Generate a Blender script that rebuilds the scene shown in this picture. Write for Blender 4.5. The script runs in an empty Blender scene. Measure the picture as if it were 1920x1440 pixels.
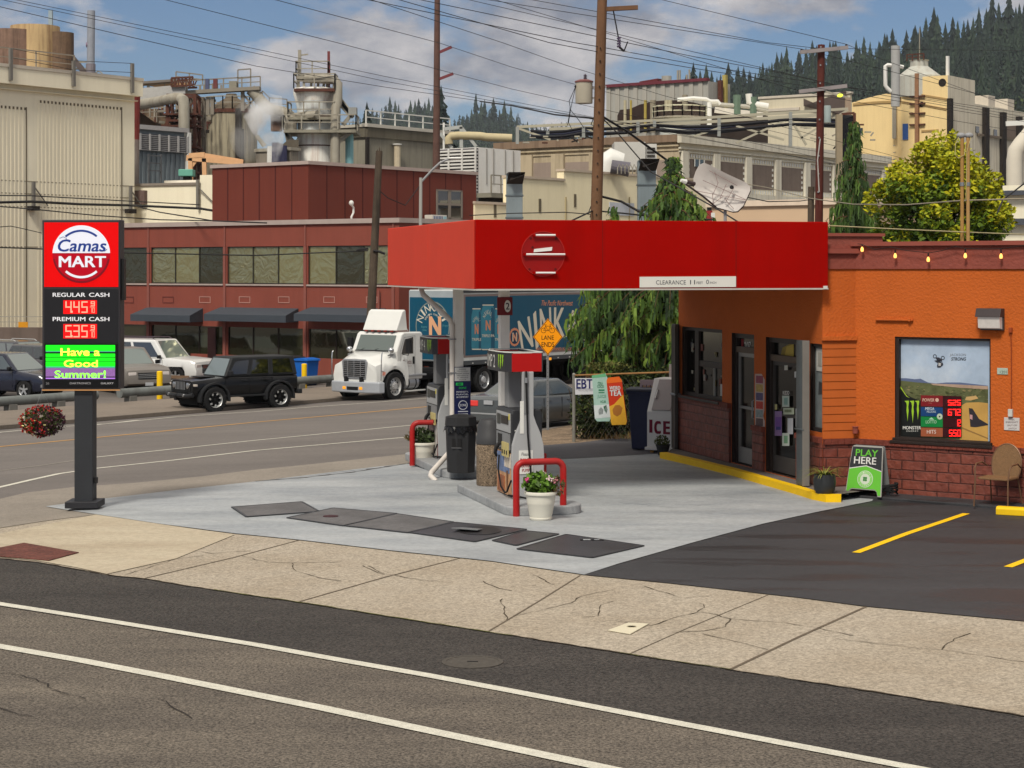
import bpy,bmesh,math,random
from mathutils import Vector,Matrix,noise as mnoise
R=math.radians
F=3600.0;CX=960.0;CY=503.0;CAMH=3.7
scn=bpy.context.scene
COL=scn.collection
# ---------------------------------------------------------------- camera, sky, sun, exposure
cam=bpy.data.cameras.new('camera');cam.sensor_width=36;cam.lens=36*F/1920
cam.shift_y=-(720-CY)/1920;cam.clip_start=0.5;cam.clip_end=12000
camo=bpy.data.objects.new('camera',cam);COL.objects.link(camo)
camo.location=(0,0,CAMH);camo.rotation_euler=(R(90),0,0);scn.camera=camo
SUN_AZ=R(200)  # compass direction the sun stands in, measured from +Y clockwise
SUN_EL=R(50)
CLOUD=(0.35,0.1,0.22);SKYTINT=(0.235,0.315,0.43,1);OVER=(6.4,6.05,5.5,1)
world=bpy.data.worlds.new('World');scn.world=world;world.use_nodes=True
def build_world():
 nt=world.node_tree;nt.nodes.clear();N=nt.nodes.new;L=nt.links.new
 out=N('ShaderNodeOutputWorld');bg=N('ShaderNodeBackground');bg.inputs[1].default_value=0.1
 sky=N('ShaderNodeTexSky');sky.sky_type='NISHITA';sky.sun_disc=False
 sky.sun_elevation=SUN_EL;sky.sun_rotation=SUN_AZ;sky.altitude=50;sky.air_density=1.0;sky.dust_density=0.6
 geo=N('ShaderNodeTexCoord');sep=N('ShaderNodeSeparateXYZ');L(geo.outputs['Generated'],sep.inputs[0])
 mp=N('ShaderNodeMapping');mp.inputs['Scale'].default_value=(1.0,1.0,2.0);mp.inputs['Location'].default_value=CLOUD
 L(geo.outputs['Generated'],mp.inputs[0])
 def noise(sc,det,ro=.55):
  n=N('ShaderNodeTexNoise');n.inputs['Scale'].default_value=sc;n.inputs['Detail'].default_value=det;n.inputs['Roughness'].default_value=ro;L(mp.outputs[0],n.inputs[0]);return n
 def ramp(src,p0,p1,c0=None,c1=None):
  r=N('ShaderNodeValToRGB');r.color_ramp.elements[0].position=p0;r.color_ramp.elements[1].position=p1
  if c0:r.color_ramp.elements[0].color=c0;r.color_ramp.elements[1].color=c1
  L(src,r.inputs[0]);return r
 n1=noise(9.0,10,.58);r1=ramp(n1.outputs[0],.46,.56)
 n2=noise(16,7,.6);r2=ramp(n2.outputs[0],.36,.66,(1.5,1.6,1.95,1),(4.5,4.2,4.1,1))
 # unseen cloud cover, added towards the zenith for softer neutral light
 up=N('ShaderNodeMapRange');up.interpolation_type='SMOOTHSTEP';up.inputs[1].default_value=.22;up.inputs[2].default_value=.5;up.inputs[4].default_value=.9;L(sep.outputs[2],up.inputs[0])
 cm=N('ShaderNodeMath');cm.operation='MULTIPLY';cm.inputs[1].default_value=0.95;L(r1.outputs[0],cm.inputs[0])
 mxm=N('ShaderNodeMath');mxm.operation='MAXIMUM';L(cm.outputs[0],mxm.inputs[0]);L(up.outputs[0],mxm.inputs[1])
 hs=N('ShaderNodeMix');hs.data_type='RGBA';hs.blend_type='MULTIPLY';hs.inputs[0].default_value=1;hs.inputs[7].default_value=SKYTINT
 L(sky.outputs[0],hs.inputs[6])
 cc=N('ShaderNodeMix');cc.data_type='RGBA';L(up.outputs[0],cc.inputs[0]);L(r2.outputs[0],cc.inputs[6]);cc.inputs[7].default_value=OVER
 mx=N('ShaderNodeMix');mx.data_type='RGBA';L(mxm.outputs[0],mx.inputs[0]);L(hs.outputs[2],mx.inputs[6]);L(cc.outputs[2],mx.inputs[7])
 L(mx.outputs[2],bg.inputs[0]);L(bg.outputs[0],out.inputs[0])
build_world()
sun=bpy.data.lights.new('sun','SUN');sun.energy=2.4;sun.angle=R(13);sun.color=(1.0,0.94,0.83)
suno=bpy.data.objects.new('sun',sun);COL.objects.link(suno)
_sd=Vector((math.sin(SUN_AZ)*math.cos(SUN_EL),math.cos(SUN_AZ)*math.cos(SUN_EL),math.sin(SUN_EL)))
suno.rotation_euler=_sd.to_track_quat('Z','Y').to_euler()
scn.view_settings.view_transform='Standard';scn.view_settings.look='None'
scn.view_settings.exposure=0.55;scn.view_settings.gamma=1.0
scn.render.engine='CYCLES';scn.cycles.volume_bounces=3

# ---------------------------------------------------------------- materials
def lin(c):
 c=c/255.0
 return c/12.92 if c<=0.04045 else ((c+0.055)/1.055)**2.4
_mats={}
def pm(c,rough=0.75,metal=0.0,var=0.10,vs=2.5,bump=0.0,bs=60,k=0.85,emit=0,stain=0,alpha=1,coat=0,spec=0.25,name=None,streak=0,trans=0,sc=None):
 """principled material: c sRGB 0-255"""
 key=(c,rough,metal,var,vs,bump,bs,k,emit,stain,alpha,coat,spec,streak,trans,sc)
 if key in _mats:return _mats[key]
 m=bpy.data.materials.new(name or 'paint');m.use_nodes=True;nt=m.node_tree;N=nt.nodes.new;L=nt.links.new
 b=nt.nodes['Principled BSDF']
 col=(lin(c[0])*k,lin(c[1])*k,lin(c[2])*k,1)
 b.inputs['Base Color'].default_value=col;b.inputs['Roughness'].default_value=rough;b.inputs['Metallic'].default_value=metal
 b.inputs['Specular IOR Level'].default_value=spec
 if coat:b.inputs['Coat Weight'].default_value=coat
 if alpha<1:b.inputs['Alpha'].default_value=alpha
 if trans:b.inputs['Transmission Weight'].default_value=trans
 if emit:
  b.inputs['Emission Color'].default_value=(lin(c[0]),lin(c[1]),lin(c[2]),1);b.inputs['Emission Strength'].default_value=emit
 if var or bump or stain or streak:
  tc=N('ShaderNodeTexCoord')
 prev=None
 if var:
  n=N('ShaderNodeTexNoise');n.inputs['Scale'].default_value=vs;n.inputs['Detail'].default_value=5;n.inputs['Roughness'].default_value=0.65
  L(tc.outputs['Object'],n.inputs[0])
  mr=N('ShaderNodeMapRange');mr.inputs[1].default_value=0.25;mr.inputs[2].default_value=0.75
  mr.inputs[3].default_value=1-var;mr.inputs[4].default_value=1+var
  L(n.outputs[0],mr.inputs[0])
  mx=N('ShaderNodeMix');mx.data_type='RGBA';mx.blend_type='MULTIPLY';mx.inputs[0].default_value=1
  mx.inputs[6].default_value=col;L(mr.outputs[0],mx.inputs[7]);prev=mx.outputs[2]
 if stain or streak:
  mp=N('ShaderNodeMapping');L(tc.outputs['Object'],mp.inputs[0])
  mp.inputs['Scale'].default_value=(1.6,1.6,0.10) if streak else (0.5,0.5,0.5)
  n=N('ShaderNodeTexNoise');n.inputs['Scale'].default_value=1.3;n.inputs['Detail'].default_value=7;n.inputs['Roughness'].default_value=0.7
  L(mp.outputs[0],n.inputs[0])
  rr=N('ShaderNodeValToRGB');rr.color_ramp.elements[0].position=0.47;rr.color_ramp.elements[1].position=0.66
  L(n.outputs[0],rr.inputs[0])
  ml=N('ShaderNodeMath');ml.operation='MULTIPLY';ml.inputs[1].default_value=stain or streak;L(rr.outputs[0],ml.inputs[0])
  mx=N('ShaderNodeMix');mx.data_type='RGBA'
  scx=sc or (60,48,40)
  mx.inputs[7].default_value=(lin(scx[0])*k,lin(scx[1])*k,lin(scx[2])*k,1)
  if prev:L(prev,mx.inputs[6])
  else:mx.inputs[6].default_value=col
  L(ml.outputs[0],mx.inputs[0]);prev=mx.outputs[2]
 if prev:L(prev,b.inputs['Base Color'])
 if bump:
  n=N('ShaderNodeTexNoise');n.inputs['Scale'].default_value=bs;n.inputs['Detail'].default_value=4
  L(tc.outputs['Object'],n.inputs[0])
  bp=N('ShaderNodeBump');bp.inputs['Strength'].default_value=bump;bp.inputs['Distance'].default_value=0.02
  L(n.outputs[0],bp.inputs['Height']);L(bp.outputs[0],b.inputs['Normal'])
 _mats[key]=m
 return m
def glass(c=(40,46,44),rough=0.03,k=0.4,wav=0.0,name='glass',ws=.8,coat=.6):
 key=('glass',c,rough,k,wav,coat)
 if key in _mats:return _mats[key]
 m=bpy.data.materials.new(name);m.use_nodes=True;nt=m.node_tree;b=nt.nodes['Principled BSDF']
 b.inputs['Base Color'].default_value=(lin(c[0])*k,lin(c[1])*k,lin(c[2])*k,1)
 b.inputs['Roughness'].default_value=rough;b.inputs['Specular IOR Level'].default_value=1.0;b.inputs['IOR'].default_value=1.6
 b.inputs['Coat Weight'].default_value=coat;b.inputs['Coat Roughness'].default_value=0.02
 if wav:
  b.inputs['Metallic'].default_value=0.55
  tc=nt.nodes.new('ShaderNodeTexCoord');n=nt.nodes.new('ShaderNodeTexNoise');n.inputs['Scale'].default_value=ws;n.inputs['Detail'].default_value=3;n.inputs['Distortion'].default_value=1.8
  bp=nt.nodes.new('ShaderNodeBump');bp.inputs['Strength'].default_value=wav;bp.inputs['Distance'].default_value=0.3
  nt.links.new(tc.outputs['Object'],n.inputs[0]);nt.links.new(n.outputs[0],bp.inputs['Height']);nt.links.new(bp.outputs[0],b.inputs['Normal'])
 _mats[key]=m
 return m
def brickmat(c1,c2,mort,w,h,ms=0.012,bump=0.5,k=0.85,name='brick'):
 m=bpy.data.materials.new(name);m.use_nodes=True;nt=m.node_tree;N=nt.nodes.new;L=nt.links.new
 b=nt.nodes['Principled BSDF'];b.inputs['Roughness'].default_value=0.6
 tc=N('ShaderNodeTexCoord');sp=N('ShaderNodeSeparateXYZ');L(tc.outputs['Object'],sp.inputs[0])
 ad=N('ShaderNodeMath');L(sp.outputs[0],ad.inputs[0]);L(sp.outputs[1],ad.inputs[1])
 cb=N('ShaderNodeCombineXYZ');L(ad.outputs[0],cb.inputs[0]);L(sp.outputs[2],cb.inputs[1])
 nz=N('ShaderNodeTexNoise');nz.inputs['Scale'].default_value=7;L(tc.outputs['Object'],nz.inputs[0])
 va=N('ShaderNodeVectorMath');va.operation='MULTIPLY_ADD';va.inputs[1].default_value=(0.022,0.022,0);L(nz.outputs[1],va.inputs[0]);L(cb.outputs[0],va.inputs[2])
 br=N('ShaderNodeTexBrick');L(va.outputs[0],br.inputs[0])
 f=lambda c:(lin(c[0])*k,lin(c[1])*k,lin(c[2])*k,1)
 br.inputs['Color1'].default_value=f(c1);br.inputs['Color2'].default_value=f(c2);br.inputs['Mortar'].default_value=f(mort)
 br.inputs['Scale'].default_value=1;br.inputs['Mortar Size'].default_value=ms;br.inputs['Mortar Smooth'].default_value=.7;br.inputs['Brick Width'].default_value=w;br.inputs['Row Height'].default_value=h
 n=N('ShaderNodeTexNoise');n.inputs['Scale'].default_value=9;n.inputs['Detail'].default_value=6;L(tc.outputs['Object'],n.inputs[0])
 mr=N('ShaderNodeMapRange');mr.inputs[1].default_value=.3;mr.inputs[2].default_value=.7;mr.inputs[3].default_value=.8;mr.inputs[4].default_value=1.2;L(n.outputs[0],mr.inputs[0])
 mx=N('ShaderNodeMix');mx.data_type='RGBA';mx.blend_type='MULTIPLY';mx.inputs[0].default_value=1
 L(br.outputs[0],mx.inputs[6]);L(mr.outputs[0],mx.inputs[7]);L(mx.outputs[2],b.inputs['Base Color'])
 iv=N('ShaderNodeMath');iv.operation='SUBTRACT';L(n.outputs[0],iv.inputs[0]);L(br.outputs[1],iv.inputs[1])
 bp=N('ShaderNodeBump');bp.inputs['Strength'].default_value=bump;bp.inputs['Distance'].default_value=0.03
 L(iv.outputs[0],bp.inputs['Height']);L(bp.outputs[0],b.inputs['Normal'])
 return m
def groundmat(name,c,spk=0.25,sps=90,patch=0.15,ps=0.5,patchc=None,cracks=0,ck=0.6,rough=0.85,k=0.85,bump=0.3,wet=0,stripes=0):
 """asphalt / concrete: fine aggregate speckle, broad patches, optional cracks and damp spots"""
 m=bpy.data.materials.new(name);m.use_nodes=True;nt=m.node_tree;N=nt.nodes.new;L=nt.links.new
 b=nt.nodes['Principled BSDF'];b.inputs['Roughness'].default_value=rough;b.inputs['Specular IOR Level'].default_value=0.3
 f=lambda c:(lin(c[0])*k,lin(c[1])*k,lin(c[2])*k,1)
 tc=N('ShaderNodeTexCoord');P=tc.outputs['Object']
 n=N('ShaderNodeTexNoise');n.inputs['Scale'].default_value=ps;n.inputs['Detail'].default_value=8;n.inputs['Roughness'].default_value=0.62
 mp=N('ShaderNodeMapping');L(P,mp.inputs[0]);mp.inputs['Rotation'].default_value=(0,0,R(36));mp.inputs['Scale'].default_value=(0.45 if stripes else 1,1.4 if stripes else 1,1)
 L(mp.outputs[0],n.inputs[0])
 rp=N('ShaderNodeValToRGB');rp.color_ramp.elements[0].position=0.33;rp.color_ramp.elements[1].position=0.68
 rp.color_ramp.elements[0].color=f(patchc or tuple(v*(1-patch) for v in c));rp.color_ramp.elements[1].color=f(c)
 L(n.outputs[0],rp.inputs[0])
 s=N('ShaderNodeTexNoise');s.inputs['Scale'].default_value=sps;s.inputs['Detail'].default_value=3;s.inputs['Roughness'].default_value=0.8;L(P,s.inputs[0])
 mr=N('ShaderNodeMapRange');mr.inputs[1].default_value=.35;mr.inputs[2].default_value=.65;mr.inputs[3].default_value=1-spk;mr.inputs[4].default_value=1+spk;L(s.outputs[0],mr.inputs[0])
 s2=N('ShaderNodeTexNoise');s2.inputs['Scale'].default_value=11;s2.inputs['Detail'].default_value=5;L(P,s2.inputs[0])
 mr2=N('ShaderNodeMapRange');mr2.inputs[1].default_value=.3;mr2.inputs[2].default_value=.7;mr2.inputs[3].default_value=0.9;mr2.inputs[4].default_value=1.1;L(s2.outputs[0],mr2.inputs[0])
 mm=N('ShaderNodeMath');mm.operation='MULTIPLY';L(mr.outputs[0],mm.inputs[0]);L(mr2.outputs[0],mm.inputs[1])
 mx=N('ShaderNodeMix');mx.data_type='RGBA';mx.blend_type='MULTIPLY';mx.inputs[0].default_value=1
 L(rp.outputs[0],mx.inputs[6]);L(mm.outputs[0],mx.inputs[7]);prev=mx.outputs[2]
 if cracks:
  va=N('ShaderNodeVectorMath');va.operation='MULTIPLY_ADD';va.inputs[1].default_value=(1.1,1.1,0);L(s2.outputs[1],va.inputs[0]);L(P,va.inputs[2])
  vo=N('ShaderNodeTexVoronoi');vo.feature='DISTANCE_TO_EDGE';vo.inputs['Scale'].default_value=cracks;L(va.outputs[0],vo.inputs[0])
  g=N('ShaderNodeMath');g.operation='LESS_THAN';g.inputs[1].default_value=0.006;L(vo.outputs[0],g.inputs[0])
  gm=N('ShaderNodeMath');gm.operation='MULTIPLY';L(g.outputs[0],gm.inputs[0])
  rk=N('ShaderNodeValToRGB');rk.color_ramp.elements[0].position=.48;rk.color_ramp.elements[1].position=.56;L(n.outputs[0],rk.inputs[0]);L(rk.outputs[0],gm.inputs[1])
  gk=N('ShaderNodeMath');gk.operation='MULTIPLY';gk.inputs[1].default_value=ck;L(gm.outputs[0],gk.inputs[0])
  m2=N('ShaderNodeMix');m2.data_type='RGBA';m2.inputs[7].default_value=(0.03,0.028,0.022,1);L(gk.outputs[0],m2.inputs[0]);L(prev,m2.inputs[6]);prev=m2.outputs[2]
 if wet:
  w=N('ShaderNodeTexNoise');w.inputs['Scale'].default_value=0.9;w.inputs['Detail'].default_value=6
  mpw=N('ShaderNodeMapping');L(P,mpw.inputs[0]);mpw.inputs['Rotation'].default_value=(0,0,R(36));mpw.inputs['Scale'].default_value=(.4,1.6,1);L(mpw.outputs[0],w.inputs[0])
  rw=N('ShaderNodeValToRGB');rw.color_ramp.elements[0].position=.52;rw.color_ramp.elements[1].position=.6;L(w.outputs[0],rw.inputs[0])
  wm=N('ShaderNodeMath');wm.operation='MULTIPLY';wm.inputs[1].default_value=wet;L(rw.outputs[0],wm.inputs[0])
  m3=N('ShaderNodeMix');m3.data_type='RGBA';m3.inputs[7].default_value=(0.012,0.012,0.013,1);L(wm.outputs[0],m3.inputs[0]);L(prev,m3.inputs[6]);prev=m3.outputs[2]
  rg=N('ShaderNodeMapRange');rg.inputs[3].default_value=rough;rg.inputs[4].default_value=0.3;L(wm.outputs[0],rg.inputs[0]);L(rg.outputs[0],b.inputs['Roughness'])
 L(prev,b.inputs['Base Color'])
 bp=N('ShaderNodeBump');bp.inputs['Strength'].default_value=bump;bp.inputs['Distance'].default_value=0.01;L(s.outputs[0],bp.inputs['Height']);L(bp.outputs[0],b.inputs['Normal'])
 return m

# ---------------------------------------------------------------- mesh builder
_txt={}
def text_geo(s,bold=0.0):
 bold=0.0;key=(s,bold)
 if key in _txt:return _txt[key]
 c=bpy.data.curves.new('t','FONT');c.body=s;c.offset=bold;c.resolution_u=3;c.size=1
 o=bpy.data.objects.new('t',c);COL.objects.link(o)
 dg=bpy.context.evaluated_depsgraph_get();me=o.evaluated_get(dg).to_mesh()
 vs=[(v.co.x,v.co.y) for v in me.vertices];fs=[tuple(p.vertices) for p in me.polygons]
 o.evaluated_get(dg).to_mesh_clear();bpy.data.objects.remove(o);bpy.data.curves.remove(c)
 x0=min(v[0] for v in vs);x1=max(v[0] for v in vs);y0=min(v[1] for v in vs);y1=max(v[1] for v in vs)
 vs=[((x-x0)/max(x1-x0,1e-6),(y-y0)/max(y1-y0,1e-6)) for x,y in vs]
 _txt[key]=(vs,fs,(x1-x0)/max(y1-y0,1e-6));return _txt[key]
BOLD=((0,0),(-1,.5),(1,-.5),(-1,-.5),(1,.5))
class MB:
 def __init__(self,T=None):
  self.v=[];self.f=[];self.m=[];self.mats=[];self.T=T;self.s=[]
 def mi(self,mat):
  if mat not in self.mats:self.mats.append(mat)
  return self.mats.index(mat)
 def add(self,vs,fs,mat):
  b=len(self.v);i=self.mi(mat);self.s.append((b,len(self.f)))
  if self.T is not None:vs=[self.T @ Vector(p) for p in vs]
  self.v+=[tuple(p) for p in vs];self.f+=[tuple(b+j for j in f) for f in fs];self.m+=[i]*len(fs);return self
 def box(self,x0,x1,y0,y1,z0,z1,mat):
  return self.add([(x0,y0,z0),(x1,y0,z0),(x1,y1,z0),(x0,y1,z0),(x0,y0,z1),(x1,y0,z1),(x1,y1,z1),(x0,y1,z1)],
   [(0,3,2,1),(4,5,6,7),(0,1,5,4),(1,2,6,5),(2,3,7,6),(3,0,4,7)],mat)
 def bar(self,p0,p1,w,h,mat,up=(0,0,1)):
  p0=Vector(p0);p1=Vector(p1);d=(p1-p0).normalized();s=d.cross(Vector(up))
  if s.length<1e-4:s=d.cross(Vector((1,0,0)))
  s=s.normalized()*w/2;t=s.normalized().cross(d)*h/2
  vs=[p0-s-t,p0+s-t,p0+s+t,p0-s+t,p1-s-t,p1+s-t,p1+s+t,p1-s+t]
  return self.add(vs,[(0,3,2,1),(4,5,6,7),(0,1,5,4),(1,2,6,5),(2,3,7,6),(3,0,4,7)],mat)
 def cyl(self,p0,p1,r0,r1=None,mat=None,n=12,caps=True):
  r1=r0 if r1 is None else r1
  p0=Vector(p0);p1=Vector(p1);d=(p1-p0).normalized();a=d.cross(Vector((0,0,1)))
  if a.length<1e-3:a=Vector((1,0,0))
  a.normalize();b=d.cross(a);vs=[]
  for p,r in ((p0,r0),(p1,r1)):
   for i in range(n):
    t=2*math.pi*i/n;vs.append(p+(a*math.cos(t)+b*math.sin(t))*r)
  fs=[(i,(i+1) % n,n+(i+1) % n,n+i) for i in range(n)]
  if caps:fs+=[tuple(range(n-1,-1,-1)),tuple(range(n,2*n))]
  return self.add(vs,fs,mat)
 def tube(self,pts,r,mat,n=8,caps=True):
  pts=[Vector(p) for p in pts];vs=[];m=len(pts);a=None
  for k,p in enumerate(pts):
   d=(pts[min(k+1,m-1)]-pts[max(k-1,0)]).normalized()
   if a is None:
    a=d.cross(Vector((0,0,1)))
    if a.length<1e-3:a=Vector((1,0,0))
   a=(a-d*a.dot(d));a.normalize();b=d.cross(a);rr=r[k] if isinstance(r,(list,tuple)) else r
   for i in range(n):
    t=2*math.pi*i/n;vs.append(p+(a*math.cos(t)+b*math.sin(t))*rr)
  fs=[(k*n+i,k*n+(i+1) % n,(k+1)*n+(i+1) % n,(k+1)*n+i) for k in range(m-1) for i in range(n)]
  if caps:fs+=[tuple(range(n-1,-1,-1)),tuple(range((m-1)*n,m*n))]
  return self.add(vs,fs,mat)
 def lathe(self,prof,c,mat,n=24,axis='z',caps=True):
  vs=[]
  for r,z in prof:
   for i in range(n):
    t=2*math.pi*i/n;x,y=r*math.cos(t),r*math.sin(t)
    vs.append((c[0]+x,c[1]+y,c[2]+z) if axis=='z' else ((c[0]+x,c[1]+z,c[2]+y) if axis=='y' else (c[0]+z,c[1]+x,c[2]+y)))
  m=len(prof)
  fs=[(k*n+i,k*n+(i+1) % n,(k+1)*n+(i+1) % n,(k+1)*n+i) for k in range(m-1) for i in range(n)]
  if caps and prof[0][0]>1e-4:fs.append(tuple(range(n)))
  if caps and prof[-1][0]>1e-4:fs.append(tuple(range((m-1)*n,m*n)))
  return self.add(vs,fs,mat)
 def prism(self,poly,y0,y1,mat,axis='y'):
  n=len(poly)
  if axis=='y':vs=[(x,y0,z) for x,z in poly]+[(x,y1,z) for x,z in poly]
  elif axis=='z':vs=[(x,y,y0) for x,y in poly]+[(x,y,y1) for x,y in poly]
  else:vs=[(y0,a,z) for a,z in poly]+[(y1,a,z) for a,z in poly]
  return self.add(vs,[tuple(range(n)),tuple(range(2*n-1,n-1,-1))]+[(i,n+i,n+(i+1) % n,(i+1) % n) for i in range(n)],mat)
 def face(self,pts,mat):return self.add(pts,[tuple(range(len(pts)))],mat)
 def decal(self,poly,y,mat,t=0.003):return self.prism(poly,y-t,y,mat)  # thin plate on a wall plane (x, z)
 def disc(self,cx,cz,r,y,mat,t=0.003,n=40,rz=None,a0=0,a1=360):
  rz=rz or r;full=(a1-a0)>=360
  p=[(cx+r*math.cos(R(a0+(a1-a0)*i/n)),cz+rz*math.sin(R(a0+(a1-a0)*i/n))) for i in range(n if full else n+1)]
  return self.decal(p,y,mat,t)
 def ring(self,cx,cz,r0,r1,y,mat,t=0.003,a0=0,a1=360,n=40,ez=1.0):
  for i in range(n):
   A=R(a0+(a1-a0)*i/n);B=R(a0+(a1-a0)*(i+1)/n)
   self.decal([(cx+r0*math.cos(A),cz+ez*r0*math.sin(A)),(cx+r1*math.cos(A),cz+ez*r1*math.sin(A)),(cx+r1*math.cos(B),cz+ez*r1*math.sin(B)),(cx+r0*math.cos(B),cz+ez*r0*math.sin(B))],y,mat,t)
  return self
 def text(self,s,x0,x1,z0,z1,y,mat,bold=0.0,shear=0.0,warp=None,flip=False):
  vs,fs,_=text_geo(s,bold);out=[]
  for a,b in vs:
   x=x0+(x1-x0)*a+shear*(b-0.5)*(z1-z0);z=z0+(z1-z0)*b
   if warp:x,z=warp(a,b)
   out.append((x,y,z))
  for k,(i,j) in enumerate(BOLD if bold>.005 else BOLD[:1]):h=abs(z1-z0)*bold*.9;self.add([(a+i*h,b-.0003*k,c+j*h) for a,b,c in out],fs,mat)
  return self
 def sphere(self,c,r,mat,n=12,m=8,z0=-1,z1=1):
  if not isinstance(r,(tuple,list)):r=(r,r,r)
  prof=[]
  for k in range(m+1):
   a=math.asin(z0)+(math.asin(z1)-math.asin(z0))*k/m;prof.append((math.cos(a),math.sin(a)))
  vs=[]
  for pr,pz in prof:
   for i in range(n):
    t=2*math.pi*i/n;vs.append((c[0]+r[0]*pr*math.cos(t),c[1]+r[1]*pr*math.sin(t),c[2]+r[2]*pz))
  fs=[(k*n+i,k*n+(i+1) % n,(k+1)*n+(i+1) % n,(k+1)*n+i) for k in range(m) for i in range(n)]
  return self.add(vs,fs,mat)
 def each(self,name,fn,n=1,**k):
  """one object per n added shapes"""
  st=self.s+[(len(self.v),len(self.f))];r=[]
  for i in range(0,len(self.s),n):
   (v0,f0),(v1,f1)=st[i],st[min(i+n,len(self.s))];o=MB();o.mats=list(self.mats);o.v=self.v[v0:v1];o.f=[tuple(j-v0 for j in f) for f in self.f[f0:f1]];o.m=self.m[f0:f1];r.append(fn(o,name))
  return r
 def build(self,name,parent=None,smooth=False,bevel=0,seg=2,recalc=True,loc=None,merge=0):
  me=bpy.data.meshes.new(name);me.from_pydata(self.v,[],self.f)
  for m in self.mats:me.materials.append(m)
  me.polygons.foreach_set('material_index',self.m)
  if recalc or merge:
   bm=bmesh.new();bm.from_mesh(me)
   if merge:bmesh.ops.remove_doubles(bm,verts=bm.verts,dist=merge)
   bmesh.ops.recalc_face_normals(bm,faces=bm.faces);bm.to_mesh(me);bm.free()
  if smooth:
   me.polygons.foreach_set('use_smooth',[True]*len(me.polygons))
   try:me.set_sharp_from_angle(angle=R(40))
   except Exception:pass
  o=bpy.data.objects.new(name,me);COL.objects.link(o)
  if parent:o.parent=parent
  if loc:o.location=loc
  if bevel:
   b=o.modifiers.new('b','BEVEL');b.width=bevel;b.segments=seg;b.limit_method='ANGLE';b.angle_limit=R(35)
  return o
def tag(o,label=None,cat=None,group=None,kind=None):
 if label:o['label']=label
 if cat:o['category']=cat
 if group:o['group']=group
 if kind:o['kind']=kind
 return o
def thing(name,label,cat,loc=(0,0,0),rot=0.0,group=None):
 o=bpy.data.objects.new(name,None);COL.objects.link(o);o.location=loc;o.rotation_euler=(0,0,rot)
 o.empty_display_size=0.2
 return tag(o,label,cat,group)
def copy_tree(o,parent=None):
 c=o.copy();COL.objects.link(c);c.parent=parent
 for ch in list(o.children):copy_tree(ch,c)
 return c
# ---------------------------------------------------------------- where things are
AU=R(53.75)  # the side street runs this way, the near street at right angles to it
U=Vector((math.cos(AU),math.sin(AU)));NN=Vector((-math.sin(AU),math.cos(AU)));V=-NN
RU=AU;RV=AU-R(90)
S0,S1,SL=22.0,47.0,0.045  # the land falls gently towards the side street
def zg(x,y):
 s=NN.x*x+NN.y*y
 return 0.0 if s<S0 else (-SL*(s-S0) if s<S1 else -SL*(S1-S0))
def at(px,py,d):return Vector(((px-CX)/F*d,d,CAMH-(py-CY)/F*d))
def G(px,py):
 d=30.0
 for _ in range(60):
  h=CAMH-zg((px-CX)/F*d,d);d=0.5*d+0.5*h*F/(py-CY)
 return Vector(((px-CX)/F*d,d,zg((px-CX)/F*d,d)))
class Fr:
 """a vertical plane through (x, y): local x runs right, local y runs away from the street, local z up"""
 def __init__(s,x,y,rot,z0=0.0):s.x,s.y,s.rot,s.z0=x,y,rot,z0;s.c,s.s=math.cos(rot),math.sin(rot)
 def hit(s,px,py,off=0.0):
  a=(px-CX)/F;ox=s.x-s.s*off;oy=s.y+s.c*off
  # point (a d, d) with ((a d-ox)*-s + (d-oy)*c)=0
  d=(-ox*s.s+oy*s.c)/(-a*s.s+s.c)
  x=(a*d-ox)*s.c+(d-oy)*s.s
  return x,CAMH-(py-CY)/F*d-s.z0
 def X(s,px,off=0.0):return s.hit(px,500,off)[0]
 def rect(s,x0,x1,y0,y1,off=0.0):
  """pixel rectangle -> local x0,x1,z0,z1"""
  a=s.hit(x0,(y0+y1)/2,off)[0];b=s.hit(x1,(y0+y1)/2,off)[0];xm=(x0+x1)/2
  return a,b,s.hit(xm,y1,off)[1],s.hit(xm,y0,off)[1]
 def loc(s):return (s.x,s.y,s.z0)
 def w(s,x,y=0.0,z=0.0):return Vector((s.x+x*s.c-y*s.s,s.y+x*s.s+y*s.c,s.z0+z))
def frame_at(px,py,rot,d=None):
 p=G(px,py) if d is None else at(px,py,d);return Fr(p.x,p.y,rot,p.z)
def drape(name,pts,off,mat,px=True,kind='structure',pad=0):
 P=[(G(*p).xy if px else Vector(p)) for p in pts]
 bm=bmesh.new();f=bm.faces.new([bm.verts.new((p.x,p.y,0)) for p in P])
 bmesh.ops.triangulate(bm,faces=[f])
 for s in (S0,S1):
  bmesh.ops.bisect_plane(bm,geom=bm.verts[:]+bm.edges[:]+bm.faces[:],plane_co=(NN.x*s,NN.y*s,0),plane_no=(NN.x,NN.y,0))
 for v in bm.verts:v.co.z=zg(v.co.x,v.co.y)+off
 for fc in bm.faces:
  if fc.normal.z<0:fc.normal_flip()
 me=bpy.data.meshes.new(name);bm.to_mesh(me);bm.free();me.materials.append(mat)
 o=bpy.data.objects.new(name,me);COL.objects.link(o)
 if kind:o['kind']=kind
 return o
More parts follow.
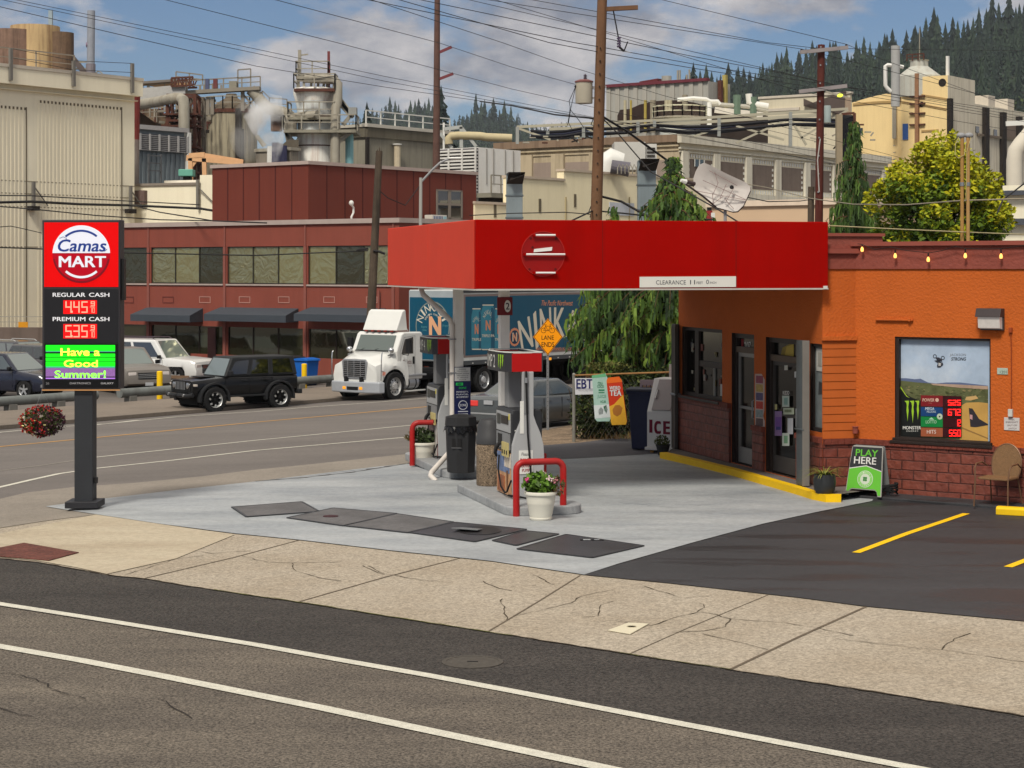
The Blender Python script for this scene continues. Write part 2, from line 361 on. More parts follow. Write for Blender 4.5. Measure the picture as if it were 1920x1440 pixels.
def ribbon_mesh(lines,off,mat,name,kind='structure',ext=0,jitter=0,rng=None):
 """draped strips: lines = [(pts xy, width)]"""
 bm=bmesh.new()
 for pts,w in lines:
  P=[Vector(p) for p in pts]
  if jitter:
   Q=[]
   for a,b in zip(P[:-1],P[1:]):
    n=max(2,int((b-a).length/0.12))
    for i in range(n):
     q=a.lerp(b,i/n);Q.append(q+Vector((rng.uniform(-1,1),rng.uniform(-1,1)))*jitter)
   Q.append(P[-1]);P=Q
  L_,R_=[],[]
  for i,p in enumerate(P):
   d=(P[min(i+1,len(P)-1)]-P[max(i-1,0)]);d.normalize();nn=Vector((-d.y,d.x))
   ww=w*(rng.uniform(.3,1.3) if jitter else 1)/2
   L_.append(bm.verts.new((p.x+nn.x*ww,p.y+nn.y*ww,0)));R_.append(bm.verts.new((p.x-nn.x*ww,p.y-nn.y*ww,0)))
  for i in range(len(P)-1):
   try:bm.faces.new((R_[i],R_[i+1],L_[i+1],L_[i]))
   except Exception:pass
 for s in (S0,S1):
  bmesh.ops.bisect_plane(bm,geom=bm.verts[:]+bm.edges[:]+bm.faces[:],plane_co=(NN.x*s,NN.y*s,0),plane_no=(NN.x,NN.y,0))
 for v in bm.verts:v.co.z=zg(v.co.x,v.co.y)+off
 for fc in bm.faces:
  if fc.normal.z<0:fc.normal_flip()
 me=bpy.data.meshes.new(name);bm.to_mesh(me);bm.free();me.materials.append(mat)
 o=bpy.data.objects.new(name,me);COL.objects.link(o)
 if kind:o['kind']=kind
 return o
def holes_wall(mb,x0,x1,z0,z1,holes,mat,depth=0.18,bands=None,rmat=None):
 """front skin at y=0 with rectangular openings and their reveals; bands = [(z, mat)...] lower to upper"""
 xs=sorted(set([x0,x1]+[h[0] for h in holes]+[h[1] for h in holes]));bz=[b[0] for b in (bands or [])]
 zs=sorted(set([z0,z1]+[h[2] for h in holes]+[h[3] for h in holes]+bz))
 xs=[x for x in xs if x0-1e-6<=x<=x1+1e-6];zs=[z for z in zs if z0-1e-6<=z<=z1+1e-6]
 for a,b in zip(xs[:-1],xs[1:]):
  for c,d in zip(zs[:-1],zs[1:]):
   mx,mz=(a+b)/2,(c+d)/2
   if any(h[0]<mx<h[1] and h[2]<mz<h[3] for h in holes):continue
   mt=mat
   for zz,bmm in (bands or []):
    if mz<zz:mt=bmm;break
   mb.face([(a,0,c),(b,0,c),(b,0,d),(a,0,d)],mt)
 for h in holes:
  a,b,c,d=h[:4];rm=rmat or mat
  mb.face([(a,0,c),(a,0,d),(a,depth,d),(a,depth,c)],rm);mb.face([(b,0,c),(b,0,d),(b,depth,d),(b,depth,c)],rm)
  mb.face([(a,0,d),(b,0,d),(b,depth,d),(a,depth,d)],rm);mb.face([(a,0,c),(b,0,c),(b,depth,c),(a,depth,c)],rm)
# shared paints
M_WHITE=pm((225,224,218),.45,var=.04);M_BLACK=pm((28,27,28),.5,var=.1);M_DGREY=pm((62,63,66),.55)
M_RUBBER=pm((30,30,31),.85,var=.15,vs=9);M_CHROME=pm((205,206,208),.22,metal=.9,var=0);M_STEEL=pm((150,152,155),.45,metal=.6,var=.08)
M_GLASSD=glass((34,38,38));M_GLASSG=glass((120,135,128),k=.5);M_AMBER=pm((240,150,30),.3,var=0,emit=.5);M_REDL=pm((170,25,25),.25,var=0)
M_YEL=pm((236,190,12),.6,var=.07,vs=6,k=.95)
# ================================================================ GROUND
FWg=Fr(5.06+.587*math.cos(R(15)),31.293+.587*math.sin(R(15)),RV)
def build_ground():
 rng=random.Random(5)
 M_land=groundmat('lot_asphalt',(118,110,104),spk=.2,sps=60,patch=.22,ps=.25)
 mb=MB();E=4000
 # one sheet in three strips that follow the fall of the land
 def q(s,t,z):return (NN.x*s+U.x*t,NN.y*s+U.y*t,z)
 zl=-SL*(S1-S0)
 ss=[(-E,0),(S0,0),(S1,zl),(E,zl)]
 for (a,za),(b,zb) in zip(ss[:-1],ss[1:]):mb.face([q(a,-E,za),q(a,E,za),q(b,E,zb),q(b,-E,zb)],M_land)
 tag(mb.build('ground',recalc=False),kind='structure')
 def st(s,t):return (NN.x*s+U.x*t,NN.y*s+U.y*t)
 # side street
 M_road=groundmat('side_street_asphalt',(119,112,107),spk=.16,sps=70,patch=.12,ps=.35,patchc=(103,97,93),stripes=1)
 edge=[(-700,1010),(-200,956),(0,937),(50,925),(137,915),(250,907),(375,895),(480,882),(600,870),(760,853),(860,841),(1000,829),(1050,826)]
 e2=[tuple(G(*p).xy) for p in edge]
 near=[st(22.6,80),st(22.6,300)]
 far=[st(45.8,300),st(45.8,-120)]
 drape('side_street',e2+near+far,.004,M_road,px=False)
 # near street
 M_near=groundmat('street_asphalt',(112,103,92),spk=.75,sps=38,patch=.14,ps=.8,patchc=(84,77,70),bump=.9,stripes=1,cracks=.35,ck=.35)
 kerb=[(-900,900),(-400,988),(0,1049),(70,1056),(140,1068),(200,1080),(270,1087),(400,1108),(560,1131),(760,1163),(960,1194),(1160,1226),(1370,1258),(1640,1300),(1920,1345),(2300,1407),(3000,1520)]
 k2=[tuple(G(*p).xy) for p in kerb]
 drape('street',k2+[(40,4),(40,-12),(-40,-12),(-60,10)],.004,M_near,px=False)
 M_strip=groundmat('shoulder_asphalt',(68,63,59),spk=.8,sps=34,patch=.16,ps=.8,patchc=(54,50,47),bump=.9,stripes=1)
 line1=[(-600,1031),(-200,1100),(0,1134),(160,1159),(320,1185),(480,1211),(640,1240),(800,1268),(960,1298),(1120,1329),(1290,1362),(1700,1440),(2200,1535)]
 l1=[tuple(G(x,y).xy) for x,y in line1]
 drape('street_shoulder',k2[1:-1]+[tuple(G(x,y+4).xy) for x,y in reversed(line1[1:])],.008,M_strip,px=False)
 M_paint=groundmat('road_paint_white',(206,202,188),spk=.22,sps=60,patch=.05,ps=2,k=.9)
 line2=[(-300,1158),(0,1214),(150,1240),(300,1269),(450,1299),(600,1329),(750,1361),(1000,1414),(1300,1478)]
 l2=[tuple(G(x,y).xy) for x,y in line2]
 ribbon_mesh([(l1,.14),(l2,.155)],.013,M_paint,'lane_markings')
 # side street markings (s = distance across the street)
 sd=[]
 ln=[(-200,958),(-80,932),(0,914),(60,900),(110,889),(178,879),(320,864),(480,845),(640,831),(800,817),(960,803),(1100,792)]
 sd.append(([tuple(G(*p).xy) for p in ln],.14))
 ln=[(178,858),(480,826),(800,795),(1050,773)]
 sd.append(([tuple(G(*p).xy) for p in ln],.12))
 ln=[(180,797),(330,782),(480,772),(590,763),(700,755),(900,739)]
 sd.append(([tuple(G(*p).xy) for p in ln],.13))
 ln=[(60,806),(180,799),(240,791),(400,777)]
 sd.append(([tuple(G(*p).xy) for p in [(-150,830),(0,811),(120,800),(200,795),(260,788)]],.16))
 ribbon_mesh(sd,.009,M_paint,'lane_markings')
 M_wornp=groundmat('road_paint_worn',(150,143,134),spk=.2,sps=60,patch=.15,ps=2)
 ribbon_mesh([([tuple(G(*p).xy) for p in [(-100,893),(0,883),(80,873),(178,858)]],.10)],.009,M_wornp,'lane_markings')
 M_yl=groundmat('road_paint_yellow',(196,148,84),spk=.14,sps=60,patch=.1,ps=2)
 yl=[tuple(G(*p).xy) for p in [(-120,852),(0,838),(180,821),(480,792),(640,778),(800,763),(1000,746),(1200,731)]]
 ribbon_mesh([(yl,.22)],.010,M_yl,'lane_markings')
 # far pavement with kerb step
 M_fw=groundmat('far_pavement_concrete',(136,124,112),spk=.12,sps=50,patch=.15,ps=.4)
 mb=MB();mk=pm((120,110,100),.8,var=.2,vs=2)
 mb.T=Matrix.Rotation(AU,4,'Z')
 mb.add([(-120,45.8,zg(*st(45.8,0))),(300,45.8,zg(*st(45.8,0))),(300,45.8,zg(*st(45.8,0))+.12),(-120,45.8,zg(*st(45.8,0))+.12),
   (-120,51.0,zl+.12),(300,51.0,zl+.12),(300,51.2,zl),(-120,51.2,zl)],[(0,1,2,3),(3,2,5,4),(4,5,6,7)],M_fw)
 tag(mb.build('far_pavement'),kind='structure')
 mb=MB();mb.T=Matrix.Rotation(AU,4,'Z');z0=zg(*st(45.6,0))+.009
 mb.add([(-120,45.55,z0),(300,45.55,z0),(300,45.78,z0-.006),(-120,45.78,z0-.006)],[(0,1,2,3)],pm((52,47,45),.9,var=.3,vs=1))
 tag(mb.build('gutter',recalc=False),kind='structure')
 # near pavement (exposed aggregate)
 M_agg=groundmat('pavement_aggregate',(172,161,145),spk=.36,sps=30,patch=.10,ps=.6,patchc=(158,145,127),bump=.5)
 ap_near=[(85,952),(120,958),(180,967),(300,985),(440,1003),(560,1015),(740,1036),(920,1055),(1090,1080)]
 lot_near=[(1090,1080),(1250,1096),(1500,1124),(1620,1140),(1760,1153),(1920,1168),(2400,1222),(3000,1290)]
 pv=[(-900,890),(-400,940),(0,937),(50,925),(137,915),(250,907),(375,895),(480,882),(600,870),(760,853),(1000,829),(1040,862),(500,950)]
 ge=[tuple(G(*p).xy) for p in edge[1:]]
 drape('pavement',ge+[tuple(G(*p).xy) for p in [(1040,866),(600,940),(300,960)]]+[tuple(G(x,y-2).xy) for x,y in ap_near[3:-1]]+[tuple(G(x,y-3).xy) for x,y in lot_near]+k2[::-1][:-2]+[tuple(G(-400,985).xy)],.012,M_agg,px=False)
 M_old=groundmat('corner_concrete',(148,139,128),spk=.2,sps=40,patch=.1,ps=.6)
 drape('corner_pavement',ge[:-1]+[tuple(G(*p).xy) for p in [(1000,845),(800,885),(480,925),(180,967),(90,978),(0,992),(-300,1040)]],.016,M_old,px=False)
 M_tan=groundmat('new_concrete',(190,178,156),spk=.1,sps=40,patch=.10,ps=.9,patchc=(172,158,136),stripes=1)
 drape('kerb_ramp',[(-300,1040),(0,1003),(90,985),(180,967),(300,985),(440,1005),(330,1050),(200,1079),(140,1066),(70,1054),(0,1047),(-300,1002+60)],.020,M_tan)
 # painted forecourt
 M_ap=groundmat('forecourt_paint',(186,189,190),spk=.07,sps=30,patch=.08,ps=.7,patchc=(150,155,160),k=.78,rough=.6,bump=.12,wet=.10,stripes=1)
 ap=ap_near+[(1095,1081),(1160,1060),(1300,1020),(1430,985),(1530,963),(1635,942),(1640,935),(1577,932),(1560,925),(1400,890),(1240,850),(1237,852),(1085,862),(1040,852),(1000,852),(860,862),(700,878),(480,905),(360,918),(190,938)]
 drape('forecourt',ap,.024,M_ap)
 # black sealed lot
 M_lot=groundmat('sealed_lot',(60,60,63),spk=.3,sps=40,patch=.12,ps=.6,rough=.7,bump=.5,wet=.55,stripes=1)
 lotp=[(1096,1081),(1160,1061),(1300,1021),(1430,986),(1530,964),(1635,943),(1640,935),(1640,900),(1920,900),(3400,960)]
 drape('parking_lot',lotp+[(3000,1290)]+[(x,y) for x,y in reversed(lot_near[:-1])][:-1],.022,M_lot)
 M_lane=groundmat('rear_lane_asphalt',(92,90,94),spk=.12,sps=45,patch=.12,ps=.6,rough=.8)
 drape('rear_lane',[(1040,864),(1085,862),(1237,853),(1262,850),(1300,820),(1240,812),(1090,832),(1010,838),(960,850)],.028,M_lane)
 # verge under the hedge
 drape('verge',[(1010,838),(1090,832),(1240,815),(1290,800),(1290,785),(1080,797),(1000,812)],.026,groundmat('verge_soil',(150,128,104),spk=.5,sps=14,patch=.3,ps=2))
 P0=FWg.w(-.2,-.62);P1=FWg.w(9,-.62);P2_=FWg.w(9,.2);P3=FWg.w(-.2,.2);mb=MB();mb.prism([(P0.x,P0.y),(P1.x,P1.y),(P2_.x,P2_.y),(P3.x,P3.y)],0,.068,M_lot,axis='z');tag(mb.build('store_walk',bevel=.02),kind='structure')
 # parking lines
 ribbon_mesh([([tuple(G(*p).xy) for p in [(1605,1040),(1700,1004),(1812,966)]],.11),([tuple(G(*p).xy) for p in [(1890,1067),(1960,1040),(2080,1000)]],.11)],
    .028,M_YEL,'lane_markings')
 # saw cut joints and cracks
 J=lambda *p:[tuple(G(*q).xy) for q in p]
 M_j=pm((104,92,78),.9,var=.3,vs=4)
 ribbon_mesh([(J((560,1015),(440,1047),(270,1087)),.025),(J((862,1049),(720,1085),(560,1131)),.025),(J((1088,1081),(1010,1130),(915,1187)),.02),
    (J((1624,1140),(1500,1196),(1370,1258)),.035),(J((0,992),(90,978),(180,967)),.02),(J((1440,1118),(1290,1180),(1180,1229)),.012)],.017,M_j,'paving_joints')
 M_c=pm((74,64,50),.95,var=.3,vs=4)
 cr=[J((452,1045),(500,1056),(545,1058),(640,1056)),J((545,1058),(556,1073),(600,1086),(640,1092)),J((340,1032),(400,1040),(470,1035)),J((690,1063),(720,1078),(790,1090),(850,1096)),
  J((720,1080),(700,1073),(680,1063)),J((905,1092),(935,1106),(960,1110)),J((960,1158),(1020,1146),(1070,1133),(1090,1120),(1150,1108)),J((940,1125),(945,1145),(950,1165)),
  J((1220,1176),(1265,1160),(1310,1150),(1330,1152),(1370,1163)),J((1370,1163),(1410,1166),(1470,1170),(1530,1180),(1600,1195)),J((1370,1163),(1360,1178),(1320,1186),(1260,1188)),
  J((1310,1150),(1322,1138),(1310,1133)),J((1155,1167),(1220,1175)),J((1090,1160),(1120,1157),(1125,1137),(1150,1130)),J((1320,1192),(1390,1208),(1440,1221)),J((1560,1200),(1680,1214),(1770,1222),(1920,1244)),
  J((1765,1221),(1790,1200),(1820,1190)),J((1000,1080),(1040,1100),(1080,1098)),J((980,1040+60),(1005,1100)),J((1210,1102),(1280,1124),(1330,1120)),
  J((380,1004+40),(330,1050),(235,1080))]
 ribbon_mesh([(c,.013) for c in cr],.018,M_c,'paving_cracks',jitter=.018,rng=rng)
 cr2=[J((0,1262),(70,1275),(110,1300),(160,1312)),J((300,1312),(330,1330),(360,1350)),J((1,1330),(60,1345))]
 ribbon_mesh([(c,.012) for c in cr2],.0145,pm((46,41,38),.95,var=.2),'road_cracks',jitter=.03,rng=rng)
 # forecourt scuffs
 ribbon_mesh([(J((810,930),(870,925)),.02),(J((880,1290-360),(930,950)),.04),(J((1160,945),(1260,955),(1340,948)),.012),(J((480,905),(560,897),(700,880)),.06)],.0255,pm((118,122,126),.8),'forecourt_scuffs',jitter=.02,rng=rng)
 ribbon_mesh([(J((480,905),(560,899),(660,888),(760,872)),.10)],.027,pm((70,66,64),.9),'forecourt_edge',jitter=.02,rng=rng)
 # moss and dirt along the pavement lip
 kp=[Vector(p) for p in k2[2:-1]]
 ribbon_mesh([(kp,.030)],.0165,pm((70,60,48),.95,var=.3,vs=5),'kerb_joint',jitter=.016,rng=rng)
 ribbon_mesh([(kp[5:9],.022),(kp[9:11],.014)],.0185,pm((96,98,50),.95,var=.4,vs=6),'kerb_moss',jitter=.018,rng=rng)
 # covers set into the ground
 def plate(name,pts,z,mat,label,cat,h=.012,group=None):
  P=[G(*p) for p in pts];c=sum((Vector(p) for p in P),Vector())/len(P)
  o=MB();o.prism([(p.x-c.x,p.y-c.y) for p in P],0,h,mat,axis='z');ob=o.build(name,bevel=.004)
  ob.location=(c.x,c.y,zg(c.x,c.y)+z)
  if cat=='tank cover':
   r=MB();Q=[Vector((p.x-c.x,p.y-c.y,h-.002)) for p in P]
   for a_,b_ in zip(Q,Q[1:]+Q[:1]):r.bar(a_*1.012,b_*1.012,.035,.010,M_DGREY)
   r.build('rim',parent=ob)
  return tag(ob,label,cat,group),c
 M_pl=groundmat('cover_concrete',(112,110,111),spk=.12,sps=40,patch=.2,ps=1.2,k=.8)
 M_pd=groundmat('cover_steel',(74,73,77),spk=.1,sps=30,patch=.25,ps=1.2,rough=.38,k=.8)
 g_='tank covers in the painted forecourt'
 plate('tank_cover',[(436,955),(565,945),(597,963),(463,973)],.026,M_pl,'plain grey tank cover lying apart from the row, nearest the price sign','tank cover',group=g_)
 p2,c2=plate('tank_cover',[(540,975),(625,957),(742,967),(645,990)],.026,M_pl,'grey tank cover with a small round dark red lid in it','tank cover',group=g_)
 q=G(620,973);d=MB();d.cyl((q.x,q.y,.039),(q.x,q.y,.047),.115,.112,pm((62,26,30),.6),n=20)
 o=d.build('lid');o.parent=p2;o.matrix_parent_inverse=Matrix.Translation(p2.location).inverted()
 plate('tank_cover',[(648,990),(745,968),(848,983),(765,1003)],.026,M_pl,'worn grey tank cover between the one with a round lid and the wet dark one','tank cover',group=g_)
 p4,c4=plate('tank_cover',[(770,1003),(854,984),(985,997),(890,1020)],.026,M_pd,'dark wet tank cover with a sunken oval hatch and a tilted flap','tank cover',group=g_)
 o=MB();q=G(900,1000);o.lathe([(.30,.0),(.30,.006),(.27,.008),(.0,.004)],(0,0,0),pm((40,38,40),.3),n=26)
 ob=o.build('hatch');ob.parent=p4;ob.location=Vector((q.x,q.y,.039))-p4.location;ob.scale=(1,1.5,1)
 o=MB();q=G(880,999);o.prism([(-.25,-.2),(.12,-.25),(.2,.1),(-.1,.2)],0,.01,pm((120,122,124),.35),axis='z');ob=o.build('flap');ob.parent=p4;ob.location=Vector((q.x,q.y,.054))-p4.location;ob.rotation_euler=(R(-5),R(4),0)
 plate('tank_cover',[(925,1018),(985,1000),(1046,1006),(968,1027)],.026,M_pd,'narrow dark tank cover between the hatch cover and the large last one','tank cover',group=g_)
 p6,c6=plate('tank_cover',[(972,1034),(1062,1007),(1205,1028),(1110,1050)],.026,M_pd,'large dark steel tank cover nearest the black parking lot with bright scratches','tank cover',group=g_)
 o=MB();q=G(1110,1018);o.box(-.16,.16,-.05,.05,0,.004,pm((20,20,22),.5));o.box(-.12,-.02,-.03,.03,.0041,.009,pm((170,172,174),.4));o.box(.03,.10,-.02,.03,.0041,.009,pm((150,152,155),.4))
 ob=o.build('lock');ob.parent=p6;ob.location=Vector((q.x,q.y,.039))-p6.location
 M_tac=brickmat((110,62,50),(96,52,44),(70,38,34),.06,.06,ms=.004)
 plate('tactile_plate',[(-20,1035),(45,1022),(148,1040),(92,1055),(0,1047)],.022,groundmat('tactile_rust',(112,64,54),spk=.35,sps=25,patch=.25,ps=3),'rust brown tactile plate set in the tan corner ramp','tactile plate')
 tp,c=plate('meter_box_lid',[(1140,1186),(1178,1172),(1216,1174),(1182,1193)],.016,pm((214,205,180),.7,var=.06),'pale cream rectangular meter box lid in the cracked pavement','meter lid')
 o=MB();o.lathe([(.05,.0),(.05,.004),(.042,.004),(.042,0)],(0,0,0),pm((170,160,136),.7),n=16);ob=o.build('finger_hole');ob.parent=tp;ob.location=(0.03,.03,.012)
 o=MB();o.lathe([(.29,0),(.29,.006),(.25,.006),(.25,.003),(.0,.003)],(0,0,0),pm((80,75,69),.85,var=.25,vs=12),n=28);q=G(886,1243)
 ob=o.build('manhole_cover');ob.location=(q.x,q.y,.009);tag(ob,'round iron manhole cover in the dark asphalt of the near street','manhole cover')
 o=MB();o.box(-.05,.05,-.012,.012,0,.004,M_BLACK);h=o.build('keyhole',parent=ob);h.location=(0,0,.004)
build_ground()
# ================================================================ STORE, CANOPY, PUMPS
def leaves(mb,c,r,n,size,mats,rng,up=0.3,shell=0.55,aspect=1.8):
 """leaf-sized faces spread through an ellipsoid"""
 for i in range(n):
  while True:
   d=Vector((rng.uniform(-1,1),rng.uniform(-1,1),rng.uniform(-1,1)))
   if shell<d.length<1 or (d.length<1 and rng.random()<.25):break
  p=Vector((c[0]+d.x*r[0],c[1]+d.y*r[1],c[2]+d.z*r[2]));a=Vector((rng.gauss(0,1),rng.gauss(0,1),rng.gauss(0,1)+up)).normalized()
  b=a.cross(Vector((rng.gauss(0,1),rng.gauss(0,1),rng.gauss(0,1)))).normalized();s=size*rng.uniform(.6,1.4)
  a=a*s*aspect/2;b=b*s/2
  mb.add([p-a,p+b*.9,p+a,p-b*.9],[(0,1,2,3)],mats[int(rng.random()*len(mats))])
 return mb
def put(ob,fr,parent):
 ob.parent=parent;M=Matrix.Identity(4);q=parent
 while q:M=(Matrix.Translation(q.location) @ q.rotation_euler.to_matrix().to_4x4()) @ M;q=q.parent
 Wm=M.inverted() @ Matrix.Translation(fr.loc()) @ Matrix.Rotation(fr.rot,4,'Z');ob.location=Wm.to_translation();ob.rotation_euler=Wm.to_euler();return ob
def pp(fr,pts,off=0.0):return [fr.hit(x,y,off) for x,y in pts]
def tx(mb,fr,s,x0,x1,y0,y1,off,mat,bold=0.0,shear=0.0):
 a=fr.hit(x0,y1,off);b=fr.hit(x1,y0,off);c=fr.hit(x1,y1,off);d=fr.hit(x0,y0,off)
 vs,fs,_=text_geo(s,bold);out=[];h=abs(d[1]-a[1])*bold*.9
 for u,v in vs:
  u2=u+shear*(v-.5)*abs((y1-y0)/(x1-x0))
  x=a[0]+(b[0]-a[0])*u2;z=(a[1]*(1-u2)+c[1]*u2)*(1-v)+(d[1]*(1-u2)+b[1]*u2)*v
  out.append((x,off-.001,z))
 for k,(i,j) in enumerate(BOLD if bold>.005 else BOLD[:1]):mb.add([(p+i*h,q-.0003*k,r+j*h) for p,q,r in out],fs,mat)
def claws(mb,fr,x0,x1,y0,y1,off,mat):
 """three ragged vertical scratches"""
 w=(x1-x0)/3.0
 for k in range(3):
  a=x0+k*w;L=(.92,1.0,.86)[k];h=(y1-y0)*L
  p=[(a,y0+.02*h),(a+.8*w,y0),(a+.86*w,y0+.06*h),(a+.72*w,y0+.3*h),(a+.8*w,y0+.5*h),(a+.66*w,y0+.8*h),(a+.6*w,y0+h),(a+.52*w,y0+.75*h),(a+.38*w,y0+.48*h),(a+.46*w,y0+.25*h),(a+.36*w,y0+.1*h)]
  mb.decal(pp(fr,p,off),off,mat,.002)
SF=(3.29,37.9);SA=(SF[0]+6.84*math.sin(R(15)),SF[1]-6.84*math.cos(R(15)));SB=(SA[0]+.587*math.cos(R(15)),SA[1]+.587*math.sin(R(15)))
FD=Fr(SF[0],SF[1],R(-75));FE=Fr(SA[0],SA[1],R(15));FW=Fr(SB[0],SB[1],RV)
M_STUC=pm((198,98,36),.85,var=.14,vs=1.3,bump=.8,bs=24,k=.85,stain=.3,sc=(176,88,36));M_BRN=pm((142,74,62),.75,var=.1,vs=1.5,bump=.8,bs=18)
M_BRK=brickmat((130,66,50),(114,54,42),(88,44,35),.40,.155,ms=.012,bump=.9)
M_FRAME=pm((48,38,34),.5,var=.15,vs=5);M_IN=pm((22,20,20),.8)
def build_store():
 rng=random.Random(11)
 st=thing('store','orange stuccoed corner store with maroon brick base and parapet beside the red canopy','store',(SA[0],SA[1],0))
 H1=4.02
 # --- doors wall
 w1=FD.rect(1279,1354,619,752);w1=(w1[0],w1[1],1.22,2.56)
 d1=(FD.X(1372),FD.X(1414),.15,2.52);d2=(FD.X(1436),FD.X(1497),.15,2.5);w2=(FD.X(1519),FD.X(1541.5),1.02,2.46)
 mb=MB();holes_wall(mb,0,6.84,0.0,H1,[w1,d1,d2,w2],M_STUC,depth=.22,rmat=M_FRAME)
 put(mb.build('wall',recalc=False),FD,st)
 # brick skirt standing proud of the stucco
 mb=MB()
 def brk(x0,x1,z1,y=.05):
  mb.box(x0,x1,-y,-.002,.0,z1-.09,M_BRK)
 brk(.0,d1[0]-.02,1.22);brk(d1[1]+.02,d2[0]-.02,.92);brk(d2[1]+.0,6.84,.94)
 mb.each('brick_base',lambda o,nm:put(o.build(nm),FD,st))
 mb=MB();mr=pm((120,60,48),.65,var=.25,vs=9,bump=.6,bs=30)
 def row(x0,x1,z1,y):
  mb=MB();n=max(1,int((x1-x0)/.105))
  for i in range(n):
   a=x0+(x1-x0)*i/n;mb.box(a+.004,a+(x1-x0)/n-.004,-y-.03,-.001,z1-.088,z1,mr)
  put(mb.build('brick_sill'),FD,st)
 row(0,d1[0]-.02,1.22,.05);row(d1[1]+.02,d2[0]-.02,.92,.05);row(d2[1],6.84,.94,.05)
 # window with frames
 gi=pm((34,32,30),.12,var=.3,vs=3,k=.4,spec=.22)
 mb=MB();a,b,c,d=w1;t=.07
 xm=FD.X(1303);xs=FD.X(1334)
 mb.box(a,b,.04,.12,c,c+t,M_FRAME);mb.box(a,b,.04,.12,d-t,d,M_FRAME);mb.box(a,a+t,.04,.12,c+t,d-t,M_FRAME);mb.box(b-t,b,.04,.12,c+t,d-t,M_FRAME)
 mb.box(xm-.09,xm+.12,.03,.13,c+t,d-t,M_FRAME);zm=FD.hit(1325,683)[1];mb.box(xm+.12,b-t,.045,.115,zm-.06,zm+.05,M_FRAME)
 mb.box(xs-.03,xs+.03,.05,.11,c+t,zm-.06,pm((150,148,142),.5));mb.box(a-.06,b+.04,-.10,.03,c-.05,c-.001,M_FRAME)
 wf=put(mb.build('window',bevel=.006),FD,st)
 mb=MB();mb.box(a+t,b-t,.08,.085,c+t,d-t,gi);o=mb.build('pane');o.parent=wf
 # things behind the glass: shelves and papers
 mb=MB()
 for i in range(26):
  x=rng.uniform(a+.2,b-.15);z=rng.uniform(c+.1,zm-.15) if i<14 else rng.uniform(zm+.1,zm+.4);s=rng.uniform(.03,.1)
  mb.box(x,x+s,.060,.066+i*.0004,z,z+s*rng.uniform(.8,1.9),pm([(150,140,130),(120,60,50),(90,90,95),(170,165,150),(60,70,60),(110,100,60)][i % 6],.6))
 mb.box(b-.22,b-.1,.05,.054,c+.1,c+.32,pm((200,200,196),.6))
 mb.each('window_stock',lambda o,nm:put(o.build(nm),FD,wf))
 # doors
 def door(dd,px_t,rail,nm,num=None):
  a,b,c,d=dd;zt=FD.hit((a+b)/2,0)[1];zt=px_t
  mb=MB();y=.12
  mb.box(a,a+.10,y-.06,y+.05,c,d,M_FRAME);mb.box(b-.09,b,y-.06,y+.05,c,d,M_FRAME);mb.box(a+.10,b-.09,y-.06,y+.05,d-.09,d,M_FRAME);mb.box(a+.10,b-.09,y-.07,y+.05,zt-.05,zt+.06,pm((88,70,56),.5))
  f=put(mb.build('door_frame',bevel=.005),FD,st)
  mb=MB();mb.box(a+.10,b-.09,y,y+.01,zt+.06,d-.09,gi);o=mb.build('transom');o.parent=f
  mb=MB();e=.075
  mb.box(a+.10,a+.10+e,y-.03,y+.02,c+.02,zt-.05,rail);mb.box(b-.09-e,b-.09,y-.03,y+.02,c+.02,zt-.05,rail);mb.box(a+.10+e,b-.09-e,y-.03,y+.02,zt-.05-e,zt-.05,rail)
  mb.box(a+.10+e,b-.09-e,y-.03,y+.02,c+.02,c+.30,rail);mb.box(a+.10+e,b-.09-e,y-.03,y+.02,c+1.0,c+1.05,rail)
  mb.box(a+.10+e,b-.09-e,y,y+.008,c+.30,zt-.05-e,gi)
  dr=put(mb.build('door',bevel=.004),FD,st)
  mb=MB();mb.tube([(b-.16,y-.03,c+.85),(b-.16,y-.09,c+.88),(b-.16,y-.09,c+1.18),(b-.16,y-.03,c+1.2)],.012,M_STEEL,n=6);o=mb.build('handle',smooth=True);o.parent=dr
  return f,dr
 f1,dr1=door(d1,2.22,pm((150,148,145),.45,metal=.5),'a');f2,dr2=door(d2,2.14,pm((64,60,58),.5),'b')
 mb=MB();tx(mb,FD,'207',1396,1408,641,655,.115,M_WHITE,bold=.03)
 mb.decal(pp(FD,[(1390,636),(1394,636),(1394,662),(1390,662)],.115),.116,pm((150,20,26),.5));o=mb.build('house_number',recalc=False);put(o,FD,st)
 # papers on the glass doors and pier
 def paper(nm,x0,x1,y0,y1,cl,off=.085,extra=None):
  mb=MB();mb.decal(pp(FD,[(x0,y1),(x1,y1),(x1,y0),(x0,y0)],off),off,pm(cl,.6,var=.05))
  if extra:
   for (a,b,c,d,cc) in extra:mb.decal(pp(FD,[(a,d),(b,d),(b,c),(a,c)],off-.003),off-.0031,pm(cc,.6,var=.2,vs=14),.002)
  o=mb.build(nm);return put(o,FD,dr2 if nm=='notice' else st)
 paper('notice',1467,1480,742,763,(196,210,200),extra=[(1470,1477,746,759,(140,175,165))]);paper('notice',1469,1489,765,777,(190,200,176),extra=[(1471,1484,768,773,(120,130,100))])
 paper('notice',1453,1466,771,817,(150,120,170),extra=[(1454,1465,782,800,(120,80,160)),(1455,1464,800,806,(60,60,130))]);paper('notice',1467,1480,812,836,(205,214,205),extra=[(1470,1477,817,831,(120,165,130))])
 paper('notice',1477,1487,784,814,(196,198,204));paper('notice',1453,1457,758,768,(200,190,130));paper('notice',1471,1477,685,694,(205,205,196))
 mb=MB();tx(mb,FD,'KIDD',1468,1480,733,740,.085,M_WHITE,bold=.03);put(mb.build('door_lettering',recalc=False),FD,dr2)
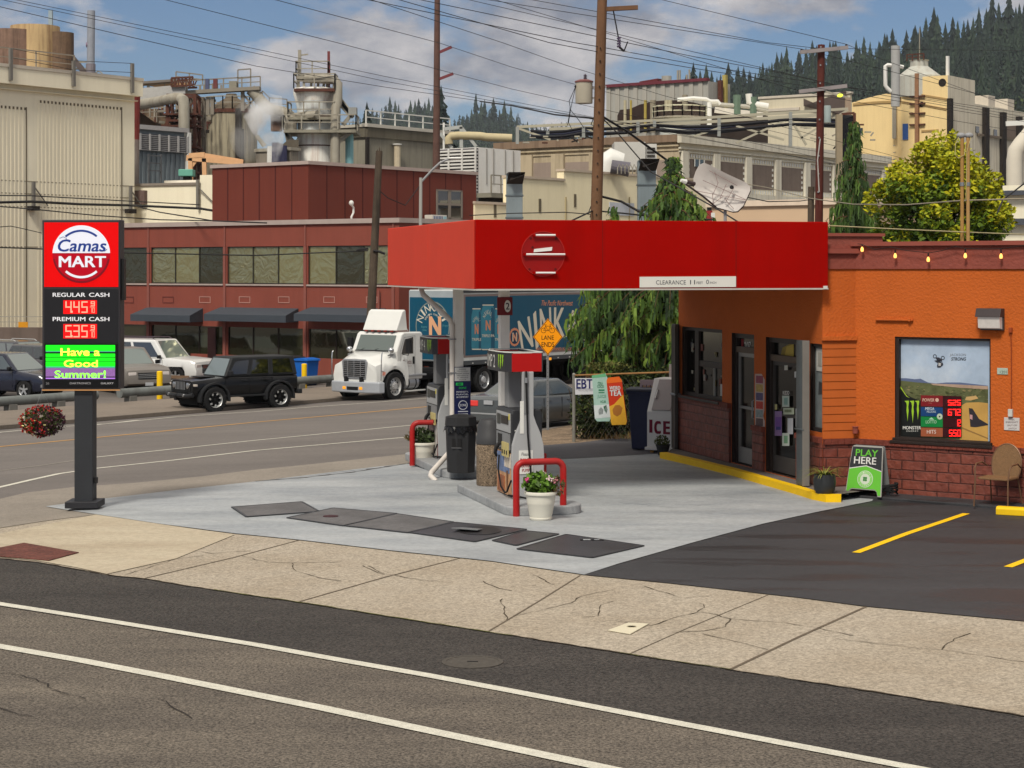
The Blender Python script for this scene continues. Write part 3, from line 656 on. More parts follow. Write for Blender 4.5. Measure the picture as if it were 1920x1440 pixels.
 mb=MB();mb.decal(pp(FD,[(1462,668),(1487,668),(1487,640),(1466,652)],.10),.115,pm((150,130,60),.7));mb.decal(pp(FD,[(1470,668),(1487,668),(1487,645),(1474,650)],.10),.112,pm((196,170,76),.7));put(mb.build('transom_sticker'),FD,st)
 mb=MB();off=-.006
 mb.decal(pp(FD,[(1416,799),(1434,803),(1434,790),(1431,780),(1433,770),(1434,712),(1428,701),(1416,701)],off),off,pm((205,180,170),.6))
 for y0,y1,cc in [(704,718,(150,70,90)),(720,734,(190,160,90)),(736,750,(90,80,120)),(752,766,(190,60,45)),(768,782,(140,150,150)),(784,798,(100,80,80))]:
  mb.decal(pp(FD,[(1418,y1),(1431,y1+1),(1431,y0+1),(1418,y0)],off),off-.004,pm(cc,.6,var=.3,vs=18),.002)
 put(mb.build('wall_poster'),FD,st)
 # narrow side window with poster
 a,b,c,d=w2;mb=MB();mb.box(a,b,.04,.1,c,c+.06,M_FRAME);mb.box(a,b,.04,.1,d-.05,d,M_FRAME);mb.box(a,a+.05,.04,.1,c+.06,d-.05,M_FRAME);mb.box(b-.05,b,.04,.1,c+.06,d-.05,M_FRAME)
 wf=put(mb.build('window',bevel=.004),FD,st);mb=MB();mb.box(a+.05,b-.05,.07,.075,c+.06,d-.05,pm((120,128,130),.25,var=.25,vs=5));o=mb.build('pane');o.parent=wf
 mb=MB();mb.box(a+.12,b-.06,.058,.066,d-.45,d-.08,pm((205,204,198),.5));mb.box(a+.2,b-.14,.05,.056,d-.36,d-.14,pm((170,168,160),.5))
 mb.add([(a+.18,.066,c+.6),(a+.34,.066,c+.62),(a+.36,.066,c+.8),(a+.2,.066,c+.82)],[(0,1,2,3)],pm((60,62,64),.6));o=mb.build('window_sign');o.parent=wf
 # --- short return and street wall
 mb=MB();holes_wall(mb,0,.587,0,H1,[],M_STUC,bands=[(.90,M_STUC)]);put(mb.build('wall',recalc=False),FE,st)
 mb=MB();zt=FE.hit(1575,638)[1]
 n=12;z0=.92;dz=(zt-z0)/n
 for i in range(n):mb.prism([(0.0,0),(0,0),(0,0)],0,0,M_STUC) if 0 else mb.add([(0.005,-.012,z0+dz*i),(.587,-.012,z0+dz*i),(.587,-.003,z0+dz*(i+1)-.012),(.005,-.003,z0+dz*(i+1)-.012),(0.005,0,z0+dz*i),(.587,0,z0+dz*i)],[(0,1,2,3),(0,4,5,1)],pm((186,94,36),.75,var=.1,vs=2))
 mb.box(-.02,.587,-.05,-.002,zt,zt+.07,M_STUC);put(mb.build('siding'),FE,st)
 W=FW.rect(1679,1857,636,832);win=(FW.X(1678),FW.X(1857.5),FW.hit(1760,829)[1],FW.hit(1760,633)[1])
 zb=FW.hit(1750,829)[1]-.06;LW=8.2
 mb=MB();holes_wall(mb,0,LW,0,H1,[win],M_STUC,depth=.2,rmat=M_FRAME);put(mb.build('wall',recalc=False),FW,st)
 mb=MB();mb.box(-.03,LW,-.055,-.002,0,.83,M_BRK);o=put(mb.build('brick_base'),FW,st)
 mb=MB();mb.box(0,.587,-.055,-.002,0,.83,M_BRK);put(mb.build('brick_base'),FE,st)
 mb=MB();n=int(LW/.105)
 for i in range(n):mb.box(LW*i/n+.003,LW*(i+1)/n-.003,-.085,-.001,.832,.915,mr)
 put(mb.build('brick_sill'),FW,st)
 mb=MB()
 for i in range(5):mb.box(.587*i/5+.003,.587*(i+1)/5-.003,-.085,-.001,.832,.915,mr)
 put(mb.build('brick_sill'),FE,st)
 # parapet band and copings
 zc=3.69
 mb=MB();mb.box(-.012,LW,-.028,-.003,zc,H1+.04,M_BRN);mb.box(-.05,LW,-.09,.25,H1+.042,H1+.11,pm((146,76,64),.7,var=.1));put(mb.build('parapet'),FW,st)
 mb=MB();mb.box(0,.60,-.028,-.003,zc,H1-.08,M_BRN);mb.box(-.05,.62,-.09,.25,H1-.078,H1+.0,pm((146,76,64),.7,var=.1));mb.box(-.02,.62,0.0,.2,H1+.002,H1+.07,M_BRN);put(mb.build('parapet'),FE,st)
 # roof deck, rear walls, and the raised rear parapet
 p=lambda fr,x,y=0:fr.w(x,y)
 C=FW.w(LW);Bk=FW.w(LW,9);K=FD.w(0,12)
 mb=MB();pts=[Vector((SF[0],SF[1],0)),Vector((SA[0],SA[1],0)),Vector((SB[0],SB[1],0)),C,Bk,K]
 o3=Vector((SA[0],SA[1],0));mb.face([(q.x-o3.x,q.y-o3.y,3.9) for q in pts],pm((120,116,112),.9))
 for q,r in ((C,Bk),(Bk,K),(K,pts[0])):mb.face([(q.x-o3.x,q.y-o3.y,0),(r.x-o3.x,r.y-o3.y,0),(r.x-o3.x,r.y-o3.y,H1),(q.x-o3.x,q.y-o3.y,H1)],M_STUC)
 o=mb.build('roof',recalc=False);o.parent=st
 f2_=Fr(*(at(1540,500,33.6).xy),R(15));x1=f2_.X(1655);mb=MB();mb.box(-.6,x1,0,.3,3.9,3.7+60/3600*33.6,M_BRN);mb.box(-.6,x1+.03,-.04,.34,3.7+60/3600*33.6+.002,3.7+66/3600*33.6,pm((146,76,64),.7,var=.1));put(mb.build('parapet'),f2_,st)
 # steel frame and sill of big window
 a,b,c,d=win;mb=MB();mb.box(a,a+.06,.02,.14,c,d,M_FRAME);mb.box(b-.03,b,.02,.14,c,d,M_FRAME);mb.box(a+.06,b-.03,.02,.14,d-.04,d,M_FRAME);mb.box(a+.06,b-.03,.02,.14,c,c+.05,M_FRAME)
 mb.box(a-.05,b+.06,-.10,.02,c-.05,c-.002,M_FRAME);mb.box(a-.02,b+.03,-.06,.02,c,c+.04,M_FRAME)
 wf=put(mb.build('window',bevel=.005),FW,st)
 # poster picture
 off=.10;fr=FW;mb=MB();x0,x1=a+.06,b-.03;z0,z1=c+.05,d-.04
 msky=pm((172,190,212),.35,var=.17,vs=2.4,stain=.55,sc=(222,228,234));mb.box(x0,x1,off,off+.01,z0,z1,msky)
 hz=lambda pts,cc,o,**kw:mb.decal(pp(fr,pts,off),o,pm(cc,.4,**kw),.002)
 hz([(1684,716),(1684,709),(1700,709),(1715,711),(1726,710),(1740,717),(1755,719),(1775,717),(1800,717),(1852,723),(1852,730),(1684,722)],(98,110,142),off-.001,var=.1)
 hz([(1684,828),(1684,713),(1720,717),(1760,720),(1800,722),(1853,728),(1853,829)],(96,100,66),off-.004,var=.4,vs=7)
 for i in range(150):x=rng.uniform(1688,1852);y=rng.uniform(724,752);w_=rng.uniform(1,4);hz([(x-w_,y),(x-w_*.3,y-w_*.4),(x+w_,y-.2),(x+w_*.4,y+w_*.3)],[(70,76,46),(120,120,80),(84,92,54),(150,136,96)][i % 4],off-.0062)
 hz([(1745,719),(1800,721),(1853,724),(1853,730),(1800,727),(1750,722)],(176,150,130),off-.007,var=.2,vs=6)
 hz([(1800,829),(1800,762),(1812,755),(1835,754),(1853,756),(1853,829)],(198,156,84),off-.0075,var=.14,vs=3)
 hz([(1812,744),(1830,742),(1835,747),(1820,751),(1810,750)],(204,168,110),off-.0076,var=.1)
 hz([(1820,800),(1817,765),(1824,766),(1836,785),(1853,795),(1853,797),(1830,801)],(52,48,54),off-.010,var=.1)
 hz([(1819,785),(1819,777),(1824,778),(1824,787)],(196,150,150),off-.012)
 hz([(1803,800),(1853,821),(1853,823),(1803,803)],(150,116,66),off-.010)
 hz([(1684,826),(1684,716),(1690,724),(1700,740),(1712,746),(1728,752),(1728,818),(1732,826)],(26,28,27),off-.010,var=.15)
 hz([(1685,718),(1692,728),(1700,741),(1706,746),(1700,743),(1693,733),(1686,723)],(170,200,60),off-.013)
 lime=pm((160,205,52),.4,var=0);claws(mb,fr,1696,1725,751,793,off-.013,lime)
 tx(mb,fr,'MONSTER',1693,1727,799,805,off-.013,M_WHITE,bold=.03);tx(mb,fr,'E N E R G Y',1700,1722,807,809.5,off-.013,M_WHITE,bold=.01)
 tx(mb,fr,'JACKSON',1781,1811,663,669,off-.002,pm((120,122,130),.5),shear=.15);tx(mb,fr,'STRONG',1784,1811,670,676,off-.002,pm((42,42,50),.5),bold=.03,shear=.15)
 # upside-down motorbike and rider in mid air
 k=pm((48,50,62),.5,var=.1);
 for (cx,cy) in ((1753,668),(1768,671)):
  q=fr.hit(cx,cy,off);mb.ring(q[0],q[1],.022,.032,off-.003,k,.002,n=14)
 for P in ([(1754,670),(1760,670),(1766,673),(1767,678),(1758,677)],[(1752,676),(1762,675),(1764,680),(1762,683),(1756,679)],[(1760,678),(1768,680),(1769,684),(1763,689),(1758,689),(1757,686)],):hz(P,(56,58,68),off-.005,var=.3,vs=30)
 hz([(1760,680),(1765,681),(1764,686),(1760,686)],(190,190,190),off-.0075)
 o=mb.build('window_picture');o.parent=wf
 # lottery jackpot board in the window
 jb=MB();off2=.078
 for (y0,y1,cc) in [(741,761.5,(128,30,36)),(763,780,(24,66,120)),(781,800,(20,130,62)),(801.5,818,(160,88,58))]:
  jb.decal(pp(fr,[(1727,y1),(1768,y1+1),(1768,y0+1),(1727,y0)],off2),off2,pm(cc,.4,var=.06),.008)
  jb.decal(pp(fr,[(1768,y1+1),(1803,y1+1.5),(1803,y0+2),(1768,y0+1)],off2),off2,pm((58,14,20),.4),.008)
 lz=off2-.011
 tx(jb,fr,'POWER',1730,1752,747,753,lz,pm((220,180,160),.5),bold=.03);jb.disc(*fr.hit(1757,750,lz),.03,lz,pm((220,180,160),.5));tx(jb,fr,'PLAY',1741,1748,755,757,lz,pm((200,120,110),.5))
 tx(jb,fr,'MEGA',1735,1752,763.5,769,lz,pm((190,205,215),.5),bold=.04,shear=.1);tx(jb,fr,'MILLIONS',1738,1755,770,774,lz,pm((180,196,210),.5),bold=.02)
 tx(jb,fr,'LOTTO',1736,1756,788,794,lz,pm((170,215,180),.5),bold=.02);jb.add([(x,lz-.001,z) for x,z in pp(fr,[(1741,786.5),(1752,787),(1746.5,782.5)],lz)],[(0,1,2)],pm((170,215,180),.5))
 tx(jb,fr,'HITS',1738,1755,806,813,lz,pm((225,205,195),.5),bold=.02)
 q=fr.hit(1762,781,lz);jb.disc(q[0],q[1],.048,lz,pm((190,205,180),.4));jb.disc(q[0],q[1],.012,lz-.003,M_BLACK)
 led=pm((255,30,26),.4,var=0,emit=2.2)
 for s,xa,y0,y1 in (('525',1777,750,760),('672',1777,767,779),('12',1791,787,799),('550',1779,806,818)):seg_digits(jb,fr,s,xa,1802,y0,y1,lz,led)
 o=jb.build('jackpot_board');o.parent=wf;tag(o,'jackpot board with red numerals in the window')
 # conduit, bar vent, switch, rail
 def wallobj(nm,mbx):return put(mbx.build(nm,bevel=.004),FW,st)
 mb=MB();x,z=FW.hit(1643,599);x2,z2=FW.hit(1713,597);mb.box(x,x2,-.05,-.002,z-.012,z+.012,M_STUC);mb.box(x2-.07,x2-.03,-.07,-.002,z-.02,z+.025,M_STUC);wallobj('wall_bar',mb)
 mb=MB();x,z=FW.hit(1896,620);zz=FW.hit(1896,768)[1];mb.tube([(x,-.02,z),(x+.01,-.02,z-.3),(x+.01,-.02,zz)],.009,pm((150,66,30),.7),n=6);mb.box(x-.025,x+.025,-.05,-.003,z-.03,z+.05,pm((160,72,34),.7));wallobj('conduit',mb)
 mb=MB();x,z=FW.hit(1609,812);mb.cyl((x,-.1,z),(x,-.1,z+.1),.045,.045,M_BRN);mb.cyl((x,-.1,z+.10),(x,-.1,z+.115),.055,.055,M_BRN);mb.box(x-.02,x+.02,-.1,-.002,z+.02,z+.06,M_BRN);wallobj('standpipe',mb)
 # downspouts / steel posts of the doors wall
 mb=MB();mg=pm((92,100,104),.5,metal=.3,var=.18,vs=3,streak=.5);x0=FD.X(1498,-.25);x1=FD.X(1519,-.25)
 z0=.15;z1=2.52;mb.box(x0,x0+.30,-.30,-.22,z0,z1,mg);mb.box(x0+.302,x0+.34,-.33,-.21,z0,z1,pm((120,116,110),.6));mb.box(x0,x0+.34,-.335,-.30,1.05,1.08,mg);mb.box(x0-.03,x0,-.32,-.2,1.9,2.0,M_STEEL)
 put(mb.build('door_post',bevel=.006),FD,st)
 mb=MB();md=pm((64,62,60),.6,metal=.2,var=.25,vs=4,streak=.5,sc=(120,100,84));xa=FD.X(1268,-.1)
 mb.box(-.10,.10,-.12,-.02,.15,2.6,md);mb.box(.12,.17,-.14,-.07,.15,2.6,pm((88,84,80),.6));mb.box(-.11,.17,-.145,-.01,1.2,1.24,M_STEEL);put(mb.build('door_post',bevel=.01),FD,st)
 return st
def seg_digits(mb,fr,s,x0,x1,y0,y1,off,mat,gap=.18,th=.2):
 """seven-segment numerals from pixel box on the plane of fr"""
 S={'0':'abcdef','1':'bc','2':'abged','3':'abgcd','4':'fgbc','5':'afgcd','6':'afgedc','7':'abc','8':'abcdefg','9':'abfgcd'}
 chars=[c for c in s if c != '.'];n=len(chars);w=(x1-x0)/n;i=0
 for c in s:
  if c=='.':
   X=x0+w*i-gap*w*.5;t=w*.13;mb.decal(pp(fr,[(X-t,y1),(X+t,y1),(X+t,y1-2*t),(X-t,y1-2*t)],off),off,mat,.002);continue
  a=x0+w*i+gap*w/2;b=x0+w*(i+1)-gap*w/2;t=(b-a)*th;m=(y0+y1)/2
  Q={'a':(a,b,y0,y0+t),'g':(a,b,m-t/2,m+t/2),'d':(a,b,y1-t,y1),'f':(a,a+t,y0,m),'b':(b-t,b,y0,m),'e':(a,a+t,m,y1),'c':(b-t,b,m,y1)}
  for k,q in enumerate(S[c]):X0,X1,Y0,Y1=Q[q];mb.decal(pp(fr,[(X0,Y1),(X1,Y1),(X1,Y0),(X0,Y0)],off),off-.0003*k,mat,.002)
  i+=1
STORE=build_store()
def build_walk():
 # raised walkway of the store with the yellow kerb
 top=[(1237,848),(1300,862),(1370,879),(1440,899),(1490,913),(1522,923),(1548,928),(1577,928)]
 def T(px,py,z):
  d=(CAMH-z)*F/(py-CY);return Vector(((px-CX)/F*d,d,z))
 P=[T(x,y,.14) for x,y in top];mb=MB();c=pm((112,104,100),.8,var=.12,vs=2,bump=.2)
 mk=M_YEL;inner=[p+Vector((.15*math.cos(R(15)),.15*math.sin(R(15)),0)) for p in P[:-2]]+[P[-2]+Vector((.05,.15,0)),P[-1]+Vector((.03,.15,0))]
 for i in range(len(P)-1):
  a,b,ai,bi=P[i],P[i+1],inner[i],inner[i+1]
  mb.face([(a.x,a.y,0),(b.x,b.y,0),b,a],mk);mb.face([a,b,bi,ai],mk)
 mb.face([(P[-1].x,P[-1].y,0),(inner[-1].x,inner[-1].y,0),inner[-1],P[-1]],mk);mb.face([(P[0].x,P[0].y,0),(inner[0].x,inner[0].y,0),inner[0],P[0]],mk)
 tag(mb.build('kerb',merge=.001),kind='structure')
 mb=MB();cn=FE.w(.587,.05);far=FD.w(-.5,.1);ex=FW.w(.5,.0)
 mb.face([q-Vector((0,0,.003)) for q in inner]+[Vector((ex.x,ex.y,.137)),Vector((cn.x,cn.y+.1,.137)),Vector((far.x+1.5,far.y,.137)),Vector((far.x,far.y+.0,.137))],c)
 tag(mb.build('walkway',recalc=False),kind='structure')
build_walk()
# ---------------------------------------------------------------- canopy
FC=Fr(-.559,29.6,R(15))  # near left corner of the canopy
def build_canopy():
 LX,LY,ZB,ZT=5.885,6.9,3.375,4.452
 c=thing('canopy','flat red forecourt canopy on two square posts joined to the orange store','canopy',FC.loc(),FC.rot)
 red=pm((176,8,2),.7,var=.08,vs=1.2,bump=.05,bs=9,k=.73,spec=.04,streak=.25,sc=(136,12,6));red_lit=pm((214,66,46),.6,var=.05,vs=1.5,k=.88,spec=.1,streak=.10,sc=(176,50,40));t=.10  # side-street face: brighter light painted in as a paler red
 def fascia(nm,x0,x1,y0,y1,m,lab=None):
  mb=MB();mb.box(x0,x1,y0,y1,ZB,ZT,m);o=mb.build(nm,parent=c,bevel=.012);return tag(o,lab)
 o=fascia('fascia',0,LX,0,t,red)
 for a,b in ((0,3.4),(3.402,LY)):fascia('fascia',-.002,t,(t if a==0 else 0)+a+.003,b,red_lit,'red fascia panel facing the side street, its brighter light painted in')
 fascia('fascia',LX-t,LX,t+.003,LY,red);fascia('fascia',t+.003,LX-t-.003,LY-t,LY,red)
 mb=MB();mb.box(t+.004,LX-t-.004,t+.004,LY-t-.004,ZB+.16,ZB+.22,pm((206,204,196),.6));mb.box(t+.004,LX-t-.004,t+.004,LY-t-.004,ZT-.2,ZT-.16,pm((150,148,144),.8));mb.build('soffit',parent=c)
 mb=MB();mb.box(0.0,LX,-.012,-.002,ZB-.02,ZB+.005,pm((196,190,182),.5));mb.box(-.014,-.004,0,LY,ZB-.02,ZB+.004,pm((196,190,182),.5));mb.build('edge_trim',parent=c)
 # old round sign place with tube lamps
 X,Z=FC.hit(1018,476);r=.355;rd2=pm((150,10,8),.5,var=.05)
 mb=MB();mb.ring(X,Z,r-.012,r,-.002,pm((176,40,34),.5),.012,n=48);mb.disc(X,Z,r-.012,-.001,rd2,.004,n=48)
 for dx,dz in ((-.17,.1),(-.22,-.24),(.2,-.24),(.21,.24),(-.2,.24)):mb.disc(X+dx,Z+dz,.02,-.006,pm((90,8,8),.6),.004,n=10)
 s=mb.build('round_sign_base',parent=c,recalc=True)
 tube=pm((238,236,232),.4,var=0);
 for (xa,xb,y) in ((1000,1042,441),(982,1060,477),(1000,1042,511.5)):
  a=FC.hit(xa,y);b=FC.hit(xb,y);mb=MB();mb.cyl((a[0]+.02,-.05,a[1]),(b[0]-.02,-.05,b[1]),.016,.016,tube,n=10)
  mb.box(a[0]-.01,a[0]+.02,-.07,-.005,a[1]-.02,a[1]+.02,red);mb.box(b[0]-.02,b[0]+.01,-.07,-.005,b[1]-.02,b[1]+.02,red);mb.build('tube_lamp',parent=s)
 mb=MB();mb.box(0,.0,0,0,0,0,tube) if 0 else mb.decal(pp(FC,[(1000,473),(1034,470),(1035,463),(1001,467)]),-.012,tube,.01);mb.build('bracket',parent=s)
 # clearance plate
 mb=MB();mb.decal(pp(FC,[(1199,539),(1379.5,538),(1379.5,518),(1199,519)]),-.003,pm((226,224,216),.45,var=.02),.008)
 bl=pm((40,44,60),.5,var=0);tx(mb,FC,'CLEARANCE',1230,1286,525.5,533.5,-.012,bl);tx(mb,FC,'11',1294,1303,525,533,-.012,bl,bold=.01);tx(mb,FC,'FEET',1306,1318,528,532.5,-.012,bl);tx(mb,FC,'0',1324,1329,524.5,532.5,-.012,bl);tx(mb,FC,'INCH',1331,1343,528,532,-.012,bl)
 mb.build('clearance_sign',parent=c)
 mb=MB();mb.box(LX-.09,LX-.02,-.02,-.003,ZB-.01,ZB+.04,pm((214,214,210),.5));mb.build('corner_bracket',parent=c)
 mb=MB();sm=pm((110,10,6),.7)
 for px in (1130,1380):x=FC.X(px);mb.box(x-.006,x+.006,-.0035,-.0005,ZB+.02,ZT-.01,sm)
 mb.each('panel_seam',lambda o,nm:o.build(nm,parent=c))
 # posts
 mp=pm((228,225,219),.6,var=.06,vs=4,streak=.15,sc=(150,146,140),k=.98)
 for (px,d) in ((859,34.3),(945,31.9)):
  q=at(px,500,d);rel=Vector((q.x-FC.x,q.y-FC.y));x=rel.x*FC.c+rel.y*FC.s;y=-rel.x*FC.s+rel.y*FC.c
  mb=MB();mb.box(x-.08,x+.08,y-.08,y+.08,.14,ZB+.16,mp);mb.box(x-.13,x+.13,y-.13,y+.13,.141,.16,mp);po=mb.build('post',parent=c,bevel=.01)
  if px==945:
   a=FC.hit(942,557,y-.08);b=FC.hit(956,591,y-.08)
   pl=MB();pl.box(x-.14,x+.12,y-.098,y-.083,b[1],a[1],pm((120,36,40),.5));e=MB()
   o=pl.build('number_plate',parent=po);f=Fr(FC.x,FC.y,FC.rot);cx=x+.035
   e.disc(cx,(a[1]+b[1])/2,.055,y-.1,M_WHITE,.003,rz=.10);e.text('2',cx-.03,cx+.03,(a[1]+b[1])/2-.055,(a[1]+b[1])/2+.055,y-.105,bl,bold=.02);e.build('numeral',parent=o,recalc=False)
  if px==859:  # advertising board on the first post
   X0,X1=x-.10,x+.20;z1=CAMH-(688-CY)/F*34.2;z0=CAMH-(781-CY)/F*34.2;yy=y-.10;b_=MB()
   b_.box(X0,X1,yy-.02,yy,z0,z1,pm((24,30,74),.45));b_.box(X0+.008,X1-.008,yy-.024,yy-.0201,z1-.25,z1-.01,pm((204,204,202),.5));o=b_.build('advert_board',parent=po)
   t=MB();yk=yy-.027;k=pm((70,70,74),.5,var=0);w=pm((206,208,216),.5,var=0);g=pm((40,190,90),.5,var=0)
   for i,s_ in enumerate(('WARNING','This product','contains nicotine','Nicotine is','an addictive','chemical')):L=.13 if i in (0,5) else .2 if i != 2 else .24;t.text(s_,(X0+X1)/2-L/2,(X0+X1)/2+L/2,z1-.05-.037*i,z1-.03-.037*i,yk,k,bold=.01)
   t.box(X0+.03,X0+.16,yy-.024,yy-.0201,z1-.33,z1-.28,g);t.text('NEW',X0+.06,X0+.13,z1-.32,z1-.29,yk,pm((20,40,60),.5),bold=.02);t.text('ZONE',X0+.08,X0+.22,z1-.39,z1-.355,yk,g,bold=.02)
   for i,s_ in enumerate(('INTENSITY,','FLAVOR,','& COMFORT')):t.text(s_,(X0+X1)/2-.11,(X0+X1)/2+.11,z1-.46-.045*i,z1-.43-.045*i,yk,w,bold=.03)
   t.ring((X0+X1)/2+.01,z1-.68,.072,.084,yy-.0201,w,.003,n=26);t.text('ZONE',(X0+X1)/2-.05,(X0+X1)/2+.07,z1-.70,z1-.66,yk,w,bold=.02);t.box((X0+X1)/2-.08,(X0+X1)/2+.1,yy-.024,yy-.0201,z1-.80,z1-.785,w);t.box((X0+X1)/2-.08,(X0+X1)/2+.1,yy-.024,yy-.0201,z1-.85,z1-.83,w)
   t.build('lettering',parent=o,recalc=False)
  if px==945:  # narrow banner facing the side street
   z1=CAMH-(792-CY)/F*31.6;z0=CAMH-(918-CY)/F*31.6;b_=MB();xx=x-.10;q0,q1=y-.30,y+.02
   b_.box(xx-.02,xx,q0,q1,z0,z1,pm((30,60,120),.45));b_.box(xx-.024,xx-.0201,q0+.01,q1-.01,z1-.27,z1-.01,pm((204,204,202),.5));b_.box(xx-.024,xx-.0201,q0+.01,q1-.01,z1-.36,z1-.29,pm((40,170,205),.5));o=b_.build('advert_board',parent=po)
   t=MB();
   for i in range(6):t.box(xx-.026,xx-.0241,q0+.05,q1-.05,z1-.06-.036*i,z1-.045-.036*i,pm((90,90,94),.5))
   for i,s_ in enumerate((.44,.49,.54,.62)):t.box(xx-.024,xx-.0201,q0+.05,q1-.05,z1-s_-.03,z1-s_,w if i != 3 else pm((190,205,230),.5))
   t.build('lettering',parent=o)
 # downspout
 ds=pm((216,208,200),.5,var=.1,vs=4);W=lambda px,py,d:Vector(at(px,py,d))
 def loc(v):r=v-Vector((FC.x,FC.y,0));return Vector((r.x*FC.c+r.y*FC.s,-r.x*FC.s+r.y*FC.c,r.z))
 mb=MB();mb.tube([loc(W(*p)) for p in ((789,538,34.4),(793,552,34.3),(844,600,34.2),(848,612,34.2),(848,780,34.2),(847,838,34.15),(841,850,34.0),(809,886,33.5),(807,892,33.45),(818,903,33.35))],.048,ds,n=10)
 mb.build('downspout',parent=c,smooth=True)
 mb=MB();q=loc(W(848,700,34.2));mb.box(q.x-.06,q.x+.06,q.y-.06,q.y+.06,q.z,q.z+.02,M_STEEL);mb.box(q.x-.06,q.x+.06,q.y-.06,q.y+.06,q.z+.6,q.z+.62,M_STEEL);mb.build('pipe_clamp',parent=c)
build_canopy()
# ---------------------------------------------------------------- fuel islands and pumps
def rr_poly(x0,x1,y0,y1,r,n=6):
 P=[]
 for cx,cy,a in ((x1-r,y1-r,0),(x0+r,y1-r,90),(x0+r,y0+r,180),(x1-r,y0+r,270)):
  for i in range(n+1):t=R(a+90*i/n);P.append((cx+r*math.cos(t),cy+r*math.sin(t)))
 return P
P2=(.016,29.5);P4=(-1.355,35.6)
def build_pumps():
 mi=groundmat('island_paint',(168,170,172),spk=.08,sps=30,patch=.14,ps=2,rough=.6,k=.8)
 for (o,y0,y1,lab) in ((P2,-1.05,2.45,'grey raised kerb island under the near fuel pump'),(P4,-2.1,1.6,'grey raised kerb island under the far fuel pump and black litter bin')):
  mb=MB();p=rr_poly(-.36,.85,y0,y1,.3);mb.prism(p,0,.14,mi,axis='z');ob=mb.build('fuel_island',bevel=.02);ob.location=(o[0],o[1],0.02);ob.rotation_euler=(0,0,R(15));tag(ob,lab,'fuel island','fuel islands')
 dk=pm((46,47,50),.45,var=.06);lg=pm((168,169,170),.45,var=.05);mg=pm((132,133,135),.45,var=.06);gold=pm((200,184,124),.5,var=.1)
 lime=pm((150,196,40),.4,var=0);red=pm((178,16,14),.45,var=.04)
 def pump(o,num,lab,pics):
  t=thing('fuel_pump',lab,'fuel pump',(o[0],o[1],.16),R(15),'fuel pumps under the canopy')
  f=Fr(o[0],o[1],R(15));B=lambda nm,mb,par=t,**k:mb.build(nm,parent=par,**k)
  mb=MB();mb.box(.03,.45,.03,1.0,0,.70,lg);B('lower_cabinet',mb,bevel=.02)
  mb=MB();mb.prism([(-.01,.70),(.47,.70),(.47,1.30),(.44,1.36),(.02,1.36),(-.01,1.28)],.02,1.02,dk);hd=B('head',mb,bevel=.015)
  # customer side (x = 0): picture, card reader, display, nozzle boots
  mb=MB()
  for i,(y0,y1,z0,z1,cc) in enumerate(pics):mb.box(.0-.004*i,.029,y0,y1,z0,z1,pm(cc,.5,var=.45,vs=9))
  B('side_panel',mb)
  mb=MB();mb.box(-.025,-.011,.1,.92,1.0,1.30,lg);mb.box(-.032,-.026,.18,.62,1.12,1.25,pm((24,26,28),.2));mb.box(-.032,-.026,.66,.86,1.1,1.26,pm((60,62,60),.4));mb.box(-.032,-.026,.1,.16,1.2,1.29,pm((214,200,90),.5));B('display',mb)
  mb=MB();mb.box(-.03,-.011,.12,.9,.73,.98,mg);mb.box(-.036,-.031,.55,.8,.78,.95,M_BLACK)
  for k in range(3):mb.box(-.05,-.031,.14+.13*k,.25+.13*k,.62,.84,gold);mb.box(-.055,-.051,.17+.13*k,.22+.13*k,.66,.72,M_BLACK)
  B('nozzle_holder',mb)
  mb=MB();mb.tube([(-.06,.62,.80),(-.11,.60,.74),(-.13,.60,.66),(-.10,.62,.60)],[.03,.035,.028,.02],M_BLACK,n=8);mb.tube([(-.06,.62,.62),(-.09,.56,.40),(-.08,.44,.15),(-.05,.30,.06),(-.07,.1,.10),(-.03,.0,.28)],.014,M_RUBBER,n=8);B('nozzle',mb,smooth=True)
  mb=MB();mb.box(.471,.49,.1,.92,.95,1.28,mg);mb.box(.471,.485,.2,.9,.45,.66,gold);B('rear_display',mb)
  # two columns carrying the topper
  mb=MB();mb.box(.06,.26,.50,.74,1.36,2.02,mg);mb.box(.261,.36,.52,.72,1.36,2.02,lg);B('column',mb,bevel=.01)
  pr=[(.14,1.95),(.14,1.28),(.10,1.16),(.03,1.0),(-.02,.82),(-.03,.62),(-.01,.0)];pr2=[(.46-x,z) for x,z in reversed(pr)]
  mb=MB();mb.prism(pr+pr2,-.04,.028,lg);B('hose_mast',mb,bevel=.012)
  mb=MB();mb.prism([(.16,1.95),(.16,1.3),(.24,1.3),(.24,1.95)],-.05,-.041,mg);mb.cyl((.19,-.07,1.78),(.19,-.07,1.86),.03,.025,M_STEEL,n=8);mb.tube([(.19,-.07,1.96),(.19,-.08,1.7),(.21,-.09,1.0),(.25,-.09,.5),(.28,-.08,.1),(.18,-.2,.02),(.02,-.12,.05),(-.05,.1,.04)],.016,M_RUBBER,n=8);B('hose',mb,smooth=True)
  mb=MB();mb.box(.30,.38,.03,.04,.95,1.1,mg) if 0 else mb.box(.10,.16,-.047,-.041,1.0,1.5,M_WHITE);B('sticker',mb)
  if num=='2':
   mb=MB();mb.box(.08,.30,-.052,-.041,.38,.74,M_WHITE);s=B('notice',mb);mb=MB();rd=pm((150,50,60),.5,var=0)
   mb.text('Please',.12,.24,.66,.71,-.054,pm((90,90,94),.5),shear=.2);mb.text('PULL TO',.10,.28,.56,.62,-.054,rd,bold=.03);mb.text('FORWARD',.10,.28,.48,.54,-.054,rd,bold=.03);mb.text('PUMP',.13,.25,.41,.46,-.054,rd,bold=.02);B('lettering',mb,s,recalc=False)
  # topper
  z0,z1=1.94,2.24;mb=MB();dkt=pm((52,52,56),.5);th=.02
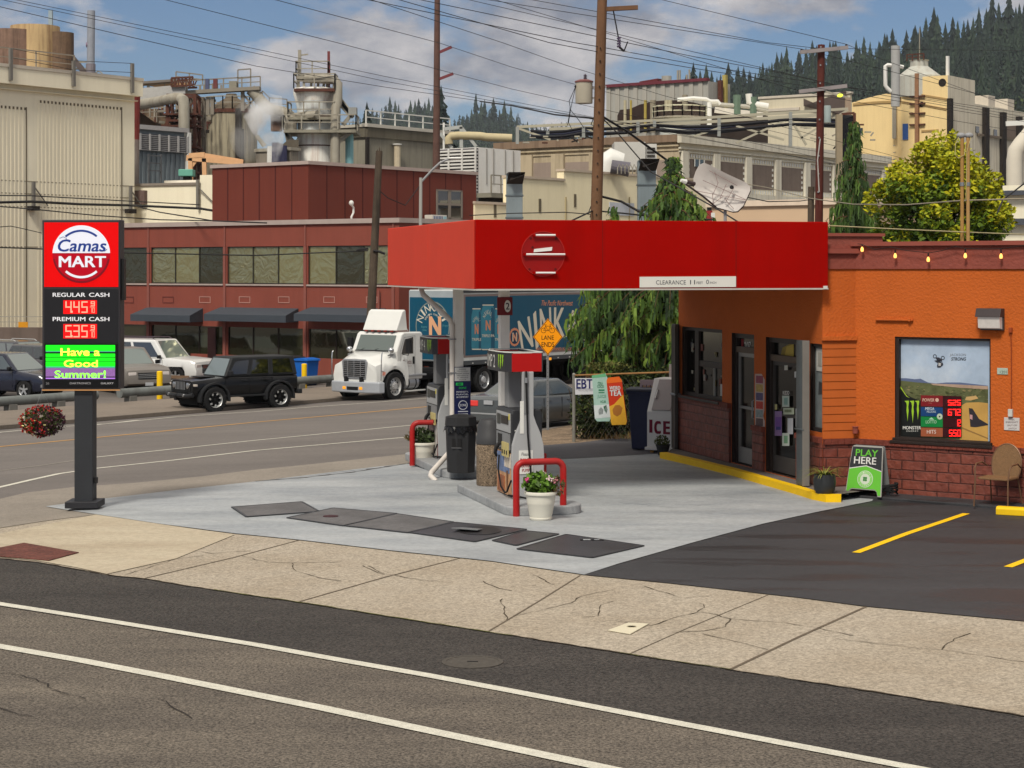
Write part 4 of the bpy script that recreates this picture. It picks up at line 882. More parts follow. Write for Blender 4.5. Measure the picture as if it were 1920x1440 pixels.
  P=[(-.02,.0),(-.10,.12),(-.13,.35),(-.13,.95),(-.10,1.2),(-.02,1.34)]
  for a,b in zip(P[:-1],P[1:]):mb.prism([a,b,(b[0]+th,b[1]),(a[0]+th,a[1])],z0,z1,dkt,axis='z')
  tp=B('topper',mb);mb=MB();mb.box(-.02,.45,-.02,0.0,z0+.01,z1-.01,red);mb.box(-.02,.45,1.34,1.36,z0+.01,z1-.01,red);mb.box(.45,.47,-.02,1.36,z0,z1,dkt);B('end_panel',mb,tp)
  mb=MB();wl=pm((206,208,202),.5);mb.prism([(.0,.0),(-.07,.13),(-.1,.36),(-.1,.94),(-.07,1.2),(0,1.33),(.44,1.33),(.44,0)],z1-.05,z1-.03,wl,axis='z');mb.tube([(-.02,-.012,z1+.006),(-.11,.12,z1+.006),(-.14,.35,z1+.006),(-.14,.95,z1+.006),(-.02,1.36,z1+.006),(.46,1.36,z1+.006),(.46,-.012,z1+.006),(-.02,-.012,z1+.006)],.012,wl,n=6);B('topper_lid',mb,tp)
  # lettering runs round the street side of the topper
  mb=MB();vs,fs,_=text_geo('PUMP '+num,.02)
  def curve(u):  # u in 0..1 from far (left as seen) to near
   pts=[Vector(p) for p in reversed(P)];L=[0]
   for a,b in zip(pts[:-1],pts[1:]):L.append(L[-1]+(b-a).length)
   s=u*L[-1]
   for k in range(len(L)-1):
    if s<=L[k+1] or k==len(L)-2:
     q=pts[k].lerp(pts[k+1],(s-L[k])/(L[k+1]-L[k]));d=(pts[k+1]-pts[k]).normalized();n=Vector((d.y,-d.x));n=n if n.x<0 else -n;return q+n*.006
  mb.add([tuple(curve(.06+.50*x))+(z0+.05+.20*y,) for x,y in vs],fs,M_WHITE)
  for k in range(3):
   for j in range(5):
    u0=.70+.062*k;hgt=(.20,.22,.18)[k];w=(.045,.035,.04,.03,.02)[j];zz=z1-.035-hgt*j/5;q=curve(u0);q2=curve(u0+w)
    mb.add([(q.x,q.y,zz),(q2.x,q2.y,zz),(curve(u0+w*.9).x,curve(u0+w*.9).y,zz-hgt/5),(curve(u0+.006).x,curve(u0+.006).y,zz-hgt/5)],[(0,1,2,3)],lime)
  B('topper_lettering',mb,tp,recalc=False)
  if num=='2':mb=MB();mb.text('2',.0,.0,0,0,0,M_WHITE) if 0 else mb.text('2',.03,.07,.98,1.05,.018,M_WHITE,bold=.03);B('pump_number',mb,hd,recalc=False)
  return t
 pump(P2,'2','nearer fuel pump marked 2 behind the red hoop, with a notice asking to pull forward',[(.05,.98,.02,.68,(196,150,110)),(.2,.96,.36,.66,(110,130,170)),(.06,.5,.45,.67,(214,200,184)),(.5,.9,.05,.3,(160,96,60)),(.3,.34,.1,.4,(120,84,60))])
 pump(P4,'4','farther fuel pump beside the black litter bin, nearer to the street',[(.05,.98,.02,.68,(196,190,184)),(.35,.9,.08,.6,(110,90,90)),(.03,.10,.02,.68,(130,20,36)),(.4,.6,.2,.5,(70,60,64))])
 # red hoops
 hm=pm((172,30,30),.4,var=.12,vs=5,stain=.35,sc=(120,90,84))
 def hoop(loc,w,h,rot,lab,r=.05):
  mb=MB();k=.12;pts=[(0,0,0),(0,0,h-k)]+[(k-k*math.cos(R(a)),0,h-k+k*math.sin(R(a))) for a in (22,45,68,90)]+[(w-k+k*math.sin(R(a)),0,h-k+k*math.cos(R(a))) for a in (0,22,45,68,90)]+[(w,0,0)]
  mb.tube(pts,r,hm,n=14);o=mb.build('guard_hoop',smooth=True);o.location=loc;o.rotation_euler=(0,0,rot);return tag(o,lab,'guard hoop','red guard hoops')
 q=G(968,971);q2=G(1056,967);hoop((q.x,q.y,.02),(q2-q).length,.80,math.atan2(q2.y-q.y,q2.x-q.x),'red steel guard hoop behind the white flowerpot')
 q=G(773,878);hoop((q.x,q.y,.02),.62,.80,R(8),'red steel guard hoop at the far island, partly behind the far pump')
 q=at(1019,900,30.9);mb=MB();mb.cyl((0,0,0),(0,0,.55),.05,.05,hm,n=14);mb.sphere((0,0,.55),(.05,.05,.02),hm,n=14,m=3,z0=0);o=mb.build('bollard',smooth=True);o.location=(q.x,q.y,.16);tag(o,'short red bollard between the near pump and the store','bollard')
 # litter bins
 q=Vector(at(864,886,33.4));b=thing('litter_bin','black octagonal plastic litter bin on the far island beside the canopy post','litter bin',(q.x,q.y,.16),R(8))
 mb=MB();pl=pm((44,44,46),.6,var=.08,bump=.2,bs=60)
 def octa(r,z):return [(r*math.cos(R(22.5+45*i)),r*math.sin(R(22.5+45*i)),z) for i in range(8)]
 rings=[octa(.25,0),octa(.275,.72)];mb.add(rings[0]+rings[1],[(i,(i+1) % 8,8+(i+1) % 8,8+i) for i in range(8)]+[tuple(range(8)),tuple(range(8,16))],pl);body=mb.build('body',parent=b,bevel=.008)
 mb=MB();rg=octa(.275,.80)+octa(.29,.81)+octa(.275,.96)+octa(.12,1.0);mb.add(rg,[(8*k+i,8*k+(i+1) % 8,8*k+8+(i+1) % 8,8*k+8+i) for k in range(3) for i in range(8)]+[tuple(range(24,32)),tuple(range(8))],pl);mb.build('lid',parent=b,bevel=.006)
 mb=MB();lb=pm((20,20,22),.25,var=.2,vs=20);rng=random.Random(3)
 n=40
 vs=[((.262+.02*rng.random())*math.cos(2*math.pi*i/n),(.262+.02*rng.random())*math.sin(2*math.pi*i/n),.80) for i in range(n)]+[((.285+.03*rng.random())*math.cos(2*math.pi*i/n),(.285+.03*rng.random())*math.sin(2*math.pi*i/n),.74-.10*abs(math.sin(i*.7))*rng.random()) for i in range(n)]
 mb.add(vs,[(i,(i+1) % n,n+(i+1) % n,n+i) for i in range(n)],lb);mb.build('bin_bag',parent=b)
 mb=MB();a=R(-112.5);mb.T=Matrix.Rotation(R(-112.5-0)+R(90),4,'Z');mb.box(-.085,.085,-.262,-.250,.44,.60,M_BLACK);mb.box(-.09,.09,-.272,-.262,.43,.445,pm((90,90,92),.4));mb.build('label_plate',parent=b)
 q=Vector(at(919,911,31.35));b=thing('litter_bin','round stone-chip litter bin with a dark domed lid beside the near pump','litter bin',(q.x,q.y,.16),0)
 mb=MB();mb.lathe([(.215,0),(.225,.02),(.225,.66),(.21,.70)],(0,0,0),groundmat('stone_chips',(134,116,96),spk=.75,sps=42,patch=.1,ps=3,bump=1.0),n=32);mb.build('body',parent=b,smooth=True)
 mb=MB();mb.lathe([(.232,.68),(.236,.80),(.215,.83),(.21,.98),(.16,1.07),(.0,1.10)],(0,0,0),pm((66,66,68),.55,var=.06),n=32);mb.build('lid',parent=b,smooth=True)
build_pumps()
def flower(name,loc,lab,cat,seed,pot='white',s=1.0,green=(92,128,40),pinks=2,bush=(.26,.24,.17),n=420,potH=.42,leafs=.06,par=None):
 rng=random.Random(seed);t=thing(name,lab,cat,loc)
 mb=MB()
 if pot=='white':
  m=pm((222,218,204),.5,var=.04);mb.lathe([(.15,0),(.165,.02),(.165,.04),(.16,.045),(.17,.08),(.20,.24),(.205,.25),(.203,.27),(.21,.29),(.208,.31),(.215,.335),(.222,.37),(.24,.375),(.245,.40),(.235,.42),(.21,.42),(.20,.37),(0,.37)],(0,0,0),m,n=32)
 else:
  m=pm((48,50,52),.6,var=.1);mb.lathe([(.15*s,0),(.22*s,.30*s),(.235*s,.31*s),(.235*s,.34*s),(.2*s,.34*s),(.19*s,.28*s),(0,.28*s)],(0,0,0),m,n=28)
 mb.build('pot',parent=t,smooth=True);h=(.40 if pot=='white' else .30*s)
 g1=pm(green,.6,var=.25,vs=9);g2=pm(tuple(int(v*.7) for v in green),.6,var=.25,vs=9)
 mb=MB();leaves(mb,(-.02,0,h+bush[2]*.75),bush,n,leafs*s,[g1,g1,g2],rng);mb.build('plant',parent=t,recalc=False)
 return t,rng
def build_pots():
 q=G(1014,979);t,rng=flower('flower_pot',(q.x,q.y+.1,.02),'white ribbed flowerpot with pink geraniums in front of the red hoop','flower pot',2)
 mb=MB()
 for c,cl in (((-.2,-.1,.60),(206,70,130)),((.13,-.18,.62),(226,200,200)),((.2,-.1,.58),(190,120,130)),((.05,.1,.66),(220,190,190))):
  for k in range(12):mb.sphere((c[0]+rng.gauss(0,.022),c[1]+rng.gauss(0,.022),c[2]+rng.gauss(0,.018)),.014,pm(cl,.6),n=6,m=4)
 mb.build('blossom',parent=t)
 mb=MB();br=[pm((120,84,66),.7),pm((84,80,44),.7)];leaves(mb,(.24,-.05,.50),(.13,.12,.14),110,.035,br,rng);mb.build('trailing_stems',parent=t,recalc=False)
 q=at(793,862,36.0);t,rng=flower('flower_pot',(q.x,q.y,.02),'pale flowerpot with dark leaves standing behind the far red hoop','flower pot',3,green=(64,80,44),n=260)
 mb=MB();leaves(mb,(-.22,0,.52),(.16,.1,.08),60,.04,[pm((96,84,50),.7)],rng);mb.build('trailing_stems',parent=t,recalc=False)
 # spiky plant in dark pot at the store corner
 q=Vector(at(1546,926,30.4));t=thing('potted_plant','dark round pot with arching yellow-green grass leaves at the store corner','potted plant',(q.x,q.y,.14));rng=random.Random(9)
 mb=MB();mb.lathe([(.13,0),(.165,.06),(.18,.18),(.165,.30),(.15,.30),(.14,.26),(0,.26)],(0,0,0),pm((50,52,54),.5),n=28);mb.build('pot',parent=t,smooth=True)
 mb=MB();gm=[pm((150,150,70),.55),pm((120,130,52),.55),pm((96,108,44),.6)]
 for i in range(90):
  a=rng.uniform(0,6.283);L=rng.uniform(.22,.42);up=rng.uniform(.5,1.3);p=Vector((.03*math.cos(a),.03*math.sin(a),.27));v=Vector((math.cos(a),math.sin(a),up)).normalized();w=.009;m=rng.choice(gm);side=Vector((-math.sin(a),math.cos(a),0));last=None
  for k in range(7):
   ww=w*(1-k/7.5);cur=(p-side*ww,p+side*ww)
   if last:mb.add([last[0],last[1],cur[1],cur[0]],[(0,1,2,3)],m)
   last=cur;p=p+v*L/6;v=(v+Vector((0,0,-.24))).normalized()
 mb.build('plant',parent=t,recalc=False)
 # small pot by the ice box
 q=Vector(at(1243,845,37.6));t,rng=flower('potted_plant',(q.x,q.y,.04),'small black pot with a green and brown plant in front of the ice box','potted plant',6,pot='dark',s=.62,green=(96,104,44),bush=(.15,.13,.12),n=240,leafs=.05)
build_pots()
# ================================================================ SIGNS AND SMALL THINGS
def build_sign():
 f=Fr((79-CX)/F*29.5,29.5,0.0)  # left edge of the cabinet, face parallel to the view
 t=thing('price_sign','tall price sign with red logo panel and green message screen on a dark square post','price sign',(f.x+.65,f.y,0));t2=f.x+.65
 def P(nm,mb,par=t,**k):
  o=mb.build(nm,parent=par,**k)
  if par is t:o.location=(-.65,0,0)
  return o
 dk=pm((56,54,58),.5,var=.06);X=lambda px:f.X(px);Z=lambda py:f.hit(150,py)[1]
 W=X(225);zt,zb=Z(412),Z(730)
 mb=MB();mb.box(0,W,0.0,.34,zb,zt,dk);cab=P('cabinet',mb,bevel=.012)
 red=pm((220,4,6),.5,var=0,emit=.22,spec=.1);nav=pm((26,58,140),.5,var=0,emit=.12);wh=pm((226,228,240),.5,var=0,emit=.2);dr=pm((176,8,32),.5,var=0,emit=.18,spec=.1);blk=pm((34,34,38),.45,var=.04)
 mb=MB();y=-.002;mb.decal(pp(f,[(83,538),(222,538),(222,417),(83,417)]),y,red,.006)
 cx,cz=f.hit(152.8,476.5);r=54/F*29.5;Y=lambda k:y-.006-.002*k
 mb.disc(cx,cz,r,Y(0),dr,n=64)
 # white upper half, darker rim below
 zl=f.hit(150,474.5)[1];a=math.degrees(math.asin((zl-cz)/r));pts=[(cx+r*math.cos(R(a+(180-2*a)*i/40)),cz+r*math.sin(R(a+(180-2*a)*i/40))) for i in range(41)];mb.decal(pts,Y(2),wh)
 mb.ring(cx,cz,r*.93,r,Y(2),pm((120,8,24),.4,var=0,emit=.2),.002,a0=190,a1=350)
 mb.ring(cx,cz-.01,r*.80,r*.87,Y(4),nav,.002,a0=50,a1=131,n=20);mb.ring(cx,cz+.0,r*.76,r*.84,Y(3),wh,.002,a0=228,a1=312,n=20)
 lp=P('logo_panel',mb)
 mb=MB();tx(mb,f,'Camas',109,199,449,471.5,Y(4),nav,bold=.028,shear=.22);tx(mb,f,'MART',111,198,480.5,500.5,Y(3),wh,bold=.045)
 # pen strokes that give the blue word its script look
 sw=lambda pts,r_=.006:mb.tube([(f.hit(a,b)[0],Y(5),f.hit(a,b)[1]) for a,b in pts],r_,nav,n=5)
 sw([(124,453),(125,447),(119,444),(112,447)],.004);sw([(192,470),(197,471),(201,467)],.004)
 P('logo_lettering',mb,lp,recalc=False)
 mb=MB();mb.decal(pp(f,[(83,644),(222,644),(222,542),(83,542)]),y,blk,.004);mb.decal(pp(f,[(83,727),(222,727),(222,645),(83,645)]),y,pm((14,14,16),.4),.005);face=P('price_panel',mb)
 lt=pm((220,220,224),.4,var=0,emit=.25)
 mb=MB()
 tx(mb,f,'REGULAR',99,160,549,556.5,-.008,lt,bold=.03);tx(mb,f,'CASH',167,205,549,556.5,-.008,lt,bold=.03);tx(mb,f,'PREMIUM',99,160,594.5,602,-.008,lt,bold=.03);tx(mb,f,'CASH',167,205,594.5,602,-.008,lt,bold=.03)
 tx(mb,f,'DAKTRONICS',131,170,716.8,720.4,-.009,pm((170,170,174),.5),bold=.02);tx(mb,f,'GALAXY',189,213,716.8,720.4,-.009,pm((190,190,194),.5),bold=.02);tx(mb,f,'20',86,92,717,721,-.009,pm((150,150,154),.5));P('lettering',mb,face,recalc=False)
 led=pm((255,112,92),.4,var=0,emit=1.7);bk=pm((196,6,8),.4,var=0,emit=.9)  # red halo of the digits painted as a glowing backing plate
 for s,y0,y1 in (('4.45',565,586.5),('5.35',609.5,632.5)):
  mb=MB();mb.decal(pp(f,[(119,y1+2),(182,y1+2),(182,y0-2),(119,y0-2)]),-.007,bk,.003);o=P('price_display',mb,face)
  mb=MB();seg_digits(mb,f,s,121,166,y0,y1,-.011,led,gap=.22);seg_digits(mb,f,'9',170,178,y0,y0+9,-.011,led,gap=.05);seg_digits(mb,f,'10',168,178,y0+12,y1,-.011,led,gap=.2);mb.decal(pp(f,[(169,y0+11),(178,y0+11),(178,y0+10),(169,y0+10)]),-.011,led,.002);P('numerals',mb,o)
 # message screen
 mb=MB();grn=pm((18,205,22),.4,var=.05,vs=60,emit=.95);cy=pm((60,150,120),.4,var=0,emit=.5);gy=pm((120,84,140),.4,var=.4,vs=70,emit=.5);dkk=pm((10,26,12),.4,var=0)
 def band(y0,y1,m):mb.decal(pp(f,[(86,y1),(216,y1),(216,y0),(86,y0)]),-.0071,m,.003)
 band(647,658,grn);band(658.2,660,cy);band(660,663,dkk);band(663,669,grn);band(669.2,670.2,dkk);band(670.4,676.5,grn);band(676.6,677.6,dkk);band(677.8,687,grn);band(687.1,690,cy);band(690.1,706,gy);band(706.1,708,dkk);band(708.1,710.5,pm((150,100,190),.4,var=0,emit=.6))
 scn_=P('message_screen',mb)
 yl=pm((214,250,60),.4,var=.2,vs=60,emit=1.6);gl=pm((120,240,60),.4,var=.25,vs=50,emit=1.2);mb=MB()
 tx(mb,f,'Have a',114,187,653,667,-.0105,yl,bold=.035);tx(mb,f,'Good',120,183,675,688,-.0105,yl,bold=.035);tx(mb,f,'Summer!',103,198,695,708.5,-.0105,gl,bold=.035);P('message',mb,scn_,recalc=False)
 mb=MB();mb.box(0,W,-.012,.0,zb-.02,zb-.001,pm((190,140,90),.6));P('bottom_trim',mb)
 mb=MB();mb.box(W+.001,W+.05,.06,.22,Z(563),Z(485),M_BLACK);P('side_box',mb)
 d2=29.55;x0,x1=X(138),X(170)
 mb=MB();mb.box(x0,x1+.02,.05,.34,.09,zb,pm((50,52,56),.55,var=.1,bump=.1));P('post',mb,bevel=.008)
 mb=MB();mb.box(X(124),X(186),-.10,.42,.02,.12,pm((44,44,48),.55));P('base',mb,bevel=.008)
 mb=MB();mb.box(x1+.02,x1+.07,.1,.2,Z(908),Z(897),M_BLACK);P('junction_box',mb)
 mb=MB();mb.tube([(-.03,.15,zb+.05),(-.04,.15,zb-.03),(.0,.15,zb-.03)],.008,M_STEEL,n=6);mb.box(-.05,.001,.10,.2,zb+.02,zb+.06,M_STEEL);P('basket_bracket',mb)
 # hanging flower basket
 c=Vector(at(79,790,29.65));b=thing('hanging_basket','hanging basket of red, white and purple flowers below the left corner of the price sign','flower basket',tuple(c));rng=random.Random(8)
 mb=MB();mb.lathe([(.16,-.16),(.24,-.05),(.26,.02),(.24,.04),(0,.02)],(0,0,0),pm((60,46,34),.9,var=.3,vs=12),n=20);mb.build('basket',parent=b,smooth=True)
 gm=[pm((78,86,36),.7,var=.3,vs=15),pm((54,62,30),.7,var=.3,vs=15)];mb=MB();leaves(mb,(0,0,0),(.32,.30,.22),900,.035,gm,rng,shell=.75);mb.build('foliage',parent=b,recalc=False)
 rd=[pm((188,36,26),.5),pm((150,30,28),.5)];pu=[pm((66,30,48),.6),pm((52,24,40),.6),pm((92,40,60),.6)];wt=[pm((225,215,190),.5),pm((214,204,140),.5)]
 for nm,ms,n,fx in (('red_blossom',rd,520,lambda p:p.x<.1 or p.z>.12),('purple_blossom',pu,640,lambda p:p.x>-.08),('white_blossom',wt,120,lambda p:p.z<.1 and p.x<.16)):
  mb=MB();k=0
  while k<n:
   d=Vector((rng.gauss(0,1),rng.gauss(0,1),rng.gauss(0,1))).normalized();p=Vector((d.x*.34,d.y*.32,d.z*.23))
   if fx(p):mb.add(*[(lambda q,a_,b_:([q-a_,q+b_,q+a_,q-b_],[(0,1,2,3)]))(p+Vector((rng.gauss(0,.012),rng.gauss(0,.012),rng.gauss(0,.015))),Vector((rng.gauss(0,1),rng.gauss(0,1),rng.gauss(0,1))).normalized()*.021,Vector((rng.gauss(0,1),rng.gauss(0,1),rng.gauss(0,1))).normalized()*.021)][0],rng.choice(ms))
   k+=1
  mb.build(nm,parent=b,recalc=False)
 mb=MB();hk=Vector((f.x-.04,29.65,zb-.035))-c
 for a in (0,120,240):mb.tube([(.24*math.cos(R(a)),.24*math.sin(R(a)),.03),tuple(hk)],.0025,M_STEEL,n=4)
 mb.build('hanger',parent=b)
build_sign()
def build_lane_sign():
 q=G(1027,808);f=Fr(q.x,q.y,R(-2),q.z);t=thing('road_sign','yellow diamond warning sign with bicycle symbol reading lane ends on a grey post','road sign',f.loc(),f.rot)
 k=q.y/F;mb=MB();H=f.hit(1027,600)[1];mb.box(-.03,.03,-.02,.02,0,H-.1,M_STEEL);
 for i in range(20):mb.box(-.008,.008,-.0215,-.0201,.3+.1*i,.315+.1*i,M_BLACK)
 mb.build('post',parent=t)
 mb=MB();mb.lathe([(.12,0),(.10,.02),(0,.02)],(0,0,.0),pm((170,160,146),.8),n=14);mb.build('footing',parent=t)
 c=f.hit(1027.3,631.5);L=f.hit(1055.5,631)[0]-f.hit(1000,631)[0];r=L/2;rz=(f.hit(1027,597)[1]-f.hit(1027,666)[1])/2
 org=pm((240,150,12),.4,var=.03,emit=.12);y=-.03
 P=lambda s:[(c[0]-r*s,c[1]),(c[0],c[1]-rz*s),(c[0]+r*s,c[1]),(c[0],c[1]+rz*s)]
 mb=MB();mb.decal(P(1),y,org,.004);pl=mb.build('plate',parent=t)
 mb=MB();bk=pm((52,36,12),.5,var=0);q4=P(.965);q5=P(.925)
 for i in range(4):mb.decal([q4[i],q4[(i+1) % 4],q5[(i+1) % 4],q5[i]],y-.0045,bk,.002)
 X,Z=lambda px:f.hit(px,620)[0],lambda py:f.hit(1027,py)[1]
 tx(mb,f,'LANE',1015.5,1038.5,629,637,y-.005,bk,bold=.012);tx(mb,f,'ENDS',1015.5,1039,641.5,650.5,y-.005,bk,bold=.012)
 s=k
 for cx in (1019.3,1035.3):mb.ring(X(cx),Z(619.5),4.2*s,5.0*s,y-.0045,bk,.002,n=20)
 seg=lambda a,b,w=.75:mb.bar((X(a[0]),y-.006,Z(a[1])),(X(b[0]),y-.006,Z(b[1])),w*s,.002,bk,up=(0,1,0))
 for a,b in (((1019.3,619.5),(1023,611.5)),((1023,611.5),(1032,611.5)),((1019.3,619.5),(1028,620)),((1023,612),(1028,620)),((1028,620),(1032,611)),((1035.3,619.5),(1031,608.5)),((1022.5,609),(1023.2,612)),((1020.5,609),(1025,609)),((1031,608.5),(1033.5,608)),((1026.5,620),(1029.5,620))):seg(a,b)
 mb.build('symbol',parent=pl,recalc=False)
build_lane_sign()
def build_fence():
 a=G(1076,831);d2=40.2;b=at(1262,700,40.0);ang=math.atan2(b.y-a.y,b.x-a.x);f=Fr(a.x,a.y,ang,zg(a.x,a.y));L=(Vector((b.x,b.y))-Vector((a.x,a.y))).length
 t=thing('pipe_fence','thin rusty pipe fence with a grey end post in front of the hedge','fence',f.loc(),f.rot)
 H=f.hit(1076,702)[1];gp=pm((140,138,130),.6,metal=.3,var=.2,vs=6);rp=pm((150,110,66),.7,var=.3,vs=5)
 mb=MB();mb.cyl((0,0,0),(0,0,H),.035,.035,gp,n=10);mb.cyl((0,0,H),(0,0,H+.03),.042,.02,gp,n=10);mb.build('post',parent=t)
 H2=f.hit(1255,697)[1];mb=MB();mb.cyl((.03,0,H-.02),(L+.1,0,H2),.02,.02,rp,n=8);mb.build('rail',parent=t);mb=MB();mb.cyl((L+.1,0,0),(L+.1,0,H2+.03),.03,.03,gp,n=8);mb.build('post',parent=t)
 wr=pm((130,128,120),.6,metal=.4);mb=MB()
 n=int(L/.14)
 for i in range(n):
  for sgn in (1,-1):
   x0=.02+i*.14;z=.05
   pts=[]
   if sgn>0:p0,p1=(x0,.0,.05),(x0+min(.9,L-x0),.0,.05+min(.9,L-x0)*1.4)
   else:p0,p1=(x0,.0,H-.05),(x0+min(.9,L-x0),.0,H-.05-min(.9,L-x0)*1.4)
   if (p1[2]<.02):p1=(p1[0],0,.02)
   mb.bar(p0,(p1[0],p1[1],min(p1[2],H-.03)),.003,.003,wr)
 mb.build('wire_mesh',parent=t)
 # notices tied to the fence
 def board(nm,lab,cat,c,px,outline,cols,texts,y,tilt=0):
  ff=Fr(*(f.w(0,y).xy),ang,f.z0);q=ff.hit(*c);g=Fr(*(ff.w(q[0]).xy),ang,f.z0);o=thing(nm,lab,cat,(g.x,g.y,g.z0+q[1]-0),g.rot);g.z0+=q[1]
  mb=MB();mb.decal(pp(g,outline),-.0,cols,.012);bo=mb.build('board',parent=o)
  mb=MB()
  for it in texts:
   if it[0]=='r':mb.decal(pp(g,[(it[1],it[4]),(it[2],it[4]),(it[2]+it[6],it[3]),(it[1]+it[6],it[3])] if len(it)>6 else [(it[1],it[4]),(it[2],it[4]),(it[2],it[3]),(it[1],it[3])]),-.0125,it[5],.003)
   elif it[0]=='p':mb.decal(pp(g,it[1]),it[3] if len(it)>3 else -.0125,it[2],.002)
   else:tx(mb,g,it[0],it[1],it[2],it[3],it[4],-.017,it[5],bold=it[6] if len(it)>6 else .02,shear=it[7] if len(it)>7 else 0)
  if mb.f:mb.build('print',parent=bo,recalc=False)
  return o
 nv=pm((36,40,96),.5,var=0);w=pm((205,206,210),.5,var=.04)
 board('notice_board','white notice reading EBT in dark blue letters on the fence','notice',(1098,710),0,[(1079,740),(1118,739),(1118,709),(1078,709)],w,[('EBT',1081,1111,711,728,nv,.03),('We Accept EBT',1084,1112,731,734,pm((150,152,160),.5),.0),('r',1080,1114,729,729.6,nv)],-.05)
 gc=pm((164,196,184),.45,var=.1,vs=4);gd=pm((60,130,96),.5,var=.1);gw=pm((206,214,214),.5)
 board('can_advert','pale green drinks can cut-out advertising coconut juice on the fence','advert board',(1128,745),0,[(1120,790),(1116,785),(1111,712),(1110,704),(1135,700),(1139,708),(1146,782),(1143,790)],gc,
  [('p',[(1111,709),(1138,706),(1135,700),(1110,704)],pm((104,176,130),.5)),('p',[(1116,785),(1146,782),(1144,758),(1114,760)],gw),('COLA',1121,1130,716,721,gd),('COCO',1120,1132,722,727,gd),('r',1123,1134,730,733,gd),('r',1123,1134,735,737,gd),('JUICE',1120,1136,740,747,pm((130,180,160),.5),.02),('ICE',1126,1136,751,755,gd),('p',[(1132,762),(1138,759),(1140,768),(1138,776),(1134,770)],gd),('p',[(1122,770),(1127,763),(1132,768),(1131,776),(1124,778)],pm((180,190,190),.5))],-.10)
 rc=pm((196,56,26),.45,var=.06,vs=5);yc=pm((222,168,50),.45,var=.12,vs=5)
 board('can_advert','red and yellow drinks can cut-out reading WEIRD TEA on the fence','advert board',(1157,752),0,[(1148,797),(1146,790),(1138,719),(1138,712),(1141,708),(1161,706),(1166,713),(1176,790),(1174,796)],rc,
  [('p',[(1146,790),(1148,797),(1174,796),(1176,790),(1169,740),(1163,746),(1152,758),(1143,762)],yc),('p',[(1138,719),(1167,716),(1166,713),(1161,706),(1141,708),(1138,712)],pm((226,104,34),.5)),('WEIRD',1143,1163,724,731,gw,.03),('TEA',1143.5,1165,732,742,gw,.04),
  ('p',[(1149,768),(1154,760),(1162,759),(1168,765),(1165,776),(1158,781),(1151,777)],pm((170,110,46),.5),-.0145)],-.14)
build_fence()
